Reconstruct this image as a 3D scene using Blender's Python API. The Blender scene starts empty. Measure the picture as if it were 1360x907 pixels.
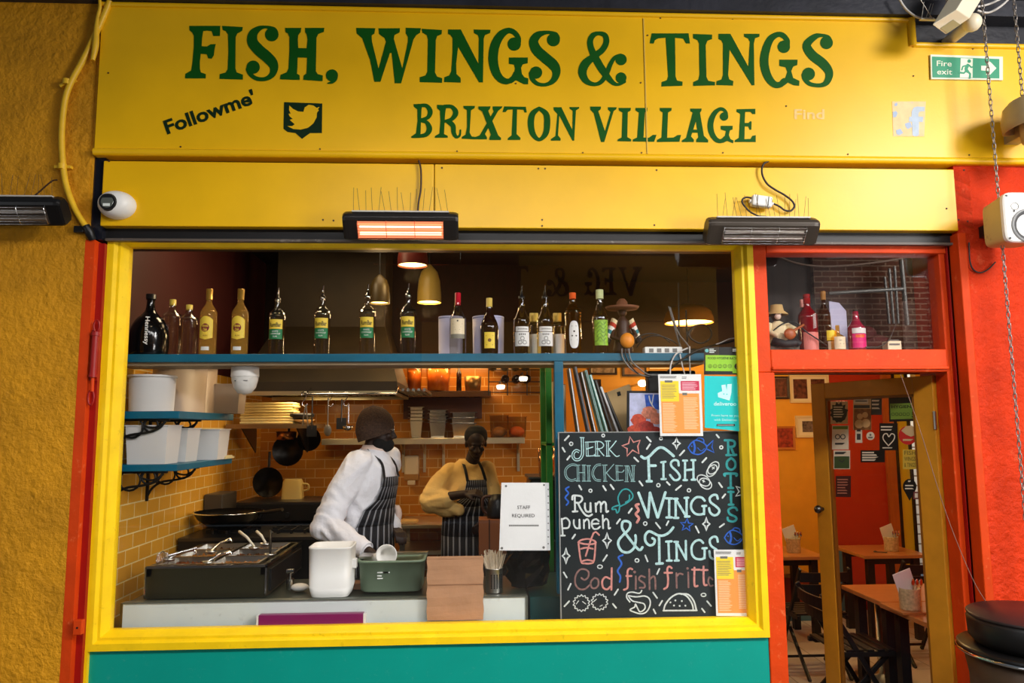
import bpy, math, random
from mathutils import Vector, Matrix, noise
random.seed(7)
PI = math.pi
S = bpy.context.scene
COL = S.collection
# ---------------------------------------------------------------- camera
CX, CY, F = 680.0, 453.5, 1000.0
CAM = Vector((0.0, -4.0, 1.6))
_yw, _pt, _rl = [math.radians(a) for a in (2.823, 6.571, -0.404)]
FW = Vector((math.sin(_yw)*math.cos(_pt), math.cos(_yw)*math.cos(_pt), math.sin(_pt)))
_r0 = Vector((math.cos(_yw), -math.sin(_yw), 0)); _u0 = _r0.cross(FW)
RT = math.cos(_rl)*_r0 + math.sin(_rl)*_u0
UP = -math.sin(_rl)*_r0 + math.cos(_rl)*_u0
cam = bpy.data.objects.new('camera', bpy.data.cameras.new('camera'))
cam.data.sensor_width = 36.0; cam.data.lens = F/1360*36
cam.data.clip_end = 200
cam.matrix_world = Matrix(((RT.x, UP.x, -FW.x, CAM.x), (RT.y, UP.y, -FW.y, CAM.y), (RT.z, UP.z, -FW.z, CAM.z), (0, 0, 0, 1)))
COL.objects.link(cam); S.camera = cam
def P(px, py, Y):
    "point of the place seen at photo pixel (px, py) on the upright plane at depth Y"
    d = (px-CX)/F*RT - (py-CY)/F*UP + FW
    return CAM + d*((Y-CAM.y)/d.y)
# ---------------------------------------------------------------- world, lights, exposure
def lin(c):
    c = c/255.0
    return c/12.92 if c <= 0.04045 else ((c+0.055)/1.055)**2.4
def rgb(r, g, b): return (lin(r), lin(g), lin(b), 1.0)
w = bpy.data.worlds.new('sky'); S.world = w; w.use_nodes = True
w.node_tree.nodes['Background'].inputs[0].default_value = (0.75, 0.88, 1.0, 1)
w.node_tree.nodes['Background'].inputs[1].default_value = 0.12
S.view_settings.view_transform = 'Standard'; S.view_settings.look = 'None'
S.view_settings.gamma = 1.0; S.view_settings.exposure = 0.0
S.view_settings.use_curve_mapping = False
def lamp(name, kind, loc, energy, color=(1, 1, 1), size=0.5, aim=None, size_y=None, spot=None):
    l = bpy.data.lights.new(name, kind); l.energy = energy; l.color = color
    if kind == 'AREA':
        l.size = size
        if size_y: l.shape = 'RECTANGLE'; l.size_y = size_y
    elif kind == 'SUN': l.angle = size
    else: l.shadow_soft_size = size
    if kind == 'SPOT' and spot: l.spot_size = spot; l.spot_blend = 0.6
    o = bpy.data.objects.new(name, l); o.location = loc; COL.objects.link(o)
    if aim is not None:
        o.rotation_euler = (Vector(aim)-Vector(loc)).to_track_quat('-Z', 'Y').to_euler()
    return o
# skylight assumed from light at the upper right, plus added fill lamps
lamp('assumed_skylight', 'AREA', (4.2, -3.3, 3.9), 150, (1.0, 0.97, 0.93), 1.0, (1.4, -0.2, 0.7))  # unseen skylight assumed from the light and shadows at the right
lamp('low_roof_fill', 'AREA', (0.9, -3.3, 3.55), 235, (1.0, 0.98, 0.96), 4.2, (0.9, -3.25, 0.0), 0.8)  # added fill panel hung low to brighten the window more than the sign
lamp('low_side_fill', 'AREA', (4.9, -4.6, 1.75), 115, (1.0, 0.98, 0.95), 1.3, (0.2, 0, 1.2))  # added low fill lamp at the right to brighten the window, kept out of reflections
lamp('lane_far_fill', 'AREA', (-5.6, -4.8, 1.5), 24, (0.95, 0.97, 1.0), 1.4, (0.2, 0, 0.7))  # added fill lamp for the left of the interior
# ---------------------------------------------------------------- materials
_mc = {}
def mat(name, col, rough=0.5, metal=0.0, spec=0.5, var=0.0, vscale=6.0, bump=0.0, bscale=40.0, coat=0.0, trans=0.0, ior=1.45, alpha=1.0, emit=None, estr=0.0, stain=None, stscale=3.0, stamt=0.5, sub=0.0):
    if name in _mc: return _mc[name]
    m = bpy.data.materials.new(name); m.use_nodes = True
    nt = m.node_tree; b = nt.nodes['Principled BSDF']
    I = b.inputs
    I['Base Color'].default_value = col; I['Roughness'].default_value = rough; I['Metallic'].default_value = metal
    I['Specular IOR Level'].default_value = spec; I['IOR'].default_value = ior
    I['Coat Weight'].default_value = coat; I['Transmission Weight'].default_value = trans; I['Alpha'].default_value = alpha
    if sub: I['Subsurface Weight'].default_value = sub; I['Subsurface Radius'].default_value = (.02, .02, .02)
    if emit: I['Emission Color'].default_value = emit; I['Emission Strength'].default_value = estr
    tc = None
    def coord():
        t = nt.nodes.new('ShaderNodeNewGeometry'); return t.outputs['Position']
    if var or stain:
        src = None
        if var:
            n = nt.nodes.new('ShaderNodeTexNoise'); n.inputs['Scale'].default_value = vscale; n.inputs['Detail'].default_value = 6
            nt.links.new(coord(), n.inputs['Vector'])
            r = nt.nodes.new('ShaderNodeMapRange'); r.inputs['From Min'].default_value = 0.3; r.inputs['From Max'].default_value = 0.7
            r.inputs['To Min'].default_value = 1-var; r.inputs['To Max'].default_value = 1+var*0.4
            nt.links.new(n.outputs['Fac'], r.inputs['Value'])
            mx = nt.nodes.new('ShaderNodeMix'); mx.data_type = 'RGBA'; mx.blend_type = 'MULTIPLY'; mx.inputs[0].default_value = 1
            mx.inputs[6].default_value = col; nt.links.new(r.outputs[0], mx.inputs[7])
            src = mx.outputs[2]
        if stain:
            n = nt.nodes.new('ShaderNodeTexNoise'); n.inputs['Scale'].default_value = stscale; n.inputs['Detail'].default_value = 10; n.inputs['Roughness'].default_value = 0.7
            nt.links.new(coord(), n.inputs['Vector'])
            r = nt.nodes.new('ShaderNodeMapRange'); r.inputs['From Min'].default_value = 0.6; r.inputs['From Max'].default_value = 0.72
            r.inputs['To Min'].default_value = 0; r.inputs['To Max'].default_value = stamt
            nt.links.new(n.outputs['Fac'], r.inputs['Value'])
            mx = nt.nodes.new('ShaderNodeMix'); mx.data_type = 'RGBA'
            nt.links.new(r.outputs[0], mx.inputs[0]); mx.inputs[6].default_value = col; mx.inputs[7].default_value = stain
            if src: nt.links.new(src, mx.inputs[6])
            src = mx.outputs[2]
        nt.links.new(src, I['Base Color'])
    if bump:
        n = nt.nodes.new('ShaderNodeTexNoise'); n.inputs['Scale'].default_value = bscale; n.inputs['Detail'].default_value = 8; n.inputs['Roughness'].default_value = 0.6
        nt.links.new(coord(), n.inputs['Vector'])
        bp = nt.nodes.new('ShaderNodeBump'); bp.inputs['Strength'].default_value = bump; bp.inputs['Distance'].default_value = 0.02
        nt.links.new(n.outputs['Fac'], bp.inputs['Height']); nt.links.new(bp.outputs[0], I['Normal'])
    _mc[name] = m; return m
def brick_mat(name, c1, c2, mortar, bw, bh, msize, axis, rough=0.3, coat=0.0, bump=0.4, offset=0.5, spec=0.5):
    "bricks or tiles laid in the plane x-z (axis 'x') or y-z (axis 'y') or x-y (axis 'z')"
    if name in _mc: return _mc[name]
    m = bpy.data.materials.new(name); m.use_nodes = True
    nt = m.node_tree; b = nt.nodes['Principled BSDF']; I = b.inputs
    I['Roughness'].default_value = rough; I['Coat Weight'].default_value = coat; I['Specular IOR Level'].default_value = spec
    g = nt.nodes.new('ShaderNodeNewGeometry'); sx = nt.nodes.new('ShaderNodeSeparateXYZ'); cb = nt.nodes.new('ShaderNodeCombineXYZ')
    nt.links.new(g.outputs['Position'], sx.inputs[0])
    nt.links.new(sx.outputs['Y' if axis == 'y' else 'X'], cb.inputs[0]); nt.links.new(sx.outputs['Y' if axis == 'z' else 'Z'], cb.inputs[1])
    t = nt.nodes.new('ShaderNodeTexBrick'); t.offset = offset
    t.inputs['Scale'].default_value = 1.0; t.inputs['Brick Width'].default_value = bw; t.inputs['Row Height'].default_value = bh
    t.inputs['Mortar Size'].default_value = msize; t.inputs['Mortar Smooth'].default_value = 0.3
    t.inputs['Color1'].default_value = c1; t.inputs['Color2'].default_value = c2; t.inputs['Mortar'].default_value = mortar
    nt.links.new(cb.outputs[0], t.inputs['Vector']); nt.links.new(t.outputs['Color'], I['Base Color'])
    bp = nt.nodes.new('ShaderNodeBump'); bp.inputs['Strength'].default_value = bump; bp.inputs['Distance'].default_value = 0.004; bp.invert = True
    nt.links.new(t.outputs['Fac'], bp.inputs['Height']); nt.links.new(bp.outputs[0], I['Normal'])
    _mc[name] = m; return m
def stripe_mat(name, c1, c2, scale, axis='X', duty=0.5, rough=0.8, coords='Object'):
    if name in _mc: return _mc[name]
    m = bpy.data.materials.new(name); m.use_nodes = True
    nt = m.node_tree; I = nt.nodes['Principled BSDF'].inputs; I['Roughness'].default_value = rough
    tc = nt.nodes.new('ShaderNodeTexCoord'); sx = nt.nodes.new('ShaderNodeSeparateXYZ'); nt.links.new(tc.outputs[coords], sx.inputs[0])
    a = nt.nodes.new('ShaderNodeMath'); a.operation = 'MULTIPLY'; a.inputs[1].default_value = scale; nt.links.new(sx.outputs[axis], a.inputs[0])
    f = nt.nodes.new('ShaderNodeMath'); f.operation = 'FRACT'; nt.links.new(a.outputs[0], f.inputs[0])
    g = nt.nodes.new('ShaderNodeMath'); g.operation = 'GREATER_THAN'; g.inputs[1].default_value = duty; nt.links.new(f.outputs[0], g.inputs[0])
    mx = nt.nodes.new('ShaderNodeMix'); mx.data_type = 'RGBA'; mx.inputs[6].default_value = c1; mx.inputs[7].default_value = c2
    nt.links.new(g.outputs[0], mx.inputs[0]); nt.links.new(mx.outputs[2], I['Base Color'])
    _mc[name] = m; return m
def wood_mat(name, c1, c2, scale=3.0, axis=0, rough=0.35, coat=0.2):
    if name in _mc: return _mc[name]
    m = bpy.data.materials.new(name); m.use_nodes = True
    nt = m.node_tree; I = nt.nodes['Principled BSDF'].inputs; I['Roughness'].default_value = rough; I['Coat Weight'].default_value = coat
    g = nt.nodes.new('ShaderNodeNewGeometry'); mp = nt.nodes.new('ShaderNodeMapping'); nt.links.new(g.outputs['Position'], mp.inputs[0])
    s = [14.0, 14.0, 14.0]; s[axis] = 1.2; mp.inputs['Scale'].default_value = s
    n = nt.nodes.new('ShaderNodeTexNoise'); n.inputs['Scale'].default_value = scale; n.inputs['Detail'].default_value = 6
    nt.links.new(mp.outputs[0], n.inputs['Vector'])
    mx = nt.nodes.new('ShaderNodeMix'); mx.data_type = 'RGBA'; mx.inputs[6].default_value = c1; mx.inputs[7].default_value = c2
    nt.links.new(n.outputs['Fac'], mx.inputs[0]); nt.links.new(mx.outputs[2], I['Base Color'])
    _mc[name] = m; return m
def glass_mat(name, tint=(1, 1, 1, 1), boost=1.0, rough=0.0):
    "thin flat pane: lets light straight through, mirrors by Fresnel"
    if name in _mc: return _mc[name]
    m = bpy.data.materials.new(name); m.use_nodes = True
    nt = m.node_tree; nt.nodes.clear()
    o = nt.nodes.new('ShaderNodeOutputMaterial'); t = nt.nodes.new('ShaderNodeBsdfTransparent'); g = nt.nodes.new('ShaderNodeBsdfGlossy')
    t.inputs[0].default_value = tint; g.inputs['Roughness'].default_value = rough
    f = nt.nodes.new('ShaderNodeLayerWeight'); f.inputs[0].default_value = 0.5
    e = nt.nodes.new('ShaderNodeMath'); e.operation = 'POWER'; e.inputs[1].default_value = 5.0
    k = nt.nodes.new('ShaderNodeMath'); k.operation = 'MULTIPLY_ADD'; k.inputs[1].default_value = 0.96*boost; k.inputs[2].default_value = 0.04*boost; k.use_clamp = True
    nt.links.new(f.outputs['Facing'], e.inputs[0]); nt.links.new(e.outputs[0], k.inputs[0])
    mx = nt.nodes.new('ShaderNodeMixShader')
    nt.links.new(k.outputs[0], mx.inputs[0])
    nt.links.new(t.outputs[0], mx.inputs[1]); nt.links.new(g.outputs[0], mx.inputs[2]); nt.links.new(mx.outputs[0], o.inputs[0])
    _mc[name] = m; return m
# ---------------------------------------------------------------- mesh builder
class MB:
    def __init__(s): s.v = []; s.f = []; s.m = []; s.sm = []; s.k = 0
    def _add(s, vs, fs, smooth=False, mi=None):
        o = len(s.v); s.v += [Vector(a) for a in vs]
        for f in fs: s.f.append([o+i for i in f]); s.m.append(s.k if mi is None else mi); s.sm.append(smooth)
        return s
    def box(s, x0, x1, y0, y1, z0, z1, mi=None):
        v = [(x, y, z) for z in (z0, z1) for y in (y0, y1) for x in (x0, x1)]
        return s._add(v, [(0, 2, 3, 1), (4, 5, 7, 6), (0, 1, 5, 4), (2, 6, 7, 3), (0, 4, 6, 2), (1, 3, 7, 5)], False, mi)
    def obox(s, M, sx, sy, sz, mi=None):
        "box of size sx,sy,sz centred on the matrix M"
        v = [M @ Vector((x*sx/2, y*sy/2, z*sz/2)) for z in (-1, 1) for y in (-1, 1) for x in (-1, 1)]
        return s._add(v, [(0, 2, 3, 1), (4, 5, 7, 6), (0, 1, 5, 4), (2, 6, 7, 3), (0, 4, 6, 2), (1, 3, 7, 5)], False, mi)
    def poly(s, pts, mi=None): return s._add(pts, [tuple(range(len(pts)))], False, mi)
    def prism(s, pts, d, mi=None):
        n = len(pts); d = Vector(d); a = [Vector(p) for p in pts]; b = [p+d for p in a]
        return s._add(a+b, [tuple(range(n)), tuple(range(2*n-1, n-1, -1))]+[(i, i+n, (i+1) % n+n, (i+1) % n) for i in range(n)], False, mi)
    def loft(s, rings, caps=True, smooth=True, mi=None, closed=True):
        n = len(rings[0]); vs = [p for r in rings for p in r]; fs = []
        for j in range(len(rings)-1):
            for i in range(n if closed else n-1):
                fs.append((j*n+i, j*n+(i+1) % n, (j+1)*n+(i+1) % n, (j+1)*n+i))
        s._add(vs, fs, smooth, mi)
        if caps and closed:
            s._add(list(rings[0]), [tuple(reversed(range(n)))], False, mi); s._add(list(rings[-1]), [tuple(range(n))], False, mi)
        return s
    def cyl(s, a, b, r0, r1=None, seg=16, caps=True, mi=None):
        a = Vector(a); b = Vector(b); r1 = r0 if r1 is None else r1
        q = (b-a).to_track_quat('Z', 'Y')
        R = lambda c, r: [c + q @ Vector((r*math.cos(2*PI*i/seg), r*math.sin(2*PI*i/seg), 0)) for i in range(seg)]
        return s.loft([R(a, r0), R(b, r1)], caps, True, mi)
    def tube(s, pts, r, seg=8, caps=True, mi=None, curve=0):
        pts = [Vector(p) for p in pts]
        if curve:
            if isinstance(r, (list, tuple)): r = [v.x for v in smooth3([Vector((q, 0)) for q in r], curve)]
            pts = smooth3(pts, curve)
        rings = []; n = len(pts); up = None
        for i, p in enumerate(pts):
            t = (pts[min(i+1, n-1)]-pts[max(i-1, 0)]).normalized()
            if up is None:
                up = Vector((0, 0, 1)) if abs(t.z) < 0.9 else Vector((0, 1, 0))
            a = t.cross(up); a = a.normalized() if a.length > 1e-6 else Vector((1, 0, 0)); bb = a.cross(t); up = bb
            rr = r[i] if isinstance(r, (list, tuple)) else r
            rings.append([p+a*rr*math.cos(2*PI*k/seg)+bb*rr*math.sin(2*PI*k/seg) for k in range(seg)])
        return s.loft(rings, caps, True, mi)
    def lathe(s, prof, c=(0, 0, 0), seg=20, mi=None, M=None, sx=1.0, sy=1.0, sharp=False):
        c = Vector(c); M = M or Matrix()
        ring = lambda r, z: [c + M @ Vector((r*sx*math.cos(2*PI*i/seg), r*sy*math.sin(2*PI*i/seg), z)) for i in range(seg)]
        prof = [(max(r, 1e-4), z) for r, z in prof]
        if sharp:
            for (r0, z0), (r1, z1) in zip(prof, prof[1:]): s.loft([ring(r0, z0), ring(r1, z1)], False, True, mi)
            return s
        return s.loft([ring(r, z) for r, z in prof], False, True, mi)
    def sphere(s, c, r, seg=16, rings=10, mi=None, M=None):
        if not isinstance(r, (tuple, list)): r = (r, r, r)
        M = M or Matrix(); c = Vector(c); R = []
        for j in range(rings+1):
            a = -PI/2+PI*j/rings; cr = max(math.cos(a), 1e-3)
            R.append([c + M @ Vector((r[0]*cr*math.cos(2*PI*i/seg), r[1]*cr*math.sin(2*PI*i/seg), r[2]*math.sin(a))) for i in range(seg)])
        return s.loft(R, False, True, mi)
    def build(s, name, mats, parent=None, bevel=0.0, seg=2, origin=None):
        me = bpy.data.meshes.new(name)
        if parent is not None: o3 = world_loc(parent)
        elif origin is not None: o3 = Vector(origin)
        else:
            xs = [v.x for v in s.v]; ys = [v.y for v in s.v]; zs = [v.z for v in s.v]
            o3 = Vector(((min(xs)+max(xs))/2, (min(ys)+max(ys))/2, min(zs)))
        me.from_pydata([v-o3 for v in s.v], [], s.f)
        if not isinstance(mats, (list, tuple)): mats = [mats]
        for m in mats: me.materials.append(m)
        me.polygons.foreach_set('material_index', [min(k, len(mats)-1) for k in s.m])
        me.polygons.foreach_set('use_smooth', s.sm); me.update()
        o = bpy.data.objects.new(name, me); COL.objects.link(o)
        if parent is not None: o.parent = parent
        else: o.location = o3
        if bevel:
            b = o.modifiers.new('bevel', 'BEVEL'); b.width = bevel; b.segments = seg; b.limit_method = 'ANGLE'; b.angle_limit = 0.7
        return o
def world_loc(o):
    v = Vector(o.location)
    while o.parent: o = o.parent; v = v+Vector(o.location)
    return v
def smooth3(pts, k=6):
    "Catmull-Rom through points (any dimension of Vector)"
    n = len(pts); out = []
    for i in range(n-1):
        a, b, c, d = pts[max(i-1, 0)], pts[i], pts[i+1], pts[min(i+2, n-1)]
        for j in range(k):
            t = j/k
            out.append(0.5*((2*b)+(c-a)*t+(2*a-5*b+4*c-d)*t*t+(3*b-a-3*c+d)*t**3))
    out.append(pts[-1]); return out
def tag(o, label, cat, group=None):
    o['label'] = label; o['category'] = cat
    if group: o['group'] = group
    return o
def thing(name, loc, label, cat, group=None):
    o = bpy.data.objects.new(name, None); o.empty_display_size = 0.05; COL.objects.link(o); o.location = loc
    return tag(o, label, cat, group)
def struct(o): o['kind'] = 'structure'; return o
def children(o): return [c for c in bpy.data.objects if c.parent == o]
def dup(root, loc, label, rotz=0.0, group=None, scale=None):
    r = root.copy(); COL.objects.link(r); r.location = loc; r.rotation_euler = (0, 0, rotz); r['label'] = label
    if group: r['group'] = group
    if scale: r.scale = scale
    for ch in children(root):
        c = ch.copy(); COL.objects.link(c); c.parent = r
        for g in children(ch):
            d = g.copy(); COL.objects.link(d); d.parent = c
    return r
# ---------------------------------------------------------------- flat lettering and drawing on upright surfaces
def disc2(x, y, r, n=20): return [(x+r*math.cos(2*PI*i/n), y+r*math.sin(2*PI*i/n)) for i in range(n)]
def stroke2(pts, w=None, curve=5, caps=True, closed=False):
    "polygons (in the drawing's own 2D units) of a brush stroke; pts (x, y) with width w, or (x, y, width)"
    ps = [Vector((p[0], p[1], p[2] if len(p) > 2 else w)) for p in pts]
    if closed: ps.append(ps[0])
    if curve and len(ps) > 2: ps = smooth3(ps, curve)
    L = []; R = []; n = len(ps)
    for i, p in enumerate(ps):
        a = ps[max(i-1, 0)]; b = ps[min(i+1, n-1)]
        if closed and i in (0, n-1): a = ps[-2]; b = ps[1]
        d = Vector((b.x-a.x, b.y-a.y)); d = d.normalized() if d.length > 1e-9 else Vector((1, 0))
        nx, ny = -d.y*p.z/2, d.x*p.z/2
        L.append((p.x+nx, p.y+ny)); R.append((p.x-nx, p.y-ny))
    out = [[L[i], L[i+1], R[i+1], R[i]] for i in range(n-1)]
    if caps and not closed:
        out += [disc2(ps[0].x, ps[0].y, ps[0].z/2, 10), disc2(ps[-1].x, ps[-1].y, ps[-1].z/2, 10)]
    return out
_tc = {}
def text2(s, bold=0.0):
    "polygons of a line of text in font units (cap height about 0.7), from Blender's built-in face"
    if (s, bold) in _tc: return _tc[(s, bold)]
    cu = bpy.data.curves.new('t', 'FONT'); cu.body = s; cu.resolution_u = 3; cu.offset = bold
    o = bpy.data.objects.new('t', cu); COL.objects.link(o)
    dg = bpy.context.evaluated_depsgraph_get(); me = bpy.data.meshes.new_from_object(o.evaluated_get(dg))
    r = [[(me.vertices[i].co.x, me.vertices[i].co.y) for i in p.vertices] for p in me.polygons]
    bpy.data.objects.remove(o); bpy.data.curves.remove(cu); bpy.data.meshes.remove(me)
    _tc[(s, bold)] = r; return r
def text_px(s, x, y, h, ang=0.0, w=None, bold=0.0, center=False, mirror=False):
    "text as pixel-space polygons: baseline start (x, y), cap height h, optional total width w"
    t = text2(s, bold)
    if not t: return []
    xs = [q[0] for p in t for q in p]; x0, x1 = min(xs), max(xs)
    ky = h/0.70; kx = ky if w is None else w/(x1-x0)
    ox = -(x0+x1)/2 if center else -x0
    c, sn = math.cos(math.radians(ang)), math.sin(math.radians(ang)); out = []
    for p in t:
        q = []
        for a, b in p:
            u = (a+ox)*kx*(-1 if mirror else 1); v = -b*ky
            q.append((x+u*c-v*sn, y+u*sn+v*c))
        out.append(q)
    return out
def paint(polys, Y, name, m, parent, k=1.0, ox=0.0, oy=0.0, mp=None):
    "lays 2D polygons as a thin film of paint on the upright plane at depth Y"
    b = MB()
    for i, p in enumerate(polys):
        if mp: b.poly([mp(a, c) for a, c in p])
        else: b.poly([P(ox+a/k, oy+c/k, Y-(i % 40)*1e-5) for a, c in p])
    return b.build(name, m, parent)
# ================================================================ SETTING
YEL = rgb(247, 191, 10)
yellow = mat('yellow_gloss_paint', YEL, 0.38, var=0.10, vscale=2.5, bump=0.03, bscale=60)
yellow_frame = mat('yellow_frame_paint', rgb(252, 208, 8), 0.4, var=0.10, vscale=9, stain=rgb(120, 80, 10), stscale=26, stamt=0.35)
ochre = mat('ochre_masonry_paint', rgb(220, 152, 22), 0.6, var=0.22, vscale=5, spec=0.3, bump=1.0, bscale=24, stain=rgb(116, 74, 14), stscale=7, stamt=0.35)
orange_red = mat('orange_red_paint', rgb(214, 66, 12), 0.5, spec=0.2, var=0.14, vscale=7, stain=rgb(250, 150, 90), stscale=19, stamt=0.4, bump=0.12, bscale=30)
red_stucco = mat('red_wall_paint', rgb(210, 54, 12), 0.55, spec=0.2, var=0.2, vscale=5, bump=1.0, bscale=24, stain=rgb(247, 140, 90), stscale=11, stamt=0.35)
red_deep = mat('deep_red_paint_and_shade', rgb(158, 16, 8), 0.45, var=0.1)  # red of the bolt; on the reveals their shade is put into it
black_paint = mat('black_paint', rgb(16, 15, 17), 0.5, var=0.3, vscale=8)
black_beam = mat('blue_black_beam_paint', rgb(40, 41, 50), 0.45, var=0.5, vscale=5, bump=0.15, bscale=25)
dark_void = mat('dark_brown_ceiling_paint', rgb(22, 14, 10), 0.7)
teal_m = mat('teal_panel_paint', rgb(0, 150, 134), 0.35, var=0.06, vscale=3, stain=rgb(150, 210, 195), stscale=40, stamt=0.12)
green_m = mat('green_sign_paint', rgb(8, 84, 12), 0.6, spec=0.25, var=0.12, vscale=9)
white_m = mat('white_plastic', rgb(235, 233, 228), 0.4)
steel = mat('stainless_steel', rgb(190, 188, 182), 0.28, 1.0)
dark_steel = mat('dark_steel', rgb(95, 92, 88), 0.35, 1.0)
black_pl = mat('black_plastic', rgb(18, 18, 19), 0.4)
blue_shelf = mat('blue_shelf_paint', rgb(3, 98, 126), 0.45, var=0.15, vscale=9)
chrome = mat('polished_chrome', rgb(215, 215, 215), 0.12, 1.0)
brass_y = mat('yellow_cap', rgb(214, 190, 80), 0.35)
glassm = glass_mat('window_glass', boost=1.35)
def rect_prof(x0, x1, z0, z1, prof):
    b = MB(); rings = [[(x0+i, y, z0+i), (x1-i, y, z0+i), (x1-i, y, z1-i), (x0+i, y, z1-i)] for i, y in prof]
    return b.loft(rings, False, False)
# grounds
ground = MB(); ground.box(-7, 9, -9, 0.0, -0.1, 0.0)
struct(ground.build('floor_street', mat('grey_paving', rgb(70, 66, 62), 0.7, var=0.2)))
FD = -0.3     # dining floor level (a step down)
struct(MB().box(1.34, 5.4, 0.0, 4.6, FD-0.1, FD).build('floor_dining', brick_mat('pale_floor_tiles', rgb(190, 178, 168), rgb(200, 188, 176), rgb(140, 125, 112), 0.4, 0.4, 0.006, 'z', 0.35, offset=0.0)))
struct(MB().box(-2.1, 1.34, 0.0, 3.15, -0.1, 0.0).build('floor_kitchen', mat('dark_floor', rgb(60, 50, 44), 0.5)))
struct(MB().box(1.28, 1.34, 0.08, 3.15, FD-0.1, 0.0).build('trim_1', mat('dark_floor', rgb(60, 50, 44))))
# pillar left of the shop
xl = P(117, 600, -0.10).x; xs = P(110, 600, -0.10).x
struct(MB().box(-4.2, P(97.5, 600, -0.1).x, -0.10, 0.2, 0, 5.0).build('wall_left', ochre))
# upper part of the pillar keeps yellow up to the sign
zl = P(120, 318, -0.1).z
struct(MB().box(P(100, 600, -0.1).x-0.01, P(121, 260, -0.1).x, -0.098, 0.12, zl, 5.0).build('trim_2', ochre))
rd = MB(); rd.box(P(97, 600, -0.1).x, P(110, 600, -0.1).x, -0.101, 0.1, 0, zl-0.002)
struct(rd.build('trim_3', orange_red))
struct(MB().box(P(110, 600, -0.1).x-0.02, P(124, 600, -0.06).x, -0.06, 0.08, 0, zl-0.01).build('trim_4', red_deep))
struct(MB().box(-2.3, -1.9, 0.06, 0.12, 0, 3.2).build('trim_5', black_paint))
# window
WX0, WX1 = P(128, 600, -.03).x, P(1011.5, 600, -.03).x
WZ0, WZ1 = P(600, 855, -.03).z, P(600, 306, -.03).z
prof = [(0, 0.06), (0, -0.035), (0.034, -0.035), (0.047, -0.016), (0.060, -0.016), (0.068, 0.0), (0.086, 0.028), (0.086, 0.07)]
win = struct(rect_prof(WX0, WX1, WZ0, WZ1, prof).build('window_1', yellow_frame))
pane = MB().box(WX0+0.08, WX1-0.08, 0.045, 0.049, WZ0+0.08, WZ1-0.08).build('pane', glassm, win)
# wall below the window
tx0, tx1 = P(117, 890, -.02).x, P(1023, 890, -.02).x
struct(MB().box(tx0, tx1, -0.012, 0.06, 0.0, WZ0+0.005).build('wall_front', teal_m))
struct(MB().box(P(107, 890, -.03).x, tx0, -0.035, 0.06, 0.0, WZ0+0.004).build('trim_6', yellow_frame))
# the sign fascia -----------------------------------------------
SY = -0.12
sz0, sz1 = P(680, 212, SY).z, P(680, 14.5, SY).z
sx0, snx, sx1 = P(131, 100, SY).x, P(1211, 50, SY).x, 4.39
snz = P(1280, 61, SY).z
sg = thing('sign_board', ((sx0+sx1)/2, SY, sz0), 'long yellow painted fascia board with green shop lettering above the window', 'sign')
sb = MB(); pts = [(sx0, sz0), (sx1, sz0), (sx1, snz), (snx, snz), (snx, sz1), (sx0, sz1)]
sb.prism([(x, SY, z) for x, z in pts], (0, 0.10, 0)).build('board', yellow, sg)
def bead(m, a, b, r=0.018, y=SY):
    m.cyl((a[0], y, a[1]), (b[0], y, b[1]), r, seg=10)
bd = MB(); bw = 0.018
bead(bd, (sx0, sz0+bw), (sx1, sz0+bw), 0.02); bead(bd, (sx0, sz1-bw/2), (snx, sz1-bw/2), 0.014)
bead(bd, (snx, sz1), (snx, snz-0.01), 0.022); bead(bd, (snx, snz), (sx1, snz), 0.016)
bd.build('edge_bead', yellow, sg)
sm = MB(); xsm = P(857, 110, SY).x
sm.box(xsm-0.003, xsm+0.003, SY-0.004, SY, sz0+0.04, sz1-0.03)
sm.build('joint_strip', mat('pale_joint', rgb(214, 178, 70), 0.5), sg)
nailm = mat('rusty_nail', rgb(80, 45, 20), 0.7)
def nails(pts, Y, r, parent):
    me = None
    for px, py in pts:
        c = P(px, py, Y)
        if me is None:
            o = MB().cyl((c.x, Y-0.003, c.z), (c.x, Y+0.001, c.z), r, seg=8).build('nail', nailm, parent); me = o; c0 = c
        else:
            o = me.copy(); COL.objects.link(o); o.location = (c.x-c0.x, 0, c.z-c0.z)
nails([(877, 24), (973, 25), (1126, 26), (774, 203), (852, 203), (960, 203), (1126, 205), (1287, 206), (851, 110), (860, 47), (425, 198), (607, 201), (240, 195), (144, 97), (1213, 101), (1044, 141), (685, 111), (1292, 65)], SY, 0.0045, sg)
TY = SY-0.0015
def glyphs(name, items, ox, oy, k):
    pl = []
    for it in items:
        kind, a = it
        if kind == 'p': pl.append(a)
        elif kind == 's': pl += stroke2(a, curve=6)
        elif kind == 'b': pl.append(disc2(*a, 24))
    return pl, ox, oy, k
def lay(name, groups, m, parent, Y):
    b = MB()
    for pl, ox, oy, k in groups:
        for i, p in enumerate(pl): b.poly([P(ox+x/k, oy+y/k, Y-(i % 60)*1.5e-5) for x, y in p])
    return b.build(name, m, parent)
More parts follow.
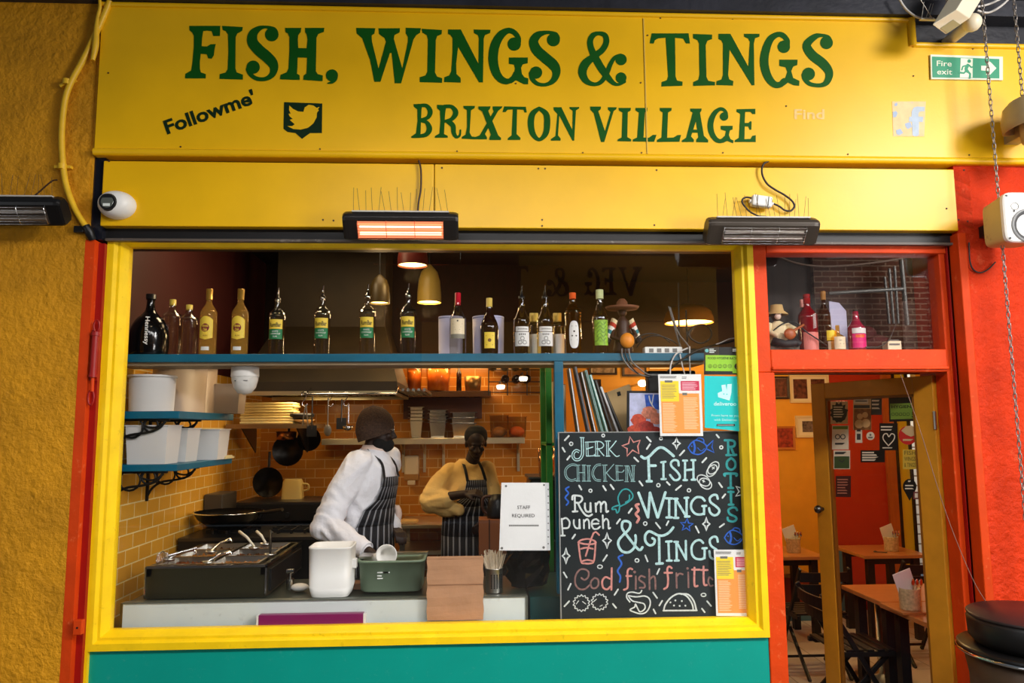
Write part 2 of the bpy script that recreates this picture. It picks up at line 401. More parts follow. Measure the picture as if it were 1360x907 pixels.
FISH = [('p', [(70,88),(325,88),(322,172),(268,172),(255,132),(215,128),(185,132),(176,190),(172,255),(215,258),(245,240),(288,238),(280,270),(272,330),(255,358),(225,355),(215,322),(165,318),(158,380),(158,440),(165,470),(207,485),(205,520),(35,520),(38,482),(85,455),(95,400),(108,260),(108,170),(95,145),(72,125)]),
 ('p', [(340,88),(510,98),(505,130),(465,152),(452,180),(450,300),(450,440),(460,470),(512,490),(510,530),(318,524),(320,485),(370,470),(385,445),(392,300),(388,160),(370,132),(345,122)]),
 ('b', (748,160,56)), ('s', [(778,150,50),(765,122,45),(735,106,32),(690,98,24),(640,112,45),(595,155,75),(590,220,88),(640,285,92),(710,345,92),(755,395,84),(766,445,66),(745,495,48),(690,525,34),(620,520,34),(572,485,36),(556,445,44)]), ('b', (595,428,55)),
 ('p', [(858,105),(990,105),(985,140),(965,165),(962,200),(965,270),(1035,272),(1042,200),(1035,160),(1022,140),(1022,105),(1180,105),(1175,138),(1130,155),(1115,185),(1110,460),(1125,485),(1167,495),(1165,543),(1005,532),(1010,495),(1032,480),(1035,440),(1038,350),(960,348),(958,440),(955,480),(977,495),(977,533),(815,528),(820,490),(870,470),(885,440),(893,300),(893,180),(880,150),(860,140)]),
 ('b', (1242,495,50)), ('s', [(1270,490,42),(1268,525,34),(1245,550,24),(1210,560,12)])]
WIN = [('p', [(80,105),(238,108),(230,152),(208,168),(210,215),(265,440),(325,220),(315,190),(268,155),(265,108),(440,108),(438,142),(395,165),(390,195),(460,440),(505,220),(505,180),(488,150),(488,104),(612,108),(605,145),(575,165),(552,200),(450,560),(398,560),(372,310),(358,312),(280,548),(230,548),(195,370),(130,190),(85,152)]),
 ('p', [(618,112),(785,122),(782,158),(745,172),(735,205),(728,470),(745,505),(788,518),(786,556),(602,551),(603,510),(650,495),(665,465),(670,200),(660,165),(625,145)]),
 ('p', [(835,118),(940,118),(1085,400),(1088,190),(1080,165),(1048,148),(1046,118),(1184,120),(1180,148),(1138,165),(1128,195),(1122,553),(1090,553),(918,260),(902,400),(905,485),(938,515),(940,555),(802,550),(805,510),(845,495),(862,460),(872,300),(872,190),(855,165),(835,155)])]
GS = [('b', (266,238,55)), ('s', [(297,225,48),(298,185,42),(265,142,42),(215,128,48),(155,165,66),(108,250,76),(93,360,78),(112,460,72),(152,522,60),(205,545,48),(250,525,40),(280,480,44)]),
 ('p', [(222,348),(378,348),(376,395),(335,405),(322,435),(330,485),(350,510),(382,520),(380,568),(345,568),(280,535),(240,562),(215,525),(262,490),(272,440),(265,408),(222,400)]),
 ('b', (588,203,54)), ('s', [(620,190,46),(605,160,40),(560,143,28),(510,146,36),(455,168,62),(425,220,76),(452,288,84),(520,350,86),(590,412,84),(612,470,68),(588,535,48),(530,570,30),(460,565,32),(415,525,38),(407,480,44)]), ('b', (445,472,51)),
 ('b', (1143,515,45)), ('s', [(1170,545,30),(1120,570,24),(1070,550,40),(1000,465,60),(945,375,62),(898,275,52),(890,210,48),(915,165,44),(960,150,32),(1010,165,42),(1022,220,48),(990,285,50),(920,340,54),(850,400,72),(826,470,70),(855,538,52),(920,568,32),(980,548,36),(1025,480,40),(1058,400,36),(1095,345,28),(1140,328,26)]), ('b', (1143,365,47))]
TINGS = [('p', [(78,122),(325,122),(335,190),(308,190),(290,158),(235,152),(238,410),(248,438),(285,445),(284,473),(143,478),(145,448),(180,435),(188,410),(172,152),(125,155),(100,168),(92,190),(65,190)]),
 ('p', [(355,126),(483,130),(482,160),(452,172),(440,200),(445,415),(458,440),(502,447),(502,470),(355,474),(356,448),(390,432),(398,400),(395,190),(385,168),(355,155)]),
 ('p', [(525,125),(605,125),(725,345),(735,180),(725,158),(697,145),(695,125),(800,125),(798,145),(770,155),(762,190),(766,470),(748,470),(600,230),(590,400),(598,430),(625,442),(622,472),(510,468),(512,442),(545,430),(555,400),(555,190),(545,170),(525,160)]),
 ('b', (962,212,42)), ('s', [(985,205,34),(985,170,34),(958,138,36),(920,130,36),(870,165,48),(838,250,56),(832,330,58),(855,410,54),(895,460,46),(935,466,40),(965,440,40)]),
 ('p', [(932,298),(1055,298),(1052,335),(1025,345),(1012,375),(1025,420),(1067,440),(1065,473),(1030,470),(990,452),(950,482),(925,450),(972,420),(985,380),(975,350),(932,340)]),
 ('b', (1248,185,43)), ('s', [(1270,175,36),(1258,150,30),(1220,136,22),(1170,145,40),(1116,200,56),(1150,265,64),(1225,325,64),(1266,385,54),(1250,448,40),(1205,470,28),(1140,462,28),(1105,430,32),(1097,400,34)]), ('b', (1128,394,43))]
BRIX = [('p', [(52,75),(120,72),(112,120),(105,300),(60,328),(35,328),(35,318),(70,295),(82,200),(80,115),(55,95)]), ('s', [(100,86,26),(150,88,30),(178,130,38),(160,175,30),(105,195,22)]), ('s', [(105,200,22),(150,212,30),(172,260,42),(150,302,34),(100,316,26),(45,322,16)]),
 ('p', [(230,80),(300,82),(290,150),(282,300),(310,315),(310,328),(210,328),(215,315),(248,295),(255,200),(252,125),(230,105)]), ('s', [(285,93,28),(340,96,30),(370,140,42),(340,188,30),(285,205,22)]), ('s', [(315,205,40),(350,240,38),(355,290,34),(375,322,24),(400,310,16),(405,272,14)]),
 ('p', [(428,88),(515,88),(512,105),(485,122),(475,290),(490,318),(520,322),(518,340),(415,335),(418,320),(445,305),(455,250),(455,120),(430,105)]),
 ('p', [(540,92),(632,92),(628,110),(615,125),(690,310),(712,330),(710,345),(622,345),(625,325),(635,305),(570,130),(542,112)]), ('p', [(648,92),(722,92),(715,105),(690,125),(590,300),(605,325),(605,340),(500,340),(510,325),(550,310),(655,130),(648,112)]),
 ('p', [(735,92),(898,95),(905,138),(888,138),(880,118),(832,115),(828,300),(858,330),(856,345),(760,345),(762,332),(790,310),(800,115),(760,118),(745,135),(722,135)]),
 ('p', [(1105,98),(1165,98),(1248,270),(1250,125),(1228,110),(1225,97),(1300,97),(1298,108),(1275,122),(1262,350),(1248,350),(1150,160),(1140,310),(1160,335),(1158,350),(1085,350),(1086,338),(1120,315),(1135,150),(1108,120)])]
VILL = [('p', [(78,65),(160,65),(158,85),(140,100),(190,250),(232,105),(212,88),(212,70),(278,70),(275,85),(255,100),(185,332),(160,332),(105,115),(80,90)]),
 ('p', [(292,75),(385,75),(383,95),(362,108),(358,295),(388,312),(386,328),(282,326),(285,312),(315,298),(322,110),(295,95)]),
 ('p', [(420,75),(510,75),(508,100),(490,108),(480,298),(520,300),(550,278),(578,278),(560,330),(398,328),(400,312),(432,298),(445,110),(420,95)]),
 ('p', [(602,75),(693,75),(690,95),(665,110),(658,300),(705,298),(735,280),(763,278),(750,330),(580,332),(582,315),(615,298),(625,110),(603,95)]),
 ('p', [(832,80),(880,80),(878,165),(838,290),(860,315),(858,332),(768,332),(770,318),(800,300),(850,110),(832,100)]), ('p', [(872,80),(918,80),(915,100),(905,110),(935,285),(968,318),(966,335),(875,333),(878,312),(893,295),(872,165)]), ('p', [(845,238),(890,238),(890,262),(845,262)]),
 ('b', (1086,140,32)), ('s', [(1104,135,26),(1100,108,24),(1080,88,26),(1050,86,28),(1010,122,38),(985,190,44),(992,260,42),(1025,312,36),(1065,325,30),(1095,300,28)]), ('p', [(1060,210),(1152,210),(1150,238),(1130,245),(1122,280),(1135,310),(1157,320),(1154,342),(1110,324),(1075,340),(1060,310),(1090,295),(1100,250),(1062,238)]),
 ('p', [(1180,85),(1322,82),(1322,122),(1300,122),(1285,105),(1245,105),(1242,188),(1270,188),(1282,175),(1294,178),(1292,240),(1278,240),(1268,215),(1242,215),(1240,310),(1285,308),(1300,285),(1325,280),(1325,332),(1165,332),(1168,318),(1198,300),(1208,120),(1180,105)])]
OO = [(998,106,26),(1050,150,44),(1058,225,48),(1045,300,42),(998,342,26),(952,300,42),(936,225,48),(948,150,44)]
g = glyphs
AMP = 5
lay('shop_name_lettering', [g('', FISH, 240, 20, 6.182)], green_m, sg, TY)
lay('shop_name_lettering', [g('', WIN, 460, 20, 6.182), g('', GS[:6], 640, 20, 6.182)], green_m, sg, TY)
lay('shop_name_lettering', [g('', GS[6:], 640, 20, 6.182)], green_m, sg, TY)
lay('shop_name_lettering', [g('', TINGS, 850, 20, 5.037)], green_m, sg, TY)
lay('place_lettering', [g('', BRIX, 540, 125, 5.667), (stroke2(OO, curve=6, closed=True), 540, 125, 5.667)], green_m, sg, TY)
lay('place_lettering', [g('', VILL, 770, 130, 5.667)], green_m, sg, TY)
dk_green = mat('dark_green_sign_paint', rgb(10, 40, 16), 0.6, spec=0.25)
paint(text_px("Followme'", 222, 178, 18, -19.5, 126, 0.03), TY, 'slanted_lettering', dk_green, sg)
paint([[(1005,145),(1292,155),(1290,378),(1200,378),(1140,422),(1090,378),(1030,370),(1000,345)]], TY, 'bird_emblem_shield', dk_green, sg, 5.667, 200, 110)
paint([[(1045,170),(1070,195),(1110,215),(1150,218),(1160,185),(1190,165),(1225,170),(1250,188),(1272,180),(1258,200),(1268,205),(1252,225),(1250,260),(1225,305),(1185,338),(1130,352),(1075,348),(1030,325),(1065,325),(1085,312),(1060,290),(1048,278),(1070,272),(1045,250),(1038,232),(1055,232),(1042,205)]], TY-0.0016, 'bird_emblem', yellow, sg, 5.667, 200, 110)
faded = mat('faded_white_patch', rgb(240, 206, 152), 0.6, var=0.12, vscale=30, stain=rgb(150, 172, 200), stscale=14, stamt=0.8)
pale_blue = mat('faded_blue_letter', rgb(186, 200, 216), 0.6, var=0.12, vscale=30)
paint([[(985,100),(1290,100),(1275,415),(995,415)]], TY, 'faded_patch', faded, sg, 6.8, 1040, 120)
for bl_ in ([(990,195),(1020,185),(1035,205),(1022,240),(995,245)],[(1100,300),(1150,285),(1165,330),(1125,350),(1108,330)],[(1020,360),(1060,345),(1085,385),(1050,405),(1025,395)],[(1005,120),(1030,110),(1035,135),(1010,145)]): paint([bl_], TY-0.0006, 'faded_blue_blotch', mat('faded_blue_blotch', rgb(170, 186, 212), 0.6), sg, 6.8, 1040, 120)
paint([[(1160,235),(1162,190),(1180,155),(1210,145),(1278,148),(1278,188),(1238,190),(1224,205),(1222,235),(1268,238),(1262,285),(1228,285),(1228,400),(1210,414),(1180,414),(1168,400),(1165,285),(1135,280),(1140,240)]], TY-0.001, 'faded_letter', pale_blue, sg, 6.8, 1040, 120)
paint(text_px('Find', 1055, 158, 13, 0, 40, 0.02), TY, 'faded_lettering', mat('faded_white_letter', rgb(244, 205, 130), 0.6, var=0.2, vscale=40, stain=rgb(190, 180, 170), stscale=30, stamt=0.8), sg)
# the lower fascia: cover of the shutter box
LY = -0.10
lz0, lz1 = P(690, 303, LY).z, P(690, 219, LY).z
lx0, lx1, lxm = P(135, 260, LY).x, P(1290.5, 260, LY).x, P(576.5, 260, LY).x
fp = thing('fascia_panel', ((lx0+lx1)/2, LY, lz0), 'plain yellow shutter-box cover of two boards under the lettered sign', 'panel')
MB().box(lx0, lxm-0.002, LY, -0.03, lz0, lz1).build('board', yellow, fp, 0.004)
MB().box(lxm+0.002, lx1, LY, -0.03, lz0, lz1).build('board', yellow, fp, 0.004)
nails([(715, 224), (724, 224), (872, 226), (720, 292), (720, 300), (869, 299), (1280, 226), (1257, 277), (1273, 292), (1285, 294), (145, 214), (587, 223), (429, 292), (443, 293)], LY, 0.005, fp)
# black shutter housing between and behind, slot over the window
struct(MB().box(P(122, 400, -.03).x, P(1286, 250, -.03).x, -0.045, 0.25, P(690, 320, -.03).z, sz0+0.05).build('trim_7', black_paint))
struct(MB().box(P(122, 260, -.06).x, lx0+0.004, -0.085, 0.0, lz0-0.07, sz0).build('trim_8', mat('dark_blue_black_gloss', rgb(22, 24, 34), 0.25)))
rl = MB(); rl.box(P(140, 322, -.06).x, P(1268, 322, -.06).x, -0.065, -0.03, P(690, 322.5, -.06).z, P(690, 319.5, -.06).z)
struct(rl.build('trim_9', mat('worn_grey_rail', rgb(90, 80, 72), 0.5, stain=rgb(190, 180, 170), stscale=8, stamt=0.6)))
# beam over the sign
bm = MB(); bm.box(-3.0, 4.4, -0.16, 0.25, sz1+0.004, 5.0)
bm.box(snx+0.02, 4.4, -0.05, 0.2, snz+0.01, sz1+0.1); bm.box(-3.0, 4.4, -0.19, 0.0, sz1+0.10, sz1+0.16)
struct(bm.build('trim_10', black_beam))
struct(MB().box(P(134, 100, -.1).x-0.06, 4.4, 0.0, 0.25, sz0-0.2, 5.0).build('wall_upper', black_paint))
# door frame -----------------------------------------------------
DY = -0.02
mx0, mx1 = P(1002.5, 420, DY).x, P(1034, 600, DY).x
rx0 = P(1254, 420, DY).x
tz0, tz1 = P(1130, 494, DY).z, P(1130, 464, DY).z
hz = P(1130, 336, DY).z
ux0 = P(1020.5, 400, DY).x
df = MB()
df.box(mx0, mx1, DY, 0.10, FD, tz0); df.box(mx0, ux0, DY, 0.10, tz0, hz+0.06)
df.box(ux0, rx0, DY, 0.10, tz0, tz1); df.box(ux0, rx0+0.1, DY, 0.10, hz, hz+0.06)
rx1 = P(1268, 500, DY).x
df.box(rx0, rx0+0.035, DY+0.01, 0.10, FD, hz+0.05); df.box(rx0+0.035, rx1+0.05, DY-0.01, 0.10, FD, hz+0.05)
df.box(ux0, rx0, DY-0.015, DY+0.001, tz0+0.012, tz0+0.03)
door = struct(df.build('door_1', orange_red, None, 0.006))
MB().box(ux0-0.01, rx0+0.01, 0.035, 0.039, tz1-0.01, hz+0.01).build('transom_pane', glass_mat('fanlight_glass', boost=2.0), door)
# red pillar right of the door
rpx = P(1295, 600, -0.10).x
struct(MB().box(rpx, 5.0, -0.10, 0.3, 0, P(1330, 216, -0.1).z).build('wall_right', red_stucco))
struct(MB().box(rx1+0.0, rpx, -0.03, 0.3, 0, hz+0.1).build('trim_11', red_deep))  # shade of the reveal put into its dark red
struct(MB().box(rpx-0.012, rpx+0.035, -0.112, -0.0, 0, P(1285, 310, -0.1).z).build('trim_12', orange_red, None, 0.005))
# ---------------- inside shell
TX = -1.96; BY = 3.05; CZ = 3.15
tile = brick_mat('amber_wall_tiles', rgb(206, 132, 42), rgb(196, 120, 36), rgb(226, 176, 96), 0.172, 0.083, 0.0045, 'x', 0.22, 0.3)
tiley = brick_mat('amber_lit_side_tiles', rgb(232, 170, 58), rgb(220, 156, 50), rgb(248, 222, 150), 0.172, 0.085, 0.0045, 'y', 0.22, 0.3)  # same tiles, with the brighter light there put into their colour
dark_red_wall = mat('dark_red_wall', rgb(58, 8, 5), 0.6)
amber_wall = mat('amber_wall_paint', rgb(232, 160, 36), 0.55, var=0.08)
struct(MB().box(TX-0.1, TX, 0.05, BY+0.1, 0, 2.02).build('wall_kitchen_side', tiley))
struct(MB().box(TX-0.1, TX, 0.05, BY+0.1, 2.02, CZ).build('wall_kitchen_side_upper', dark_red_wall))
KX = P(733, 600, BY).x
struct(MB().box(TX, KX, BY, BY+0.1, 0, 2.25).build('wall_kitchen_back', tile))
struct(MB().box(TX, KX, BY, BY+0.1, 2.25, CZ).build('wall_kitchen_back_upper', mat('umber_wall_shade', rgb(46, 27, 12), 0.7)))  # darkness above the tiles put into the colour
DYB = 3.9
redx = P(1098, 650, DYB).x; redx1 = P(1178, 650, DYB).x; openx0 = P(1205, 650, DYB).x; openx1 = P(1224, 650, DYB).x
struct(MB().box(KX-0.6, redx, DYB, DYB+0.1, FD, 2.38).build('wall_dining_back', amber_wall))
struct(MB().box(KX-0.6, 5.3, DYB-0.02, DYB+0.12, 2.38, CZ).build('wall_dining_back_upper', mat('umber_wall_shade', rgb(46, 27, 12), 0.7)))  # upper part of the amber wall, its shade put into the colour
struct(MB().box(mx0+0.09, 3.4, 0.46, 0.48, tz0+0.02, CZ).build('trim_19', mat('added_dark_backing', rgb(40, 24, 16), 0.6)))  # added dark sheet standing in for the shade behind the fanlight
struct(MB().box(redx, redx1, DYB, DYB+0.1, FD, CZ).build('wall_dining_back_red', mat('brick_red_wall', rgb(178, 44, 14), 0.35, coat=0.3)))
struct(MB().box(KX, KX+0.08, BY, DYB, FD, 2.25).build('wall_dining_return', amber_wall))
struct(MB().box(5.3, 5.4, 0.2, DYB+0.1, FD, CZ).build('wall_dining_side', amber_wall))
jb = MB(); jb.box(redx1, P(1190, 650, DYB).x, DYB-0.04, DYB+0.1, FD, CZ)
struct(jb.build('trim_13', wood_mat('orange_wood', rgb(190, 100, 30), rgb(150, 70, 18), 3, 2)))
struct(MB().box(P(1190, 650, DYB).x, P(1195, 650, DYB).x, DYB-0.03, DYB+0.1, FD, CZ).build('trim_14', black_paint))
struct(MB().box(P(1195, 650, DYB).x, P(1210, 650, DYB).x, DYB, DYB+0.1, FD, CZ).build('trim_15', mat('bright_yellow_trim', rgb(225, 195, 40), 0.5)))
struct(MB().box(P(1210, 650, DYB).x, P(1213, 650, DYB).x, DYB-0.03, DYB+0.1, FD, CZ).build('trim_16', black_paint))
struct(MB().box(P(1226, 650, DYB).x, 5.3, DYB, DYB+0.1, FD, CZ).build('wall_dining_back_end', amber_wall))
struct(MB().box(1.30, 1.34, 0.12, 2.6, FD, 1.02).build('wall_added_screen', mat('dull_red_wall', rgb(104, 26, 10), 0.6)))  # added low wall, unseen, to shape the reflection in the door glass
lamp('assumed_yard_daylight', 'AREA', (4.9, 5.0, 3.6), 120, (1, .98, .94), 1.2, (4.9, 6.2, 1.2))  # added lamp for the daylight assumed on the yard wall
struct(MB().box(KX, KX+0.08, BY, DYB, 2.25, CZ).build('wall_dining_return_upper', mat('umber_wall_shade', rgb(46, 27, 12), 0.7)))  # top of the return, darkened in colour for shade
# white painted brick wall in daylight beyond the far doorway
struct(MB().box(2.8, 8.0, 6.2, 6.3, FD, 4).build('wall_yard', brick_mat('white_yard_bricks', rgb(235, 225, 205), rgb(225, 215, 195), rgb(140, 120, 100), 0.30, 0.13, 0.012, 'x', 0.7)))
cl = MB(); cl.box(-2.1, 5.4, 0.06, DYB+0.1, CZ, CZ+0.08)
struct(cl.build('ceiling', dark_void))
struct(MB().box(-2.1, 5.3, 0.10, 0.16, WZ1+0.0, CZ).build('wall_front_upper', dark_void))
struct(MB().box(mx0+0.0, mx0+0.08, 0.10, 0.16, 0, WZ1).build('wall_front_post', dark_void))
# ================================================================ the shop across the arcade, seen only as reflections
OY = -9.0
def MP(px, py, d=0.0):   # point on the facade across the way whose mirror image in the glass (Y=.047) is at the pixel
    p = P(px, py, 2*0.047-OY-d); return Vector((p.x, OY+d, p.z))
a, b_ = MP(950, 480), MP(600, 340)
xo1 = MP(955, 400).x; zo0, zo1 = MP(800, 425).z, MP(800, 338).z
MB().box(-6.5, 12.0, OY-.4, OY-.3, 0, 6.5)
struct(MB().box(-8, MP(985, 400).x, OY-.35, OY-.25, 0, 6.2).build('wall_opposite', mat('dark_shopfront', rgb(26, 18, 14), .6)))
struct(MB().box(MP(985, 400).x, MP(1085, 400).x, OY-.3, OY-.2, 0, 6.2).build('wall_opposite_shutter', stripe_mat('brown_boards', rgb(66, 52, 44), rgb(40, 32, 28), 3.2, 'X', .8, .6)))
struct(MB().box(MP(1085, 400).x, 15, OY-.3, OY-.1, 0, 6.2).build('wall_opposite_brick', brick_mat('stock_bricks', rgb(132, 72, 44), rgb(96, 52, 32), rgb(176, 142, 116), .3, .1, .014, 'x', .8)))
og = thing('opposite_sign', (0, OY, zo0), 'ochre shop fascia across the arcade mirrored in the window reading veg and tings', 'sign')
MB().box(MP(690, 380).x, xo1, OY-.24, OY-.10, zo0, zo1).build('board', mat('ochre_sign_paint', rgb(176, 134, 40), .5), og); MB().box(MP(560, 380).x, MP(690, 380).x, OY-.24, OY-.10, zo0, zo1).build('red_board', mat('maroon_sign_paint', rgb(74, 16, 12), .5), og)
MB().box(MP(560, 380).x, xo1, OY-.24, OY-.11, zo0-.9, zo0-.02).build('lower_board', mat('ochre_sign_paint', rgb(176, 134, 40), .5), og)
def opp(items, px0, px1, py0, py1):
    pl, _, _, _ = glyphs('', items, 0, 0, 1); xs = [q[0] for p in pl for q in p]; ys = [q[1] for p in pl for q in p]; X0, X1, Y0, Y1 = min(xs), max(xs), min(ys), max(ys)
    return [[(px1-(x-X0)/(X1-X0)*(px1-px0), py0+(y-Y0)/(Y1-Y0)*(py1-py0)) for x, y in p] for p in pl]
pl = [opp(VILL[0:1], 821, 853, 354, 393), opp(VILL[-1:], 799, 819, 355, 392), opp(VILL[7:10], 776, 797, 355, 393), opp(GS[6:], 726, 756, 356, 394), opp(TINGS, 590, 702, 352, 396)]
for grp in pl:
    b = MB()
    for p in grp: b.poly([MP(x, y, -.098+.0) for x, y in p])
    b.build('lettering', mat('dark_lettering', rgb(12, 8, 6), .5), og)
lamp('opposite_brick_fill', 'AREA', (9.5, -5.6, 5.0), 420, (1, .97, .93), 2.0, (7.5, -9, 2.8))  # added lamp to brighten the brick mirrored in the fanlight
# steel hoop rails of the scaffold against the brick
def pole(pts, r, label):
    b = MB(); b.tube([MP(x, y, .3) for x, y in pts], r, 8); tag(b.build('scaffold_pole', mat('galvanised_pole', rgb(190, 186, 180), .4, .3)), label, 'pole', 'scaffold poles across the arcade')
pole([(1098, 342), (1196, 339)], .035, 'upper level scaffold pole mirrored in the fanlight'); pole([(1100, 390), (1200, 384)], .035, 'middle level scaffold pole mirrored in the fanlight')
pole([(1195, 336), (1204, 432)], .04, 'right upright scaffold pole mirrored in the fanlight'); pole([(1187, 354), (1192, 430)], .025, 'second upright scaffold pole from the right mirrored in the fanlight'); pole([(1180, 357), (1186, 430)], .025, 'third upright scaffold pole from the right mirrored in the fanlight'); pole([(1174, 368), (1180, 430)], .025, 'leftmost upright scaffold pole mirrored in the fanlight')
b = MB(); b.tube([MP(x, y, .35) for x, y in ((1024, 336), (1050, 348), (1085, 354), (1125, 353), (1170, 348), (1200, 343))], .02, 6, curve=5); tag(b.build('overhead_cable', mat('pale_cord', rgb(190, 160, 140), .6)), 'slack cable across the arcade mirrored in the fanlight', 'cable')
# arcade roof over the lane: dark boarding between the glazed openings
struct(MB().box(-8, 15, OY-.3, -5.6, 6.2, 6.3).build('ceiling_arcade', mat('dark_roof_boards', rgb(50, 46, 44), .7)))
# ================================================================ KITCHEN behind the window
def R4(px0, py0, px1, py1, Y):
    "x0, x1, z0, z1 of an upright rectangle at depth Y covering the photo rectangle"
    my, mx = (py0+py1)/2, (px0+px1)/2
    return P(px0, my, Y).x, P(px1, my, Y).x, P(mx, py1, Y).z, P(mx, py0, Y).z
def zat(px, py, Y): return P(px, py, Y).z
def xat(px, py, Y): return P(px, py, Y).x
# lamps over the kitchen and the tables
pend_m = mat('olive_enamel_shade', rgb(150, 128, 60), 0.35)
bulb_m = mat('warm_bulb', rgb(255, 220, 120), 0.4, emit=(1.0, 0.72, 0.22, 1), estr=6.0)
def pendant(px, pyb, Y, rad, hgt, label, energy, mm=pend_m, group=None):
    c = P(px, pyb, Y); t = thing('pendant_lamp', (c.x, Y, c.z), label, 'lamp', group)
    sh = MB(); prof = [(rad, 0), (rad*0.99, hgt*0.25), (rad*0.9, hgt*0.6), (rad*0.68, hgt*0.85), (rad*0.3, hgt), (rad*0.12, hgt*1.06)]
    sh.lathe(prof, c, 28); sh.lathe([(r*0.97, z) for r, z in prof[:-1]], c, 28)
    sh.build('lamp_shade', mm, t)
    MB().lathe([(0.0, 0.012), (rad*0.93, 0.012), (rad*0.93, 0.03), (0.0, 0.032)], c, 24).build('diffuser', bulb_m, t)
    MB().tube([(c.x, Y, c.z+hgt), (c.x, Y, CZ)], 0.006, 6).build('cord', black_pl, t)
    lamp('pendant_light', 'POINT', (c.x, Y, c.z-0.06), energy, (1.0, 0.66, 0.30), 0.06)
    return t
pendant(570, 402, 1.9, 0.095, 0.29, 'olive bell-shaped pendant lamp over the kitchen, its whole shade showing', 9)
pendant(504, 403, 1.42, 0.075, 0.2, 'pendant lamp mostly behind the third green-labelled bottle', 5, mat('dark_olive_shade', rgb(60, 48, 20), 0.4))
pendant(548, 353, 1.3, 0.108, 0.2, 'highest pendant lamp near the window top with orange glow', 3, mat('dark_red_shade', rgb(90, 24, 12), 0.4))
pendant(915, 429, 3.2, 0.24, 0.18, 'wide flat pendant lamp behind the loose cables', 16, mat('tan_shade', rgb(170, 120, 50), 0.4))
pendant(1080, 470, 2.5, 0.14, 0.25, 'added pendant lamp over the dining tables, unseen behind the door rail', 26)  # added lamp, unseen, to light the dining room
pendant(1190, 470, 1.5, 0.14, 0.25, 'added unseen pendant lamp over the nearer dining table', 34)  # added lamp, unseen, to brighten the nearest table
lamp('assumed_back_wall_light', 'AREA', (-0.1, 2.75, 2.2), 9, (1.0, 0.62, 0.26), 0.9, (-0.1, 2.9, 0.6), 0.12)  # unseen lamp assumed from the warm light on the back tiles
lamp('side_tile_fill', 'AREA', (-1.25, 0.8, 3.1), 14, (1.0, 0.74, 0.42), 0.4, (-1.7, 0.75, 0.6))  # added lamp to brighten the side wall tiles
lamp('kitchen_ceiling_fill', 'AREA', (-0.6, 1.2, 3.05), 5, (1.0, 0.72, 0.4), 0.5, (-0.6, 1.2, 0))  # added lamp above the view, a warm fill for the kitchen
# ---- counter with its pale upstand
cz = zat(430, 797, 0.12)
upx0, upx1 = xat(163, 815, .12), xat(698, 815, .12)
ct = thing('service_counter', (-1.0, 0.4, 0), 'low service counter with a pale grey upstand behind the window glass', 'counter')
MB().box(upx0, upx1, 0.12, 0.15, 0.0, cz).build('upstand', mat('pale_grey_laminate', rgb(222, 230, 226), 0.4, var=0.08, vscale=5, stain=rgb(120, 120, 110), stscale=30, stamt=0.3), ct)
MB().box(upx0-0.012, upx0, 0.115, 0.16, 0.0, cz+0.004).build('edge_trim', mat('brass_trim', rgb(150, 120, 50), 0.35, 0.8), ct)
MB().box(upx1, upx1+0.012, 0.115, 0.16, 0.0, cz+0.004).build('edge_trim', mat('grey_trim', rgb(120, 125, 115), 0.4, 0.6), ct)
MB().box(upx0, upx1+0.012, 0.15, 0.72, 0.0, cz-0.004).build('worktop', mat('dark_counter', rgb(45, 52, 42), 0.3), ct)
MB().box(upx0, upx1, 0.112, 0.155, cz, cz+0.006).build('edge_trim', mat('grey_trim', rgb(120, 125, 115), 0.4, 0.6), ct)
# ---- bain-marie
bz1 = zat(272, 752, .22); bx0, bx1 = xat(193, 775, .22), xat(353, 775, .22); by0, by1 = 0.22, 1.06
bmst = mat('olive_reflecting_steel', rgb(96, 92, 66), 0.3, 0.9)  # yellow reflections put into the steel's olive colour
bm_ = thing('bain_marie', ((bx0+bx1)/2, 0.6, cz), 'long steel bain-marie with open food pans on the counter by the tiled side wall', 'food warmer')
b = MB(); b.box(bx0, bx1, by0, by1, cz, bz1-0.05); b.box(bx0, bx1, by0, by0+0.03, bz1-0.05, bz1); b.box(bx0, bx1, by1-0.03, by1, bz1-0.05, bz1)
b.box(bx0, bx0+0.03, by0, by1, bz1-0.05, bz1); b.box(bx1-0.03, bx1, by0, by1, bz1-0.05, bz1)
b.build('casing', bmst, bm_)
b = MB(); b.box(bx1-0.004, bx1+0.006, by0-0.006, by1, bz1-0.012, bz1+0.006); b.box(bx1-0.004, bx1+0.006, by0-0.006, by0+0.004, cz, bz1); b.box(bx0, bx1, by0-0.006, by0+0.004, bz1-0.008, bz1+0.006)
b.box(bx0-0.004, bx0+0.004, by0-0.006, by0+0.004, cz, bz1)
b.build('edge_trim', chrome, bm_)
MB().box(bx1, bx1+0.012, by0+0.06, by1-0.05, cz+0.02, bz1-0.03).build('control_panel', black_pl, bm_)
nx, ny = 2, 3
pw, ph = (bx1-bx0-0.08)/nx, (by1-by0-0.08)/ny
foods = [rgb(120, 66, 30), rgb(150, 98, 40), rgb(70, 40, 22), rgb(160, 110, 60), rgb(96, 52, 22), rgb(132, 84, 48)]
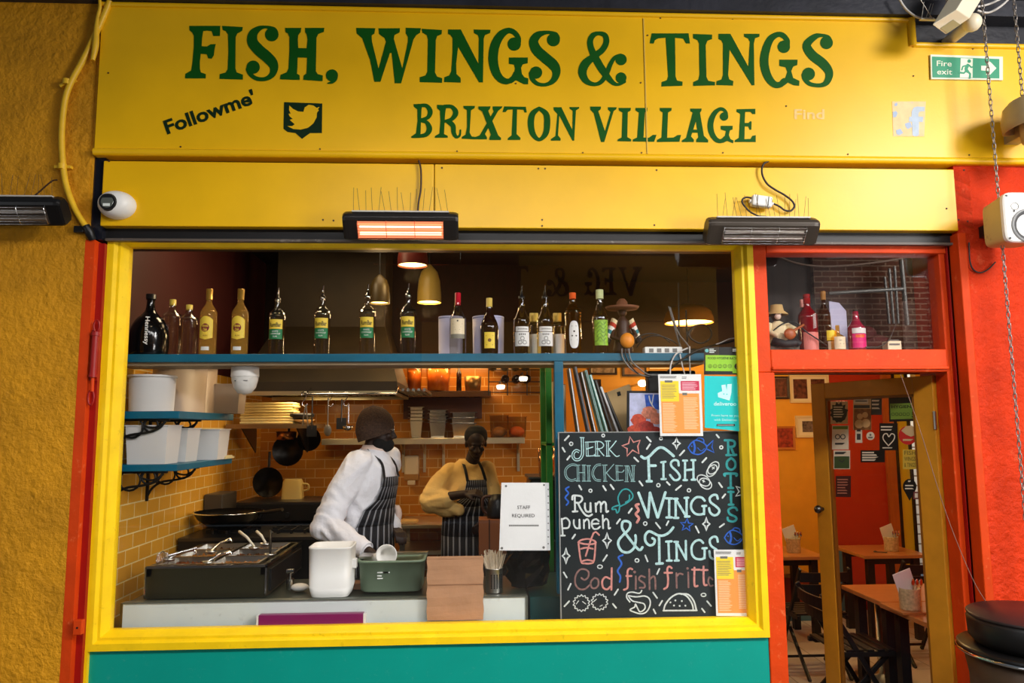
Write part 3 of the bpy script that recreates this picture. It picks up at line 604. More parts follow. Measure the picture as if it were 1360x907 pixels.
for i in range(nx):
    for j in range(ny):
        x0, y0 = bx0+0.04+i*pw, by0+0.04+j*ph; x1, y1 = x0+pw-0.015, y0+ph-0.015
        b = MB(); r = []
        for ins, z in ((0, bz1+0.004), (0.012, bz1+0.006), (0.02, bz1-0.03)): r.append([(x0+ins, y0+ins, z), (x1-ins, y0+ins, z), (x1-ins, y1-ins, z), (x0+ins, y1-ins, z)])
        b.loft(r, False, False); pn = b.build('food_pan', steel, bm_)
        fd = MB(); rr = []
        N = 14
        for a in range(N+1):
            rr.append([(x0+0.02+(x1-x0-0.04)*a/N, y0+0.02+(y1-y0-0.04)*k/N, bz1-0.028+0.018*math.sin(a*1.9+i)*math.sin(k*2.3+j)+random.uniform(-.006, .006)) for k in range(N+1)])
        fd.loft(rr, False, True, closed=False); fd.build('food', mat('stew_%d' % (i*3+j), foods[i*3+j], 0.25, var=0.5, vscale=40), pn)
def ladle(a, bnd, name, m, label, rad=0.035, cup=True):
    a, bnd = Vector(a), Vector(bnd); t = thing(name, bnd, label, 'serving spoon')
    MB().tube([bnd, bnd.lerp(a, .5)+Vector((0, 0, .01)), a, a+Vector((0.015, 0, -0.015))], [0.006, 0.008, 0.009, 0.007], 8).build('handle', m, t)
    bw = MB(); bw.lathe([(0.001, -rad*0.6), (rad*0.7, -rad*0.45), (rad, 0), (rad*0.94, 0), (rad*0.65, -rad*0.38), (0.001, -rad*0.5)], bnd, 16); bw.build('bowl', steel, t)
    return t
whh = mat('white_handle', rgb(225, 220, 205), 0.4)
ladle(P(318, 706, .72), P(338, 726, .62), 'serving_spoon', whh, 'left of the two white-handled serving spoons standing in the food pans')
ladle(P(341, 706, .74), P(353, 721, .66), 'serving_spoon', whh, 'right of the two white-handled serving spoons standing in the food pans')
ladle(P(359, 705, .62), P(359, 735, .5), 'ladle', black_pl, 'black-handled ladle upright at the right end of the food pans')
ladle(P(305, 716, .62), P(281, 731, .5), 'ladle', chrome, 'polished ladle leaning towards the middle of the food pans')
ladle(P(257, 730, .45), P(225, 741, .36), 'ladle', chrome, 'polished ladle lying over the front left food pan')
ladle(P(305, 733, .42), P(277, 745, .33), 'ladle', chrome, 'polished ladle lying over the front middle food pan')
b = MB()
for k in range(9):
    a = k*PI/9; c = P(216, 743, .34)
    b.tube([c+Vector((0.035*math.cos(t)*math.cos(a), 0.035*math.cos(t)*math.sin(a), 0.045*math.sin(t))) for t in [q*PI/8*2 for q in range(9)]], 0.0014, 5)
c = P(216, 743, .34); b.tube([c+Vector((.03, 0, .02)), c+Vector((.16, .06, .05))], 0.007, 8)
tag(b.build('whisk', chrome), 'wire whisk on the front left corner of the food pans', 'whisk')
# ---- hob along the side wall with a wok
hob_z = 0.90
hb = thing('cooking_range', (-1.6, 1.9, 0), 'dark cooking range along the tiled side wall behind the food warmer', 'stove')
hx1 = -1.02
MB().box(TX+0.02, hx1, 1.14, 2.4, 0.0, hob_z-0.02).build('body', mat('black_enamel', rgb(24, 22, 20), 0.3), hb)
MB().box(TX+0.02, hx1+0.01, 1.13, 2.4, hob_z-0.02, hob_z).build('hob_top', dark_steel, hb)
for q, (gx, gy) in enumerate([(-1.68, 1.45), (-1.25, 1.45), (-1.68, 2.05), (-1.25, 2.05)]):
    b = MB()
    for k in (-1, 0, 1): b.box(gx-0.16, gx+0.16, gy+k*0.09-0.006, gy+k*0.09+0.006, hob_z, hob_z+0.022); b.box(gx+k*0.09-0.006, gx+k*0.09+0.006, gy-0.16, gy+0.16, hob_z+0.002, hob_z+0.024)
    b.build('pan_grate', black_pl, hb)
for k in range(4): MB().cyl((hx1+0.0, 1.3+k*0.28, 0.8), (hx1+0.035, 1.3+k*0.28, 0.8), 0.022, 0.018).build('knob', steel, hb)
c = P(290, 711, 1.25); wz = hob_z+0.025
wk = thing('wok', (-1.72, 1.33, wz), 'wide black wok with a pale rim on the range behind the food warmer', 'pan')
b = MB(); b.lathe([(0.06, 0), (0.14, 0.03), (0.2, 0.075), (0.222, 0.115), (0.226, 0.118), (0.222, 0.12), (0.195, 0.08), (0.13, 0.04), (0.001, 0.012)], (-1.70, 1.38, wz), 32); b.build('bowl', mat('black_iron', rgb(28, 26, 24), 0.3, 0.7), wk)
b = MB(); b.lathe([(0.224, 0.112), (0.236, 0.116), (0.236, 0.121), (0.22, 0.121)], (-1.70, 1.38, wz), 32); b.build('rim', chrome, wk)
MB().tube([(-1.48, 1.34, wz+0.11), (-1.3, 1.25, wz+0.14)], 0.012).build('handle', black_pl, wk)
b = MB(); b.box(TX+0.005, TX+0.14, 1.62, 1.95, hob_z+0.06, hob_z+0.24); cb = b.build('control_box', mat('grey_box', rgb(80, 74, 64), 0.4, 0.4), None, 0.008)
tag(cb, 'grey metal control box on the side wall behind the wok', 'box')
# things on the range
def open_box(b, x0, x1, y0, y1, z0, z1, t=0.006, taper=0.0, mi=None, lip=0.0):
    "hollow tub, wider at the top by taper on each side, optional turned-out lip"
    f = lambda i, z, g: [(x0-g+i, y0-g+i, z), (x1+g-i, y0-g+i, z), (x1+g-i, y1+g-i, z), (x0-g+i, y1+g-i, z)]
    r = [f(0, z0, -taper), f(0, z1, 0)]
    if lip: r += [f(-lip, z1, 0), f(-lip, z1+0.006, 0)]
    r += [f(t, z1+(0.006 if lip else 0), 0), f(t, z0+t, -taper)]
    b.loft(r, True, False, mi)
def round_tub(b, c, r, h, seg=28, taper=0.9, lip=0.006, t=0.004):
    b.lathe([(0.001, 0), (r*taper, 0), (r*taper, 0), (r, h-0.012), (r, h-0.012), (r+lip, h-0.012), (r+lip, h), (r-t, h), (r-t, h), (r*taper-t, t), (0.001, t)], c, seg)
j = thing('plastic_jug', (-1.42, 2.08, hob_z+0.024), 'beige plastic jug with a handle on the range', 'jug')
jm = mat('beige_plastic', rgb(216, 188, 112), 0.4)
jx0, jx1, jz0, jz1 = R4(375, 636, 403, 662, 2.1)
b = MB(); r = []
for z, g in ((0.0, 0.0), (0.3, -0.003), (0.85, -0.008), (1.0, -0.02)): 
    r.append([((jx0+jx1)/2+((jx1-jx0)/2+g)*math.copysign(abs(math.cos(a))**0.5, math.cos(a)), 2.1+(0.07+g)*math.copysign(abs(math.sin(a))**0.5, math.sin(a)), jz0+(jz1-jz0)*z) for a in [k*PI/14 for k in range(28)]])
b.loft(r); b.build('body', jm, j)
b = MB(); b.tube([(jx1-0.005, 2.1, jz1-0.04), (jx1+0.035, 2.1, jz1-0.045), (jx1+0.038, 2.1, jz0+0.07), (jx1, 2.1, jz0+0.06)], 0.008, 8, curve=4); b.build('handle', jm, j)
bc = P(408, 683, 1.9); b = MB(); round_tub(b, (bc.x, 1.9, bc.z), 0.062, 0.075, taper=0.75); tag(b.build('bowl', mat('cream_bowl', rgb(222, 190, 130), 0.35)), 'small cream bowl at the right edge of the range', 'bowl')
# ---- corner shelves with tubs
shx1, shy0, shy1 = xat(238, 550, .16), 0.16, 1.08
def corner_shelf(pyt, pyb, label):
    z1, z0 = zat(200, pyt, .16), zat(200, pyb, .16)
    t = thing('wall_shelf', ((TX+shx1)/2, .6, z0), label, 'shelf', None)
    MB().box(TX, shx1, shy0, shy1, z0, z1).build('board', blue_shelf, t, 0.003)
    for yy in (shy0+0.03, 0.66):
        b = MB(); L = shx1-TX-0.06; H = 0.17; y = yy
        b.box(TX, TX+0.014, y-0.008, y+0.008, z0-H-0.03, z0); b.box(TX, TX+L, y-0.008, y+0.008, z0-0.012, z0)
        A = lambda u, v: Vector((TX+L*u, y, z0-H*v))
        b.tube([A(.03, 1.0), A(.12, .72), A(.30, .52), A(.60, .44), A(.82, .30), A(.93, .04)], 0.007, 7, curve=6)
        b.tube([A(.2, .1), A(.2, .6)], 0.006, 6); b.tube([A(.93, .1), A(.75, .28), A(.55, .2), A(.58, .04)], 0.006, 6, curve=5)
        for u, v, rr in ((.36, .28, .055), (.68, .2, .036)):
            b.tube([A(u, v)+Vector((rr*math.cos(k*PI/8), 0, rr*math.sin(k*PI/8))) for k in range(17)], 0.006, 6)
        b.build('scroll_bracket', mat('black_iron_bracket', rgb(14, 12, 11), 0.5), t)
    return z1
su = corner_shelf(546, 556, 'upper blue corner shelf on scrolled black brackets carrying round tubs')
sl = corner_shelf(617, 626, 'lower blue corner shelf on scrolled black brackets carrying square tubs')
tubm = mat('milky_plastic', rgb(218, 217, 215), 0.45, sub=0.1)
tubd = mat('clear_grey_plastic', rgb(164, 142, 118), 0.35, alpha=1.0)
def tub(px0, px1, pyt, Y, z0, label, m, round_=True, name='plastic_tub', depth=None):
    x0, x1, _, z1 = R4(px0, pyt, px1, pyt+30, Y); b = MB()
    if round_: 
        r = (x1-x0)/2; round_tub(b, ((x0+x1)/2, Y+0.0, z0), r, z1-z0, taper=0.94)
    else: open_box(b, x0, x1, Y, Y+(depth or (x1-x0)), z0, z1, 0.005, 0.012, lip=0.006)
    return tag(b.build(name, m), label, 'tub', 'plastic tubs on the corner shelves')
tub(173, 232, 499, 0.34, su, 'front round white tub at the left of the upper corner shelf', tubm)
tub(205, 274, 486, 0.62, su, 'tall milky tub behind the front round white tub', mat('milky_tan_plastic', rgb(180, 162, 146), 0.45))
tub(252, 288, 487, 0.88, su, 'narrow clear tub beside the tall milky tub', tubd)
tub(271, 321, 512, 0.5, su, 'wide clear tub at the right end of the upper corner shelf', tubd, False, depth=0.3) if False else None
tub(268, 318, 511, 0.86, su, 'wide clear tub at the right end of the upper corner shelf', tubd, False, depth=0.16)
tub(166, 222, 566, 0.2, sl, 'square milky tub at the left of the lower corner shelf', tubm, False, depth=0.2)
tub(221, 249, 570, 0.46, sl, 'narrow milky tub in the middle of the lower corner shelf', tubm, False, depth=0.2) 
tub(247, 291, 571, 0.74, sl, 'square clear-edged tub at the right of the lower corner shelf', tubm, False, depth=0.2)
lb = MB(); c = P(295, 606, .9); lb.box(c.x-0.09, c.x+0.03, 0.88, 1.05, sl, sl+0.012); lb.box(c.x-0.085, c.x+0.02, 0.89, 1.04, sl+0.012, sl+0.02)
tag(lb.build('tub_lid', mat('yellowed_plastic', rgb(215, 200, 150), 0.4)), 'flat plastic lids at the right end of the lower corner shelf', 'lid')
# ---- top shelf with bottles
TSY0, TSY1 = 0.16, 0.42
tsx0, tsx1 = TX+0.005, xat(936, 475, TSY0)
tsz1, tsz0 = zat(560, 469.5, TSY0), zat(560, 480, TSY0)
ts = thing('bottle_shelf', (0, .3, tsz0), 'long blue shelf across the top of the window carrying the bottles', 'shelf')
MB().box(tsx0, tsx1, TSY0, TSY1, tsz0, tsz1).build('board', blue_shelf, ts, 0.003)
MB().box(tsx0, tsx1, TSY0+0.02, TSY1, tsz0-0.018, tsz0).build('underside_batten', mat('grey_brown_wood', rgb(140, 120, 92), 0.5), ts)
px0, px1 = xat(737, 550, TSY0), xat(749, 550, TSY0)
MB().box(px0, px1, TSY0+0.003, TSY0+0.06, cz, tsz0).build('post', blue_shelf, ts, 0.003)
ms = thing('menu_shelf', (1.0, .3, zat(850, 620, .2)-.3), 'blue shelf hidden behind the chalkboard holding the menu boards', 'shelf')
MB().box(px1+0.002, tsx1, TSY0+0.003, TSY1, zat(850, 620, .2)-0.02, zat(850, 620, .2)).build('board', blue_shelf, ms, 0.003)
for q_ in (px1+.01, tsx1-.04): MB().box(q_, q_+.03, TSY0+.02, TSY1-.02, cz-.02, zat(850, 620, .2)-0.02).build('leg', blue_shelf, ms)
g_clear = glass_mat('clear_bottle_glass', (0.86, 0.84, 0.78, 1), 1.6, 0.02)
g_gold = glass_mat('gold_rum_glass', (0.95, 0.66, 0.24, 1), 1.6, 0.02)
g_pale = glass_mat('pale_rum_glass', (0.93, 0.82, 0.55, 1), 1.6, 0.02)
g_rum = mat('gold_rum', rgb(214, 158, 62), .08, alpha=.24, coat=.4)
g_dark = mat('dark_brown_glass', rgb(34, 16, 8), 0.08)
PROFS = {
 'round': [(0, 0), (.9, 0), (1, .02), (1, .60), (.93, .66), (.62, .73), (.38, .78), (.33, .84), (.32, .93), (.36, .935), (.36, .96), (.3, .965)],
 'squat': [(0, 0), (.94, 0), (1, .02), (1, .66), (.97, .70), (.70, .76), (.42, .79), (.34, .84), (.32, .92), (.4, .925), (.4, .95), (.3, .955)],
 'taper': [(0, 0), (.9, 0), (.96, .02), (1, .35), (1, .48), (.85, .58), (.55, .68), (.38, .76), (.30, .86), (.28, .95)],
 'tall': [(0, 0), (.92, 0), (1, .02), (1, .53), (.92, .60), (.62, .68), (.40, .78), (.34, .90), (.33, .95)],
 'cognac': [(0, 0), (.8, 0), (.95, .03), (1, .2), (.95, .42), (.72, .58), (.40, .68), (.24, .76), (.2, .9), (.24, .91), (.24, .93), (.2, .94)],
 'plain': [(0, 0), (.95, 0), (1, .02), (1, .68), (.9, .73), (.55, .79), (.38, .84), (.36, .95)],
}
def cyl_poly(b, c, r, polys, mi=0):
    "bends flat polygons (u across, v up, metres) round a bottle of radius r facing the window"
    for p in polys:
        b.poly([(c.x+r*math.sin(u/r), c.y-r*math.cos(u/r), c.z+v) for u, v in p], mi)
def wrap(b, c, r, u0, u1, v0, v1, mi=0, n=12):
    for k in range(n):
        a0, a1 = u0+(u1-u0)*k/n, u0+(u1-u0)*(k+1)/n
        cyl_poly(b, c, r, [[(a0, v0), (a1, v0), (a1, v1), (a0, v1)]], mi)
def label_text(s, u, v, h, w=None, bold=0.0, ang=0):
    return [[(x, -y) for x, y in p] for p in text_px(s, u, -v, h, -ang, w, bold, center=True)]
def bottle(px, pyt, wpx, Y, prof, gm, cap, label, labels=(), cat='bottle', group='bottles on the long blue shelf', name='bottle', z0=None, pour=False, liquid=None, pyb=None):
    z0 = tsz1 if z0 is None else z0
    x = xat(px, pyt+40, Y); z1 = zat(px, pyt, Y); h = z1-z0; r = (xat(px+wpx/2, pyt+40, Y)-xat(px-wpx/2, pyt+40, Y))/2
    t = thing(name, (x, Y, z0), label, cat, group); c = Vector((x, Y, z0))
    b = MB(); pr = [(q*r, zz*h) for q, zz in PROFS[prof]]; b.lathe(smooth_prof(pr), c, 24); b.build('glass_body', gm, t)
    if liquid:
        lf, lm = liquid; b = MB(); pl = [(max(q*r-0.003, .001), max(zz*h, .004)) for q, zz in PROFS[prof] if zz < lf]; pl.append((0.001, pl[-1][1])); b.lathe(pl, c, 20); b.build('liquid', lm, t)
    if cap:
        cm, c0, rr = cap; b = MB(); b.lathe([(rr*r, c0*h), (rr*r, c0*h), (rr*r*1.02, h-.002), (rr*r*.94, h), (.001, h)], c, 18, sharp=False); b.build('cap', cm, t)
    if pour:
        b = MB(); b.lathe([(.36*r, .93*h), (.36*r, .97*h), (.16*r, .98*h), (.13*r, h+.02)], c, 12); b.tube([c+Vector((0, 0, h+.015)), c+Vector((0.004, 0, h+.05))], .0035, 8); b.build('pourer', black_pl if pour is True else pour, t)
    for kind, mats, fn in labels:
        b = MB(); fn(b, c, r*1.012, h); b.build(kind, mats, t)
    return t
def smooth_prof(p):
    q = smooth3([Vector(a) for a in p], 3); return [(max(v[0], 0), v[1]) for v in q]
lab_yel = mat('yellow_paper_label', rgb(238, 205, 66), 0.5); lab_wht = mat('white_paper_label', rgb(226, 224, 220), 0.5); lab_cream = mat('cream_paper_label', rgb(232, 214, 178), 0.5)
lab_grn = mat('green_paper_label', rgb(20, 120, 66), 0.5); ink = mat('black_ink', rgb(25, 22, 22), 0.6); inkred = mat('red_ink', rgb(120, 24, 30), 0.6); lab_lime = mat('lime_paper_label', rgb(150, 196, 60), 0.5, var=0.5, vscale=60)
gold_cap = mat('gold_cap', rgb(206, 160, 66), 0.3, 0.6); red_cap = mat('red_cap', rgb(190, 24, 44), 0.35); orange_cap = mat('orange_cap', rgb(226, 96, 40), 0.4); pale_cap = mat('pale_green_cap', rgb(214, 222, 164), 0.4); yel_cap = mat('straw_cap', rgb(222, 192, 96), 0.4)
def big_lab(v0, v1, u=0.95):
    return lambda b, c, r, h: wrap(b, c, r, -u*r, u*r, v0*h, v1*h)
# cognac bottle
def henn(b, c, r, h): cyl_poly(b, c, r*0.99, [[(u*1.0, v) for u, v in p] for p in label_text('Hennessy', r*0.28, .10*h, .034, .40*h, .012, 0) and [[(r*.28+(v2-.10*h)*1.0, .12*h+(u2+.20*h-r*.28)*1.0) for u2, v2 in p] for p in label_text('Hennessy', r*.28, .10*h, .030, .40*h, .012, 0)]])
def vtext(s, u0, v_top, length, hgt, bold=.01):
    "text reading downwards"
    out = []
    for p in text_px(s, 0, 0, hgt, 0, length, bold): out.append([(u0-y*-1.0*-1.0, v_top-x) for x, y in p])
    return out
t = bottle(199, 391, 50, .30, 'cognac', mat('near_black_glass', rgb(9, 8, 9), 0.12), (black_pl, .92, .26), 'big black cognac bottle at the left end of the blue shelf',
  [('lettering', mat('white_ink', rgb(230, 230, 225), 0.5), lambda b, c, r, h: cyl_poly(b, c, r*0.99, vtext('Hennessy', r*.18, .60*h, .44*h, .022, .015)))])
for p_, Y_, lb_ in ((250, .26, 'clear decanter standing right of the big black bottle'), (228, .37, 'clear bottle half behind the big black bottle')):
    bottle(p_, 398 if p_ == 228 else 405, 24, Y_, 'plain', g_clear, (brass_y, .9, .36), lb_)
# gold rum pair
def rum_label(b, c, r, h):
    pts = [(-.85*r, .24*h), (.8*r, .22*h), (.9*r, .36*h), (.75*r, .52*h), (.1*r, .60*h), (-.75*r, .53*h), (-.9*r, .4*h)]
    n = 10
    us = [-.88*r+1.76*r*k/n for k in range(n+1)]
    top_ = lambda u: (.58-.06*abs(u/r)**2*1.2)*h; bot_ = lambda u: (.235+.03*abs(u/r))*h
    for k in range(n): cyl_poly(b, c, r, [[(us[k], bot_(us[k])), (us[k+1], bot_(us[k+1])), (us[k+1], top_(us[k+1])), (us[k], top_(us[k]))]])
    cyl_poly(b, c, r*1.01, [[(-.05*r+.5*r*math.cos(a0), .41*h-.5*r*math.sin(a0)), (-.05*r+.5*r*math.cos(a1), .41*h-.5*r*math.sin(a1)), (-.05*r+.5*r*math.cos(a1), .41*h+.5*r*math.sin(a1)), (-.05*r+.5*r*math.cos(a0), .41*h+.5*r*math.sin(a0))] for a0, a1 in [(PI*q/12, PI*(q+1)/12) for q in range(12)]], 1)
    cyl_poly(b, c, r*1.025, label_text('Havana', -.05*r, .42*h, .04*h, .74*r, .02)+label_text('Club', -.05*r, .362*h, .04*h, .5*r, .02), 0); cyl_poly(b, c, r*1.025, label_text('RUM', 0, .28*h, .022*h, .5*r), 1)
    wrap(b, c, r, -.5*r, .5*r, .075*h, .13*h, 2)
for p_, lb_ in ((277, 'left of the two gold-capped yellow-label rum bottles'), (319, 'right of the two gold-capped yellow-label rum bottles')):
    bottle(p_, 384, 22, .28, 'round', g_rum, (gold_cap, .84, .40), lb_, [('label', [lab_yel, inkred, lab_wht], rum_label)])
# four overproof rums
def over_label(b, c, r, h):
    wrap(b, c, r, -.95*r, .95*r, .44*h, .60*h, 1); wrap(b, c, r, -.95*r, .95*r, .27*h, .435*h, 0)
    cyl_poly(b, c, r*1.015, label_text('RumBar', 0, .475*h, .07*h, 1.5*r, .02), 2)
    cyl_poly(b, c, r*1.015, label_text('WHITE', 0, .385*h, .028*h, .8*r)+label_text('OVERPROOF', 0, .345*h, .028*h, 1.3*r)+label_text('RUM', 0, .30*h, .026*h, .5*r), 3)
for p_, pt_, lb_ in ((368, 391, 'first of the four green-labelled rum bottles from the left'), (428, 388, 'second of the four green-labelled rum bottles from the left'), (488, 386, 'third of the four green-labelled rum bottles from the left'), (542, 385, 'rightmost of the four green-labelled rum bottles')):
    bottle(p_, pt_+3, 21, .28, 'squat', g_clear, None, lb_, [('label', [lab_grn, lab_yel, ink, lab_wht], over_label)], pour=chrome)
# red-capped, brown, two white-labelled, orange-capped, lime
def cream_label(b, c, r, h):
    wrap(b, c, r, -.95*r, .95*r, .25*h, .57*h, 0); wrap(b, c, r*1.01, -.95*r, .95*r, .25*h, .32*h, 1)
    cyl_poly(b, c, r*1.015, [[(-.6*r, .475*h), (.6*r, .475*h), (.6*r, .49*h), (-.6*r, .49*h)], [(-.4*r, .43*h), (.4*r, .43*h), (.4*r, .436*h), (-.4*r, .436*h)], [(-.3*r, .39*h), (.3*r, .39*h), (.3*r, .395*h), (-.3*r, .395*h)], disc2(0, .53*h, .1*r, 8)], 2)
bottle(608, 389, 22, .24, 'tall', g_clear, (red_cap, .80, .36), 'red-capped rum bottle with a cream label in front of a frosted cup', [('label', [lab_cream, mat('grey_label_band', rgb(130, 126, 112), .5), ink], cream_label)])
def small_lab(b, c, r, h):
    wrap(b, c, r, -.6*r, .6*r, .10*h, .38*h, 0); cyl_poly(b, c, r*1.015, [[(-.4*r, .31*h), (.4*r, .31*h), (.4*r, .325*h), (-.4*r, .325*h)], [(-.35*r, .15*h), (.35*r, .15*h), (.35*r, .17*h), (-.35*r, .17*h)], disc2(0, .24*h, .2*r, 10)], 1)
bottle(650, 396, 24, .24, 'taper', g_dark, (yel_cap, .84, .34), 'dark brown bottle with a straw-coloured cap and small yellow label', [('label', [lab_yel, mat('brown_ink', rgb(120, 80, 30), .5)], small_lab)])
def ring_lab(b, c, r, h):
    wrap(b, c, r, -.97*r, .97*r, .13*h, .36*h, 0); wrap(b, c, r, -.85*r, .85*r, .37*h, .45*h, 0)
    for u, v in ((-.28, .19), (.28, .19), (0, .255)):
        n = 12; o_ = disc2(u*r, v*h, .25*r, n); i_ = disc2(u*r, v*h, .19*r, n)
        cyl_poly(b, c, r*1.015, [[o_[k], o_[(k+1) % n], i_[(k+1) % n], i_[k]] for k in range(n)], 1)
    cyl_poly(b, c, r*1.015, [[(-.4*r+q*.22*r, .31*h), (-.28*r+q*.22*r, .31*h), (-.28*r+q*.22*r, .335*h), (-.4*r+q*.22*r, .335*h)] for q in range(4)]+[[(-.5*r+q*.2*r, .40*h), (-.4*r+q*.2*r, .40*h), (-.4*r+q*.2*r, .42*h), (-.5*r+q*.2*r, .42*h)] for q in range(6)], 1)
for p_, lb_ in ((693, 'left of the two clear bottles with three rings on a white label'), (724, 'right of the two clear bottles with three rings on a white label')):
    bottle(p_, 391, 22, .24, 'tall', g_pale, None, lb_, [('label', [lab_wht, ink], ring_lab)], pour=black_pl)
for p_, Y_, lb_ in ((707, .37, 'small straw-capped bottle behind the gap between the ringed-label bottles, left one'), (712, .33, 'small straw-capped bottle between the ringed-label bottles, nearer one'), (738, .37, 'small straw-capped bottle right of the ringed-label bottles, back one'), (743, .33, 'small straw-capped bottle beside the orange-capped bottle')):
    bottle(p_, 416, 15, Y_, 'plain', g_clear, (yel_cap, .80, .42), lb_, [('label', lab_wht, lambda b, c, r, h: wrap(b, c, r, -.9*r, .9*r, .05*h, .5*h))])
def oval_lab(b, c, r, h):
    n = 24; o_ = [(.62*r*math.copysign(abs(math.cos(a))**.7, math.cos(a)), .31*h+.22*h*math.copysign(abs(math.sin(a))**.7, math.sin(a))) for a in [k*2*PI/n for k in range(n)]]
    cyl_poly(b, c, r, [[o_[k], o_[k+1], o_[(n-k-1) % n], o_[(n-k) % n]] for k in range(n//2)], 0)
    cyl_poly(b, c, r*1.02, [[(-.42*r, .22*h), (.42*r, .22*h), (.42*r, .232*h), (-.42*r, .232*h)], disc2(0, .36*h, .12*r, 8), disc2(-.25*r, .29*h, .1*r, 8), disc2(.25*r, .29*h, .1*r, 8), [(-.3*r, .44*h), (.3*r, .44*h), (.3*r, .45*h), (-.3*r, .45*h)]], 1)
bottle(761, 389, 21, .24, 'plain', g_gold, (orange_cap, .90, .42), 'orange-capped golden bottle with a tall oval white label', [('label', [lab_wht, ink], oval_lab)])
bottle(797, 385, 21, .24, 'tall', g_clear, (pale_cap, .86, .48), 'bottle with a pale green cap and a lime green label', [('label', [lab_lime, mat('dark_green_ink', rgb(40, 100, 40), .5)], lambda b, c, r, h: (wrap(b, c, r, -.97*r, .97*r, .13*h, .52*h), [cyl_poly(b, c, r*1.015, stroke2([(-.6*r, (.2+k*.06)*h), (-.2*r, (.25+k*.06)*h), (.2*r, (.2+k*.06)*h), (.6*r, (.25+k*.06)*h)], .05*r, 4), 1) for k in range(5)]))])
frost = mat('frosted_plastic', rgb(186, 184, 214), 0.5, var=0.05)
for p0, p1, lb_ in ((581, 616, 'frosted lilac cup behind the red-capped bottle'), (626, 671, 'frosted lilac cup behind the dark brown bottle')):
    x0, x1, _, z1 = R4(p0, 421, p1, 460, .35); b = MB(); round_tub(b, ((x0+x1)/2, .36, tsz1), (x1-x0)/2*.93, z1-tsz1, taper=0.97, lip=.001)
    tag(b.build('frosted_cup', frost), lb_, 'cup')
# figurine with sombrero
fx = xat(827, 440, .26); c = Vector((fx, .26, tsz1)); hh = zat(827, 397, .26)-tsz1
fg = thing('figurine', c, 'small carved musician figurine in a brown hat and striped poncho on the blue shelf', 'figurine')
k = hh/0.33
V = lambda x, y, z: c+Vector((x*k, y*k, z*k))
fb = MB(); dkb = mat('dark_carved_wood', rgb(60, 34, 22), 0.5)
fb.lathe([(0.001, 0), (.055*k, 0), (.06*k, .03*k), (.045*k, .10*k), (.035*k, .15*k), (.04*k, .19*k), (.02*k, .215*k), (.016*k, .225*k)], c, 16); fb.sphere(V(0, 0, .25), .027*k, 12, 8); fb.tube([V(-.05, 0, .18), V(-.07, -.03, .1), V(-.02, -.06, .08)], .013*k, 8); fb.tube([V(.05, 0, .18), V(.07, -.03, .11), V(.02, -.06, .07)], .013*k, 8)
fb.build('body', dkb, fg)
hb_ = MB(); hb_.lathe([(.001, .262*k), (.09*k, .268*k), (.10*k, .282*k), (.085*k, .276*k), (.036*k, .277*k), (.032*k, .31*k), (.016*k, .33*k), (.001, .332*k)], c, 20); hb_.build('hat', mat('brown_hat', rgb(120, 72, 46), .7), fg)
for sgn in (-1, 1):
    pm = MB(); cols = [rgb(225, 205, 160), rgb(190, 60, 40), rgb(240, 235, 225), rgb(40, 120, 130), rgb(235, 225, 200), rgb(40, 36, 40)]
    for q in range(6):
        u0, u1 = q/6, (q+1)/6
        ring = lambda u: [V(sgn*(.045+.05*u), .03*math.cos(a)*1.0, .205-.13*u)+Vector((0.018*k*math.sin(a)*sgn, 0, .012*k*math.sin(a))) for a in [j_*2*PI/10 for j_ in range(10)]]
        pm.k = q; pm.loft([ring(u0), ring(u1)], True, False)
    pm.build('poncho', [mat('poncho_%d' % q, cc, .8) for q, cc in enumerate(cols)], fg)
dr = MB(); dr.sphere(V(.01, -.075, .075), (.042*k, .03*k, .045*k), 14, 10); dr.build('drum', mat('orange_drum', rgb(230, 140, 40), .45), fg)
# cables, adapter and aerials on the shelf
wire_w = mat('white_cable', rgb(205, 200, 195), .4); wire_b = mat('black_cable', rgb(22, 20, 20), .4); wire_g = mat('grey_cable', rgb(120, 118, 116), .4)
def cable(pts, r, m, label, name='cable', group='loose cables on the blue shelf', cat='cable'):
    b = MB(); b.tube([P(*p) for p in pts], r, 7, curve=6); return tag(b.build(name, m), label, cat, group)
rt = thing('network_router', P(925, 466, .28), 'flat black router lying under the tangle of cables on the blue shelf', 'router')
x0, x1, z0, z1 = R4(880, 452, 985, 464, .26)
MB().box(x0, x1, .26, .40, tsz1, tsz1+.035).build('body', black_pl, rt, .006)
for q, (pa, pb) in enumerate((((904, 462), (888, 407)), ((902, 455), (901, 375)), ((913, 455), (911, 412)))): MB().tube([P(*pa, .36), P(*pb, .36)], [.006, .004], 8).build('aerial', wire_b if q else wire_g, rt)
pl = thing('power_strip', P(890, 468, .22), 'flat white power strip on the blue shelf by the cables', 'power strip')
x0, x1, z0, z1 = R4(855, 450, 905, 464, .22)
MB().box(x0, x1, .20, .26, tsz1, tsz1+.04).build('body', white_m, pl, .006)
for k_ in range(4): MB().box(x0+.025+k_*.045, x0+.05+k_*.045, .197, .2, tsz1+.008, tsz1+.03).build('socket', wire_g, pl)
cable([(842, 455, .2), (850, 446, .18), (865, 443, .19), (880, 447, .2), (890, 455, .2)], .004, wire_b, 'black cable arching over the left end of the power strip')
cable([(845, 462, .2), (858, 448, .17), (875, 446, .17), (892, 452, .18), (900, 458, .2)], .0035, wire_b, 'second black cable arching beside the first one left of the power strip')
cable([(826, 463, .155), (827, 475, .15), (838, 490, .15), (852, 498, .16), (862, 500, .2)], .004, wire_g, 'grey cable hanging in front of the blue shelf, inner one of three')
cable([(830, 463, .152), (832, 476, .147), (845, 494, .15), (858, 500, .18), (866, 501, .22)], .004, wire_b, 'black cable hanging in front of the blue shelf, middle one of three')
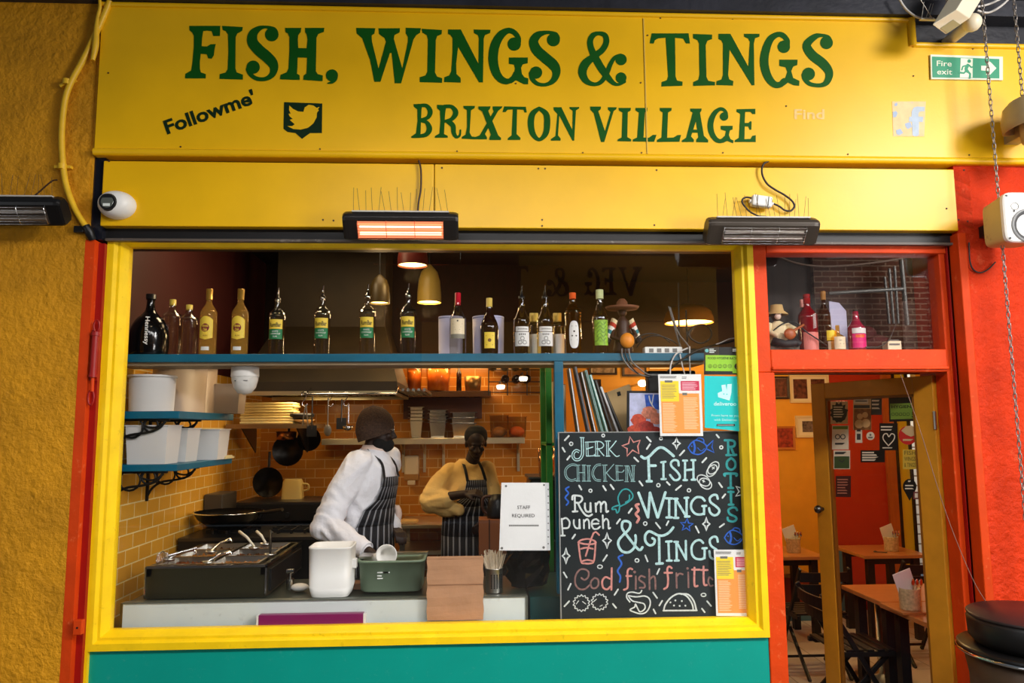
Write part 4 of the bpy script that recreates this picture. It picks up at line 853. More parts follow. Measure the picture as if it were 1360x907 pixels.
cable([(835, 463, .15), (838, 478, .145), (850, 490, .15), (860, 497, .18), (870, 498, .22)], .004, wire_g, 'grey cable hanging in front of the blue shelf, outer one of three')
cable([(914, 462, .16), (898, 470, .15), (891, 484, .15), (890, 497, .15), (890, 508, .18)], .0045, wire_w, 'white cable looping down to the router box behind the menu')
cable([(903, 470, .15), (906, 485, .15), (910, 500, .16), (910, 510, .2)], .004, wire_w, 'thin white cable dropping straight to the router box behind the menu')
cable([(916, 460, .15), (916, 480, .15), (917, 500, .16), (917, 510, .2)], .004, wire_w, 'white cable dropping just right of the thin one')
cable([(890, 408, .30), (900, 440, .25), (912, 456, .18), (916, 462, .16)], .004, wire_g, 'grey cable running up beside the tallest aerial')
cable([(912, 448, .2), (920, 435, .2), (933, 431, .2), (943, 437, .2), (944, 448, .2), (932, 456, .2), (918, 450, .2), (914, 440, .2)], .005, wire_b, 'black cable coiled in a loop on the shelf')
cable([(886, 494, .16), (905, 478, .14), (925, 466, .15), (950, 458, .18), (975, 452, .2), (988, 440, .22)], .006, wire_b, 'thick black cable running diagonally across the shelf edge')
cable([(930, 465, .18), (955, 456, .18), (970, 450, .2), (985, 448, .22)], .004, wire_w, 'white cable lying on the right end of the shelf')
rb = thing('router_box', P(885, 530, .25), 'black box hanging under the shelf behind the orange menu', 'router')
x0, x1, z0, z1 = R4(861, 492, 925, 540, .28)
MB().box(x0, x1, .28, .36, z0, z1).build('body', black_pl, rb, .01)
MB().box(x0+.02, x0+.06, .276, .28, z1-.03, z1-.02).build('badge', wire_g, rb)
# inside dome camera hanging under the shelf
cc = P(326, 482, .3); dc = thing('dome_camera', (cc.x, .3, zat(326, 515, .3)), 'white dome camera hanging under the blue shelf', 'camera')
r = .075; b = MB(); zt = tsz0-.018
b.lathe([(.001, zt), (r, zt), (r, zt-.02), (r*1.02, zt-.05), (r, zt-.055)], (cc.x, .3, 0), 28); b.build('mount', white_m, dc)
b = MB(); b.lathe([(r*.98, zt-.056), (r*.95, zt-.075), (r*.8, zt-.115), (r*.5, zt-.145), (.001, zt-.155)], (cc.x, .3, 0), 28); b.build('dome', mat('white_dome', rgb(222, 220, 214), .25), dc)
MB().box(cc.x-.036, cc.x-.030, .3-r*.92, .3-r*.8, zt-.082, zt-.077).build('sensor', black_pl, dc); MB().box(cc.x+.012, cc.x+.034, .3-r*.935, .3-r*.8, zt-.080, zt-.076).build('printed_mark', wire_g, dc)
# ---- griddle carrying the jug and bowl
gd = thing('griddle', (-1.35, 2.05, hob_z+.025), 'black countertop griddle at the back of the range under the jug', 'griddle')
MB().box(-1.78, -1.04, 1.80, 2.3, hob_z+.024, jz0-.012).build('body', mat('black_enamel', rgb(24, 22, 20), .3), gd, .006)
MB().box(-1.78, -1.04, 1.80, 2.3, jz0-.012, jz0).build('plate', dark_steel, gd)
for q in range(3): MB().cyl((-1.6+q*.2, 1.80, hob_z+.07), (-1.6+q*.2, 1.775, hob_z+.07), .02).build('knob', black_pl, gd)
# ---- wall shelf with takeaway boxes (left), extractor hood, hanging rail
sy0, sy1 = 2.0, 2.45
x0, x1, z0, z1 = R4(300, 563, 417, 569, sy0)
x0 = max(x0, TX+.005)
bs = thing('steel_shelf', ((x0+x1)/2, 2.2, z0), 'short steel shelf on the left carrying the stack of takeaway boxes', 'shelf')
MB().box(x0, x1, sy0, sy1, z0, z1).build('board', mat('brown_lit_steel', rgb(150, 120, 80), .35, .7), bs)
for q in (x0+.1, x1-.15): MB().prism([(q, sy0+.05, z0), (q, sy1, z0), (q, sy1, z0-.2)], (.012, 0, 0)).build('bracket', dark_steel, bs)
boxm = mat('pale_yellow_card', rgb(240, 216, 140), .6, var=.08, vscale=40)
bh = (zat(350, 534, 2.05)-z1)/8
bx_first = None
for k in range(8):
    y_ = 2.05+.004*(k % 3); xa, xb = xat(319, 550, 2.05)+random.uniform(-.006, .006), xat(389, 550, 2.05)+random.uniform(-.006, .006)
    if k == 0:
        b = MB(); r = []
        for ins, zz in ((.006, 0), (0, bh*.45), (0, bh*.55), (.005, bh-.002)): r.append([(xa+ins, y_+ins, z1+zz), (xb-ins, y_+ins, z1+zz), (xb-ins, y_+.22-ins, z1+zz), (xa+ins, y_+.22-ins, z1+zz)])
        b.loft(r, True, False); bx_first = tag(b.build('takeaway_box', boxm), 'pale yellow takeaway box, bottom one of the stack on the steel shelf', 'box', 'takeaway boxes stacked on the steel shelf')
    else:
        o = bx_first.copy(); COL.objects.link(o); o.location = bx_first.location+Vector((random.uniform(-.008, .008), random.uniform(-.004, .004), bh*k))
        o['label'] = 'pale yellow takeaway box, %s of the stack on the steel shelf' % ['', 'second from the bottom', 'third from the bottom', 'fourth from the bottom', 'fourth from the top', 'third from the top', 'second from the top', 'topmost'][k]
dish = MB(); c = P(402, 561, 2.08); dish.lathe([(.001, 0), (.04, 0), (.085, .03), (.088, .034), (.08, .034), (.04, .008), (.001, .006)], (c.x, 2.12, z1), 24)
tag(dish.build('shallow_dish', mat('cream_bowl', rgb(222, 190, 130), .35)), 'shallow cream dish right of the takeaway boxes', 'dish')
dish = MB(); dish.lathe([(.06, 0), (.10, .02), (.10, .045), (.001, .05)], (c.x-.02, 2.12, z1+.036), 24); tag(dish.build('black_lid', black_pl), 'black domed lid resting on the shallow cream dish', 'lid')
# hood
hy0 = 1.62
hx0, hx1_, hz0, hz1 = R4(372, 398, 528, 521, hy0)
HB = 2.60
hd = thing('extractor_hood', ((hx0+hx1_)/2, 2.3, hz0), 'large olive-lit steel extractor hood above the range', 'extractor hood')
hoodm = mat('shaded_hood_steel', rgb(48, 37, 18), .55, .2, var=.35, vscale=4)  # shade over the steel put into this dark colour
b = MB(); zt = hz0+.55
b.loft([[(hx0-.3, hy0, hz0), (hx1_, hy0, hz0), (hx1_, HB, hz0), (hx0-.3, HB, hz0)], [(hx0-.3, hy0+.0, hz0+.08), (hx1_, hy0, hz0+.08), (hx1_, HB, hz0+.08), (hx0-.3, HB, hz0+.08)], [(hx0-.15, hy0+.45, zt), (hx1_-.15, hy0+.45, zt), (hx1_-.15, HB, zt), (hx0-.15, HB, zt)], [(hx0-.15, hy0+.45, CZ), (hx1_-.15, hy0+.45, CZ), (hx1_-.15, HB, CZ), (hx0-.15, HB, CZ)]], False, False)
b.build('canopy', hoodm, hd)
b = MB(); t_ = .02
b.box(hx0-.3, hx1_, hy0-.004, hy0+t_, hz0-.02, hz0+.01); b.box(hx0-.3, hx1_, HB-.04, HB-.01, hz0-.02, hz0+.01); b.box(hx1_-t_, hx1_, hy0, HB-.01, hz0-.02, hz0+.01)
b.build('gutter_rim', mat('lit_steel_rim', rgb(214, 200, 160), .3, .9), hd)  # light on the lower lip put into the rim's paler colour
for q in range(3):
    xq = hx0+.05+q*.36; b = MB()
    for k in range(8): b.box(xq+k*.04, xq+k*.04+.02, hy0+.06, HB-.08, hz0+.01, hz0+.03)
    b.build('grease_filter', steel, hd)
lamp('hood_fill_light', 'AREA', (-1.25, 2.05, hz0+.005), 7, (1, .74, .4), .5, (-1.25, 2.05, 0), .25)  # added lamp, unseen, to brighten the takeaway boxes and range
# hanging rail
ry = 1.45; rz_ = zat(465, 523, ry); ra, rb_ = xat(404, 523, ry), xat(527, 523, ry)
rail = thing('utensil_rail', ((ra+rb_)/2, ry, rz_), 'thin steel rail hung under the extractor hood with hooks', 'rail')
MB().cyl((ra, ry, rz_), (rb_, ry, rz_), .008, seg=10).build('bar', chrome, rail)
for q, xx in (('hanger', ra+.01), ('hanger', rb_-.01)): MB().tube([(xx, ry, rz_), (xx, ry+.2, rz_+.06), (xx, hy0+.02, hz0+.02)], .006, 8).build(q, chrome, rail)
for k, px in enumerate((404, 438, 459)):
    xx = xat(px, 530, ry); b = MB(); b.tube([(xx-.02, ry, rz_-.012), (xx-.018, ry, rz_+.008), (xx, ry, rz_+.014), (xx+.018, ry, rz_+.006), (xx+.01, ry, rz_-.03), (xx-.012, ry, rz_-.06), (xx-.004, ry, rz_-.085), (xx+.018, ry, rz_-.085), (xx+.022, ry, rz_-.068)], .004, 7, curve=4)
    tag(b.build('hook', chrome), ['S-shaped hook at the left end of the utensil rail', 'S-shaped hook in the middle of the utensil rail', 'S-shaped hook beside the hatted cook on the utensil rail'][k], 'hook', 'hooks on the utensil rail')
def hung(px, pyt, pyb, kind, m, label, Y=None):
    Y = ry if Y is None else Y; x = xat(px, pyt, Y); zt_, zb = zat(px, pyt, Y), zat(px, pyb, Y); L = zt_-zb
    t = thing('kitchen_utensil', (x, Y, zb), label, 'utensil', 'utensils hanging from the rail')
    if kind == 'tongs':
        MB().tube([(x-.002, Y, zt_), (x-.014, Y, zt_-.1), (x-.018, Y, zb)], .005, 6).build('arm', m, t); MB().tube([(x+.002, Y, zt_), (x+.014, Y, zt_-.1), (x+.02, Y, zb)], .005, 6).build('arm', m, t)
    else:
        MB().tube([(x, Y, zt_), (x, Y, zb+.05)], .0055, 7).build('handle', m, t)
        b = MB()
        if kind == 'ladle': b.lathe([(.001, -.03), (.03, -.022), (.042, .005), (.038, .005), (.026, -.018), (.001, -.024)], (x, Y-.02, zb+.03), 16)
        if kind == 'spoon': b.sphere((x, Y, zb+.03), (.028, .008, .042), 14, 8)
        if kind == 'spatula': b.box(x-.035, x+.035, Y-.002, Y+.002, zb, zb+.08)
        b.build('head', m, t)
hung(406, 537, 566, 'tongs', mat('dull_steel', rgb(150, 140, 125), .4, .8), 'steel tongs hanging from the left S-hook')
hung(415, 527, 580, 'spatula', dark_steel, 'dark spatula hanging right of the tongs')
hung(436, 528, 577, 'spoon', mat('dull_steel', rgb(150, 140, 125), .4, .8), 'large steel spoon hanging in the middle of the rail')
hung(454, 530, 570, 'spatula', dark_steel, 'dark spatula hanging next to the hatted cook')
hung(463, 538, 572, 'ladle', chrome, 'bright ladle hanging from the S-hook beside the hatted cook')
# pans hanging on the back wall at left
for k, (px, py, rr, lb_) in enumerate(((384, 598, .13, 'large dark pan hanging on the left of the back wall'), (412, 583, .10, 'smaller dark pan hanging behind the tongs'), (358, 640, .12, 'dark pan low on the side wall above the range'))):
    Y_ = 2.5 if k != 2 else 2.2; c = P(px, py, Y_); t = thing('frying_pan', (c.x, Y_, c.z-rr), lb_, 'pan', 'pans hanging at the back of the kitchen'); M_ = Matrix.Rotation(PI/2, 3, 'X').to_4x4()
    b = MB(); b.lathe([(.001, 0), (rr*.8, 0), (rr, .05), (rr*.97, .05), (rr*.78, .008), (.001, .008)], c, 24, M=M_); b.build('bowl', mat('black_iron', rgb(28, 26, 24), .3, .7), t)
    MB().tube([c+Vector((0, -.03, rr)), c+Vector((0, -.02, rr+.12))], .011, 8).build('handle', black_pl, t)
lam = MB(); c = P(380, 585, 2.4); lam.lathe([(.001, 0), (.08, .01), (.085, .07), (.08, .075), (.07, .02), (.001, .015)], c, 20); tag(lam.build('copper_bowl', mat('copper', rgb(196, 130, 70), .25, .9)), 'small copper pot hanging over the large dark pan', 'pot')
# ---- back wall shelves
ky = 2.72
def shelf(px0, px1, pyt, pyb, y0, name, label, m, br=()):
    x0, x1, z0, z1 = R4(px0, pyt, px1, pyb, y0); t = thing(name, ((x0+x1)/2, y0, z0), label, 'shelf')
    MB().box(x0, x1, y0, BY-.002, z0, z1).build('board', m, t, .003)
    for p in br:
        xx = xat(p, pyb, y0+.1); MB().box(xx-.012, xx+.012, BY-.03, BY-.002, z0-.26, z0).build('bracket', m, t); MB().prism([(xx-.006, y0+.03, z0), (xx-.006, BY-.02, z0), (xx-.006, BY-.02, z0-.1)], (.012, 0, 0)).build('bracket', m, t)
    return z1, z0
woodd = wood_mat('dark_brown_wood', rgb(110, 70, 36), rgb(70, 42, 22), 3, 0)
s1z, s1b = shelf(534, 652, 519, 527, ky, 'wooden_shelf', 'dark wooden shelf on the tiled back wall carrying amber jars', woodd)
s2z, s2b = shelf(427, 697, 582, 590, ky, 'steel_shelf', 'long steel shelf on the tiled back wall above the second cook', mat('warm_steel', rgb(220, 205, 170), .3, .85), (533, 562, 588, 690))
MB_ = MB(); x0, x1, z0, z1 = R4(536, 527, 640, 556, 2.9); MB_.box(x0, x1, 2.88, BY-.002, z0, s1b-.001)
bp = tag(MB_.build('backing_panel', mat('dark_brown_panel', rgb(74, 34, 16), .5)), 'dark brown panel on the back wall under the wooden shelf', 'panel')
amber = mat('amber_jar_glass', rgb(226, 140, 50), .15, alpha=1.0)
amberg = glass_mat('amber_glass', (.98, .84, .6, 1), 1.5, .05)
def jar(px0, px1, pyt, pyb, Y, z0, name, label, m, cat, prof, group=None, inner=None, lid=None):
    x0, x1, _, z1 = R4(px0, pyt, px1, pyb, Y); r = (x1-x0)/2; h = z1-z0; c = Vector(((x0+x1)/2, Y+.02, z0)); t = thing(name, c, label, cat, group)
    b = MB(); b.lathe([(a*r, q*h) for a, q in prof], c, 24); b.build('body', m, t)
    if inner: b = MB(); b.lathe([(.001, .02*h), (r*.88, .02*h), (r*.88, .75*h), (.001, .76*h)], c, 18); b.build('contents', inner, t)
    if lid: b = MB(); b.lathe([(r*.8, h), (r*.82, h+.03), (.001, h+.032)], c, 18); b.build('lid', lid, t)
JP = [(0, 0), (.85, 0), (.9, .02), (1, .5), (1.05, 1.0), (1.0, 1.0), (.86, .05), (0, .04)]
jar(540, 560, 483, 519, 2.78, s1z, 'glass_jar', 'amber jar at the left end of the wooden shelf', amberg, 'jar', JP, 'amber jars on the wooden shelf', mat('amber_contents', rgb(204, 124, 44), .5))
jar(566, 598, 481, 519, 2.78, s1z, 'glass_jar', 'tall amber jar in the middle of the wooden shelf', amberg, 'jar', JP, 'amber jars on the wooden shelf', mat('amber_contents', rgb(204, 124, 44), .5))
jar(617, 639, 500, 519, 2.78, s1z, 'metal_bucket', 'small metal bucket at the right end of the wooden shelf', mat('tarnished_brass', rgb(150, 110, 60), .35, .8), 'bucket', JP)
jar(606, 613, 480, 519, 2.8, s1z, 'dark_bottle', 'slim dark bottle between the amber jar and the bucket', g_dark, 'bottle', [(0, 0), (1, 0), (1, .6), (.4, .75), (.35, 1), (0, 1)])
# gastro pans on the steel shelf
def pan_stack(px0, px1, pyt, n, label, group):
    x0, x1, _, zt_ = R4(px0, pyt, px1, 582, 2.76); hh = (zt_-s2z); ph_ = hh*.55; st = (hh-ph_)/max(n-1, 1)
    first = None
    for k in range(n):
        if first is None:
            b = MB(); open_box(b, x0+.016, x1-.016, 2.78, 2.98, s2z, s2z+ph_, .003, .014, lip=.018); first = tag(b.build('steel_pan', mat('bright_pan_steel', rgb(200, 192, 176), .2, 1.0)), 'steel food pan, bottom one of the %s' % label, 'food pan', group)
        else:
            o = first.copy(); COL.objects.link(o); o.location = first.location+Vector((random.uniform(-.006, .006), 0, st*k)); o['label'] = 'steel food pan, %s one of the %s' % (['', 'second', 'third', 'fourth', 'fifth', 'sixth'][k] if k < n-1 else 'top', label)
pan_stack(542, 563, 541, 5, 'left stack on the steel shelf', 'steel pans in the left stack')
pan_stack(568, 594, 545, 5, 'middle stack on the steel shelf', 'steel pans in the middle stack')
pan_stack(598, 633, 548, 3, 'right stack behind the second cook', 'steel pans in the right stack')
for p0, p1, pt_, lb_, m_ in ((650, 676, 552, 'clear tub of onions at the right of the steel shelf', mat('onion_tint', rgb(170, 110, 50), .4)), (674, 700, 554, 'clear tub of orange food at the right end of the steel shelf', mat('orange_food', rgb(214, 96, 30), .5))):
    x0, x1, _, z1 = R4(p0, pt_, p1, 582, 2.76); t = thing('clear_tub', ((x0+x1)/2, 2.8, s2z), lb_, 'tub')
    b = MB(); open_box(b, x0+.004, x1-.004, 2.77, 2.95, s2z, z1, .003, .008, lip=.005); b.build('body', glass_mat('clear_plastic', (.9, .86, .8, 1), 1.2, .1), t)
    b = MB(); b.sphere(((x0+x1)/2, 2.86, s2z+.05), ((x1-x0)*.4, .075, .05), 14, 8); b.build('contents', m_, t)
# soap dispenser
x0, x1, z0, z1 = R4(537, 605, 556, 644, 2.95); t = thing('soap_dispenser', ((x0+x1)/2, 2.95, z0), 'cream soap dispenser on the tiled back wall between the cooks', 'dispenser')
MB().box(x0, x1, 2.93, BY-.002, z0+.05, z1).build('body', mat('cream_plastic', rgb(222, 200, 160), .4), t, .02); MB().box(x0, x1, 2.925, BY-.002, z0+.04, z0+.10).build('band', mat('amber_window', rgb(170, 120, 60), .3), t, .01); MB().box(x0+.03, x1-.03, 2.93, 2.99, z0, z0+.045).build('spout', mat('cream_plastic', rgb(222, 200, 160), .4), t, .006)
# back bench
bbz = zat(560, 697, 2.4)
bb = thing('work_bench', (-.1, 2.7, 0), 'steel work bench along the tiled back wall behind the second cook', 'bench')
MB().box(xat(528, 700, 2.4), KX-.02, 2.4, BY-.002, bbz-.03, bbz).build('worktop', mat('warm_steel', rgb(220, 205, 170), .3, .85), bb, .004)
MB().box(xat(528, 700, 2.4), KX-.02, 2.45, BY-.002, bbz-.25, bbz-.22).build('undershelf', mat('warm_steel', rgb(220, 205, 170), .3, .85), bb)
for xx in (xat(530, 700, 2.4), KX-.08): 
    for yy in (2.46, BY-.08): MB().box(xx, xx+.04, yy, yy+.04, 0, bbz-.03).build('leg', steel, bb)
bd_ = MB(); c = P(545, 694, 2.5); bd_.box(c.x-.1, c.x+.06, 2.45, 2.6, bbz, bbz+.03); tag(bd_.build('bread_loaf', mat('bread', rgb(224, 180, 110), .7), None, .012), 'flat pale bread on the bench between the cooks', 'bread')
# wine rack with lying bottles
wr = thing('wine_rack', P(688, 512, 2.7), 'black wire wine rack high on the tiled wall holding dark bottles', 'rack')
b = MB(); wy = 2.72
for py in (491, 507, 521): b.tube([P(649, py, wy), P(690, py, wy), P(726, py, wy)], .005, 6); b.tube([P(649, py, wy+.24), P(726, py, wy+.24)], .005, 6)
for px in (649, 674, 700, 726): b.tube([P(px, 480, wy), P(px, 525, wy)], .005, 6); b.tube([P(px, 480, wy+.24), P(px, 525, wy+.24)], .005, 6)
for px in (649, 726): b.tube([P(px, 491, wy), P(px, 491, BY-.005)], .005, 6); b.tube([P(px, 521, wy), P(px, 521, BY-.005)], .005, 6)
b.build('frame', black_pl, wr)
first = None
wl = [(655, 486, 'top row, leftmost'), (671, 486, 'top row, second from the left'), (685, 486, 'top row, third from the left'), (699, 486, 'top row, rightmost'), (671, 503, 'lower row, left'), (686, 503, 'lower row, middle'), (700, 503, 'lower row, right')]
for px, py, lb_ in wl:
    c = P(px, py, wy-.02)
    if first is None:
        c0 = c; t = thing('wine_bottle', c, 'dark wine bottle lying in the wire rack, '+lb_, 'bottle', 'wine bottles in the wire rack'); first = t
        M_ = Matrix.Rotation(-PI/2, 3, 'X').to_4x4(); b = MB(); b.lathe([(0, .012), (.03, 0), (.037, .006), (.038, .18), (.034, .2), (.015, .24), (.014, .3), (0, .3)], c, 18, M=M_); b.build('body', g_dark, t)
    else: dup(first, c, 'dark wine bottle lying in the wire rack, '+lb_)
# glowing discs standing in for light reflected at the rack
for px, py, Y_, lb_ in ((665, 514, 2.55, 'left of two small glowing glints of reflected light under the wine rack'), (695, 503, 2.5, 'right of two small glowing glints of reflected light in the wine rack')):
    c = P(px, py, Y_); t = thing('rack_glint', c, lb_, 'lamp'); b = MB(); b.lathe([(.001, -.02), (.03, -.018), (.038, .01), (.03, .018), (.001, .02)], c, 16); b.build('bulb', mat('warm_white_bulb', rgb(255, 240, 210), .4, emit=(1, .85, .6, 1), estr=5), t)
    MB().tube([c+Vector((0, 0, .02)), c+Vector((0, .1, .06)), (c.x, BY-.005, c.z+.06)], .005, 6).build('arm', black_pl, t)
# green upright with books, steel pot, black gear at the right of the kitchen
gx0, gx1 = xat(725, 530, .9), xat(733, 530, .9); gt = thing('green_rack', ((gx0+gx1)/2, .95, 0), 'green painted rack upright beside the blue post', 'rack')
greenp = mat('bright_green_paint', rgb(46, 140, 46), .4)
MB().box(gx0, gx1, .9, .94, 0, zat(729, 478, .9)).build('upright', greenp, gt, .003)
MB().box(gx0, gx1, 1.3, 1.34, 0, zat(729, 478, .9)).build('upright', greenp, gt, .003)
gz = zat(735, 588, .9); MB().box(gx0, gx1+.35, .9, 1.34, gz-.02, gz).build('rail', greenp, gt, .003); gz2 = zat(735, 478, .9); MB().box(gx0, gx1+.35, .9, 1.34, gz2-.02, gz2).build('rail', greenp, gt, .003)
for k, (m_, h_, lb_) in enumerate(((mat('cream_book', rgb(226, 206, 160), .6), .40, 'cream folder standing on the green rack'), (mat('red_book', rgb(150, 40, 24), .5), .33, 'red folder standing on the green rack'), (mat('brown_book', rgb(120, 84, 50), .6), .38, 'brown folder standing on the green rack'))):
    t = thing('folder', (gx1+.02+k*.03, .95, gz), lb_, 'folder', 'folders on the green rack'); b = MB(); xx = gx1+.012+k*.03
    b.box(xx, xx+.022, .92, 1.2, gz, gz+h_); b.build('cover', m_, t, .002); MB().box(xx+.003, xx+.019, .918, 1.196, gz+.004, gz+h_-.004).build('pages', lab_cream, t)
x0, x1, _, z1 = R4(714, 594, 737, 620, 1.5); sz_ = zat(725, 622, 1.5); t = thing('coffee_machine', ((x0+x1)/2, 1.6, 0), 'black machine on a stand between the notice and the chalkboard', 'machine')
MB().box(xat(700, 700, 1.5), x1+.1, 1.45, 1.95, 0, .80).build('stand', mat('dark_stand', rgb(40, 32, 26), .4), t)
MB().box(xat(704, 660, 1.5), x1+.08, 1.5, 1.9, .80, sz_-.08).build('body', mat('black_enamel', rgb(24, 22, 20), .3), t, .02); MB().box(xat(702, 660, 1.5), x1+.09, 1.49, 1.91, sz_-.08, sz_-.06).build('top_plate', dark_steel, t, .004)
MB().cyl((xat(712, 640, 1.5), 1.5, sz_-.16), (xat(712, 640, 1.5), 1.46, sz_-.16), .03).build('dial', mat('red_knob', rgb(150, 26, 16), .4), t)
jar(715, 737, 595, 620, 1.5, sz_-.06, 'steel_pot', 'steel pot standing on the black machine beside the chalkboard', mat('copper_steel', rgb(200, 150, 110), .2, .95), 'pot', JP)
x0, x1, z0, z1 = R4(636, 690, 664, 741, 1.3); t = thing('cardboard_box', ((x0+x1)/2, 1.4, .0), 'brown wooden crate on a stand right of the second cook', 'box')
MB().box(x0, x1+.05, 1.3, 1.5, 0, z0+.02).build('stand', mat('dark_stand', rgb(40, 32, 26), .4), t); MB().box(x0, x1, 1.3, 1.5, z0+.02, z1).build('box', mat('brown_board', rgb(150, 86, 44), .6), t, .004); MB().box((x0+x1)/2-.004, (x0+x1)/2+.004, 1.296, 1.3, z0+.02, z1).build('seam', mat('dark_seam', rgb(70, 36, 16), .6), t)
b = MB(); kx = xat(655, 655, 1.5); kz = z1; t = thing('kettle', (kx, 1.42, kz), 'black kettle with a loop handle on the brown crate behind the notice', 'kettle')
b.lathe([(.001, 0), (.075, 0), (.08, .02), (.07, .12), (.045, .16), (.001, .165)], (kx+.03, 1.4, kz), 20); b.build('body', black_pl, t); b = MB(); b.tube([(kx-.03, 1.4, kz+.02), (kx-.075, 1.4, kz+.06), (kx-.07, 1.4, kz+.14), (kx-.01, 1.4, kz+.15)], .011, 8, curve=5); b.build('handle', mat('brown_handle', rgb(70, 40, 26), .4), t)
# ---- things on the counter
c0_ = cz+.006
x0, x1, _, z1 = R4(407, 728, 465, 760, .115); z0 = cz
tb = thing('tall_tub', ((x0+x1)/2, .2, z0), 'tall square milky tub at the front of the counter', 'tub')
b = MB(); n = 28
def rsq(cx, cy, hx, hy, z, p=.35): return [(cx+hx*math.copysign(abs(math.cos(a))**p, math.cos(a)), cy+hy*math.copysign(abs(math.sin(a))**p, math.sin(a)), z) for a in [k*2*PI/n+PI/n for k in range(n)]]
cx_, cy_, hx_ = (x0+x1)/2, .245, (x1-x0)/2
b.loft([rsq(cx_, cy_, hx_*.86, .10, z0+.008), rsq(cx_, cy_, hx_*.9, .104, z0+.02), rsq(cx_, cy_, hx_*.985, .114, z0+(z1-z0)*.22), rsq(cx_, cy_, hx_*.97, .112, z0+(z1-z0)*.22), rsq(cx_, cy_, hx_, .118, z1-.01), rsq(cx_, cy_, hx_*1.02, .12, z1-.008), rsq(cx_, cy_, hx_*1.02, .12, z1), rsq(cx_, cy_, hx_*.95, .11, z1), rsq(cx_, cy_, hx_*.85, .095, z0+.03)])
b.build('body', mat('bright_milky_plastic', rgb(240, 240, 236), .4), tb)
MB().box(x1-.01, x1+.02, .2, .24, z1-.12, z1-.07).build('handle', tubm, tb, .004)
# green-grey tray
x0, x1, _, z1 = R4(472, 745, 564, 768, .22); gz_ = c0_
tr = thing('food_tray', ((x0+x1)/2, .35, gz_), 'green-grey plastic tray on the counter with cups in it', 'tray')
trm = mat('green_grey_plastic', rgb(122, 142, 118), .35, var=.08)
b = MB(); n = 28; mx_, my_, hx_, hy_ = (x0+x1)/2, .375, (x1-x0)/2, .15
b.loft([rsq(mx_, my_, hx_*.86, hy_*.86, gz_+.004, .3), rsq(mx_, my_, hx_*.9, hy_*.9, gz_+.012, .3), rsq(mx_, my_, hx_*.955, hy_*.96, z1-.012, .3), rsq(mx_, my_, hx_, hy_, z1-.012, .3), rsq(mx_, my_, hx_, hy_, z1, .3), rsq(mx_, my_, hx_*.93, hy_*.93, z1, .3), rsq(mx_, my_, hx_*.85, hy_*.85, gz_+.012, .3)]); b.build('body', trm, tr)
b = MB()
for k, (u0, u1, v) in enumerate(((-.05, .06, .62), (-.05, -.01, .52), (-.05, 0, .44), (.0, .05, .62))): b.box(mx_-.04+u0*.6, mx_-.04+u1*.6, my_-hy_*.93-.006, my_-hy_*.93-.002, gz_+(z1-gz_)*v, gz_+(z1-gz_)*v+.006)
b.build('printed_mark', mat('white_print', rgb(226, 232, 226), .5), tr)
def cup(c, ax, r, h, label):
    t = MB(); M_ = Vector((0, 0, 1)).rotation_difference(Vector(ax).normalized()).to_matrix().to_4x4()
    t.lathe([(.001, .004), (r*.72, 0), (r*.97, h-.01), (r*1.05, h-.008), (r*1.05, h), (r*.95, h), (r*.7, .006), (.001, .006)], c, 24, M=M_); return tag(t.build('plastic_cup', white_m), label, 'cup')
cc_ = P(513, 739, .32); cup(cc_+Vector((0, .10, -.005)), (.0, -1, .12), .056, .10, 'white cup on its side facing the window on the green-grey tray')
cc_ = P(493, 744, .36); cup(cc_+Vector((-.045, .02, 0)), (1, .1, 0), .034, .075, 'white cup lying sideways left of the one facing the window')
b = MB(); b.box(mx_-.13, mx_+.19, .42, .46, z1, z1+.012); b.box(mx_-.18, mx_-.11, .30, .44, z1+.001, z1+.012); tag(b.build('metal_tray_rack', steel), 'flat steel grid lying on the green-grey tray', 'rack')
# white spoon head / cloth left of the tub
b = MB(); c = P(398, 788, .35); b.sphere((c.x, .35, cz+.022), (.05, .04, .022), 16, 8); tag(b.build('white_cloth', white_m), 'small white folded cloth beside the food warmer', 'cloth')
b = MB(); c = P(385, 783, .4); b.cyl((c.x, .4, cz), (c.x, .4, cz+.06), .022); b.cyl((c.x, .4, cz+.06), (c.x, .4, cz+.1), .008); b.cyl((c.x-.02, .4, cz+.1), (c.x+.02, .4, cz+.1), .012); tag(b.build('tap_fitting', chrome), 'small chrome tap beside the food warmer', 'tap')
b = MB(); c = P(468, 785, .4); b.box(c.x-.05, c.x+.07, .36, .46, cz, cz+.035); tag(b.build('brown_carton', mat('kraft_card', rgb(150, 108, 76), .7), None, .004), 'low brown carton between the tall tub and the tray', 'box')
# paper bag (in front of the upstand)
x0, x1, z0, z1 = R4(567, 739, 642, 824, .075); bg = thing('paper_bag', ((x0+x1)/2, .09, z0), 'brown paper bag standing upside down behind the glass', 'bag')
zs = WZ0+.03
kraft = mat('kraft_paper', rgb(190, 142, 104), .75, var=.12, vscale=9, bump=.25, bscale=14)
b = MB(); N = 14; rg = []
for k in range(N+1):
    z = z0+(z1-z0)*k/N; th = .013*(1-.5*k/N); w = lambda s: .0022*math.sin(k*1.7+s)
    rg.append([(x0+w(1), .078+w(2)*.5, z), ((x0+x1)/2, .077+w(3)*.6, z), (x1+w(4), .078, z), (x1+w(4), .082+th, z), (x0+w(1), .082+th, z)])
b.loft(rg, True, False); b.build('body', kraft, bg)
zf = P(604, 776, .075).z; MB().box(x0, x1, .0735, .0765, zf-.003, zf+.002).build('fold', mat('kraft_paper_fold', rgb(160, 116, 82), .8), bg); MB().box(x0, x1, .0745, .077, z1-.012, z1).build('top_fold', kraft, bg)
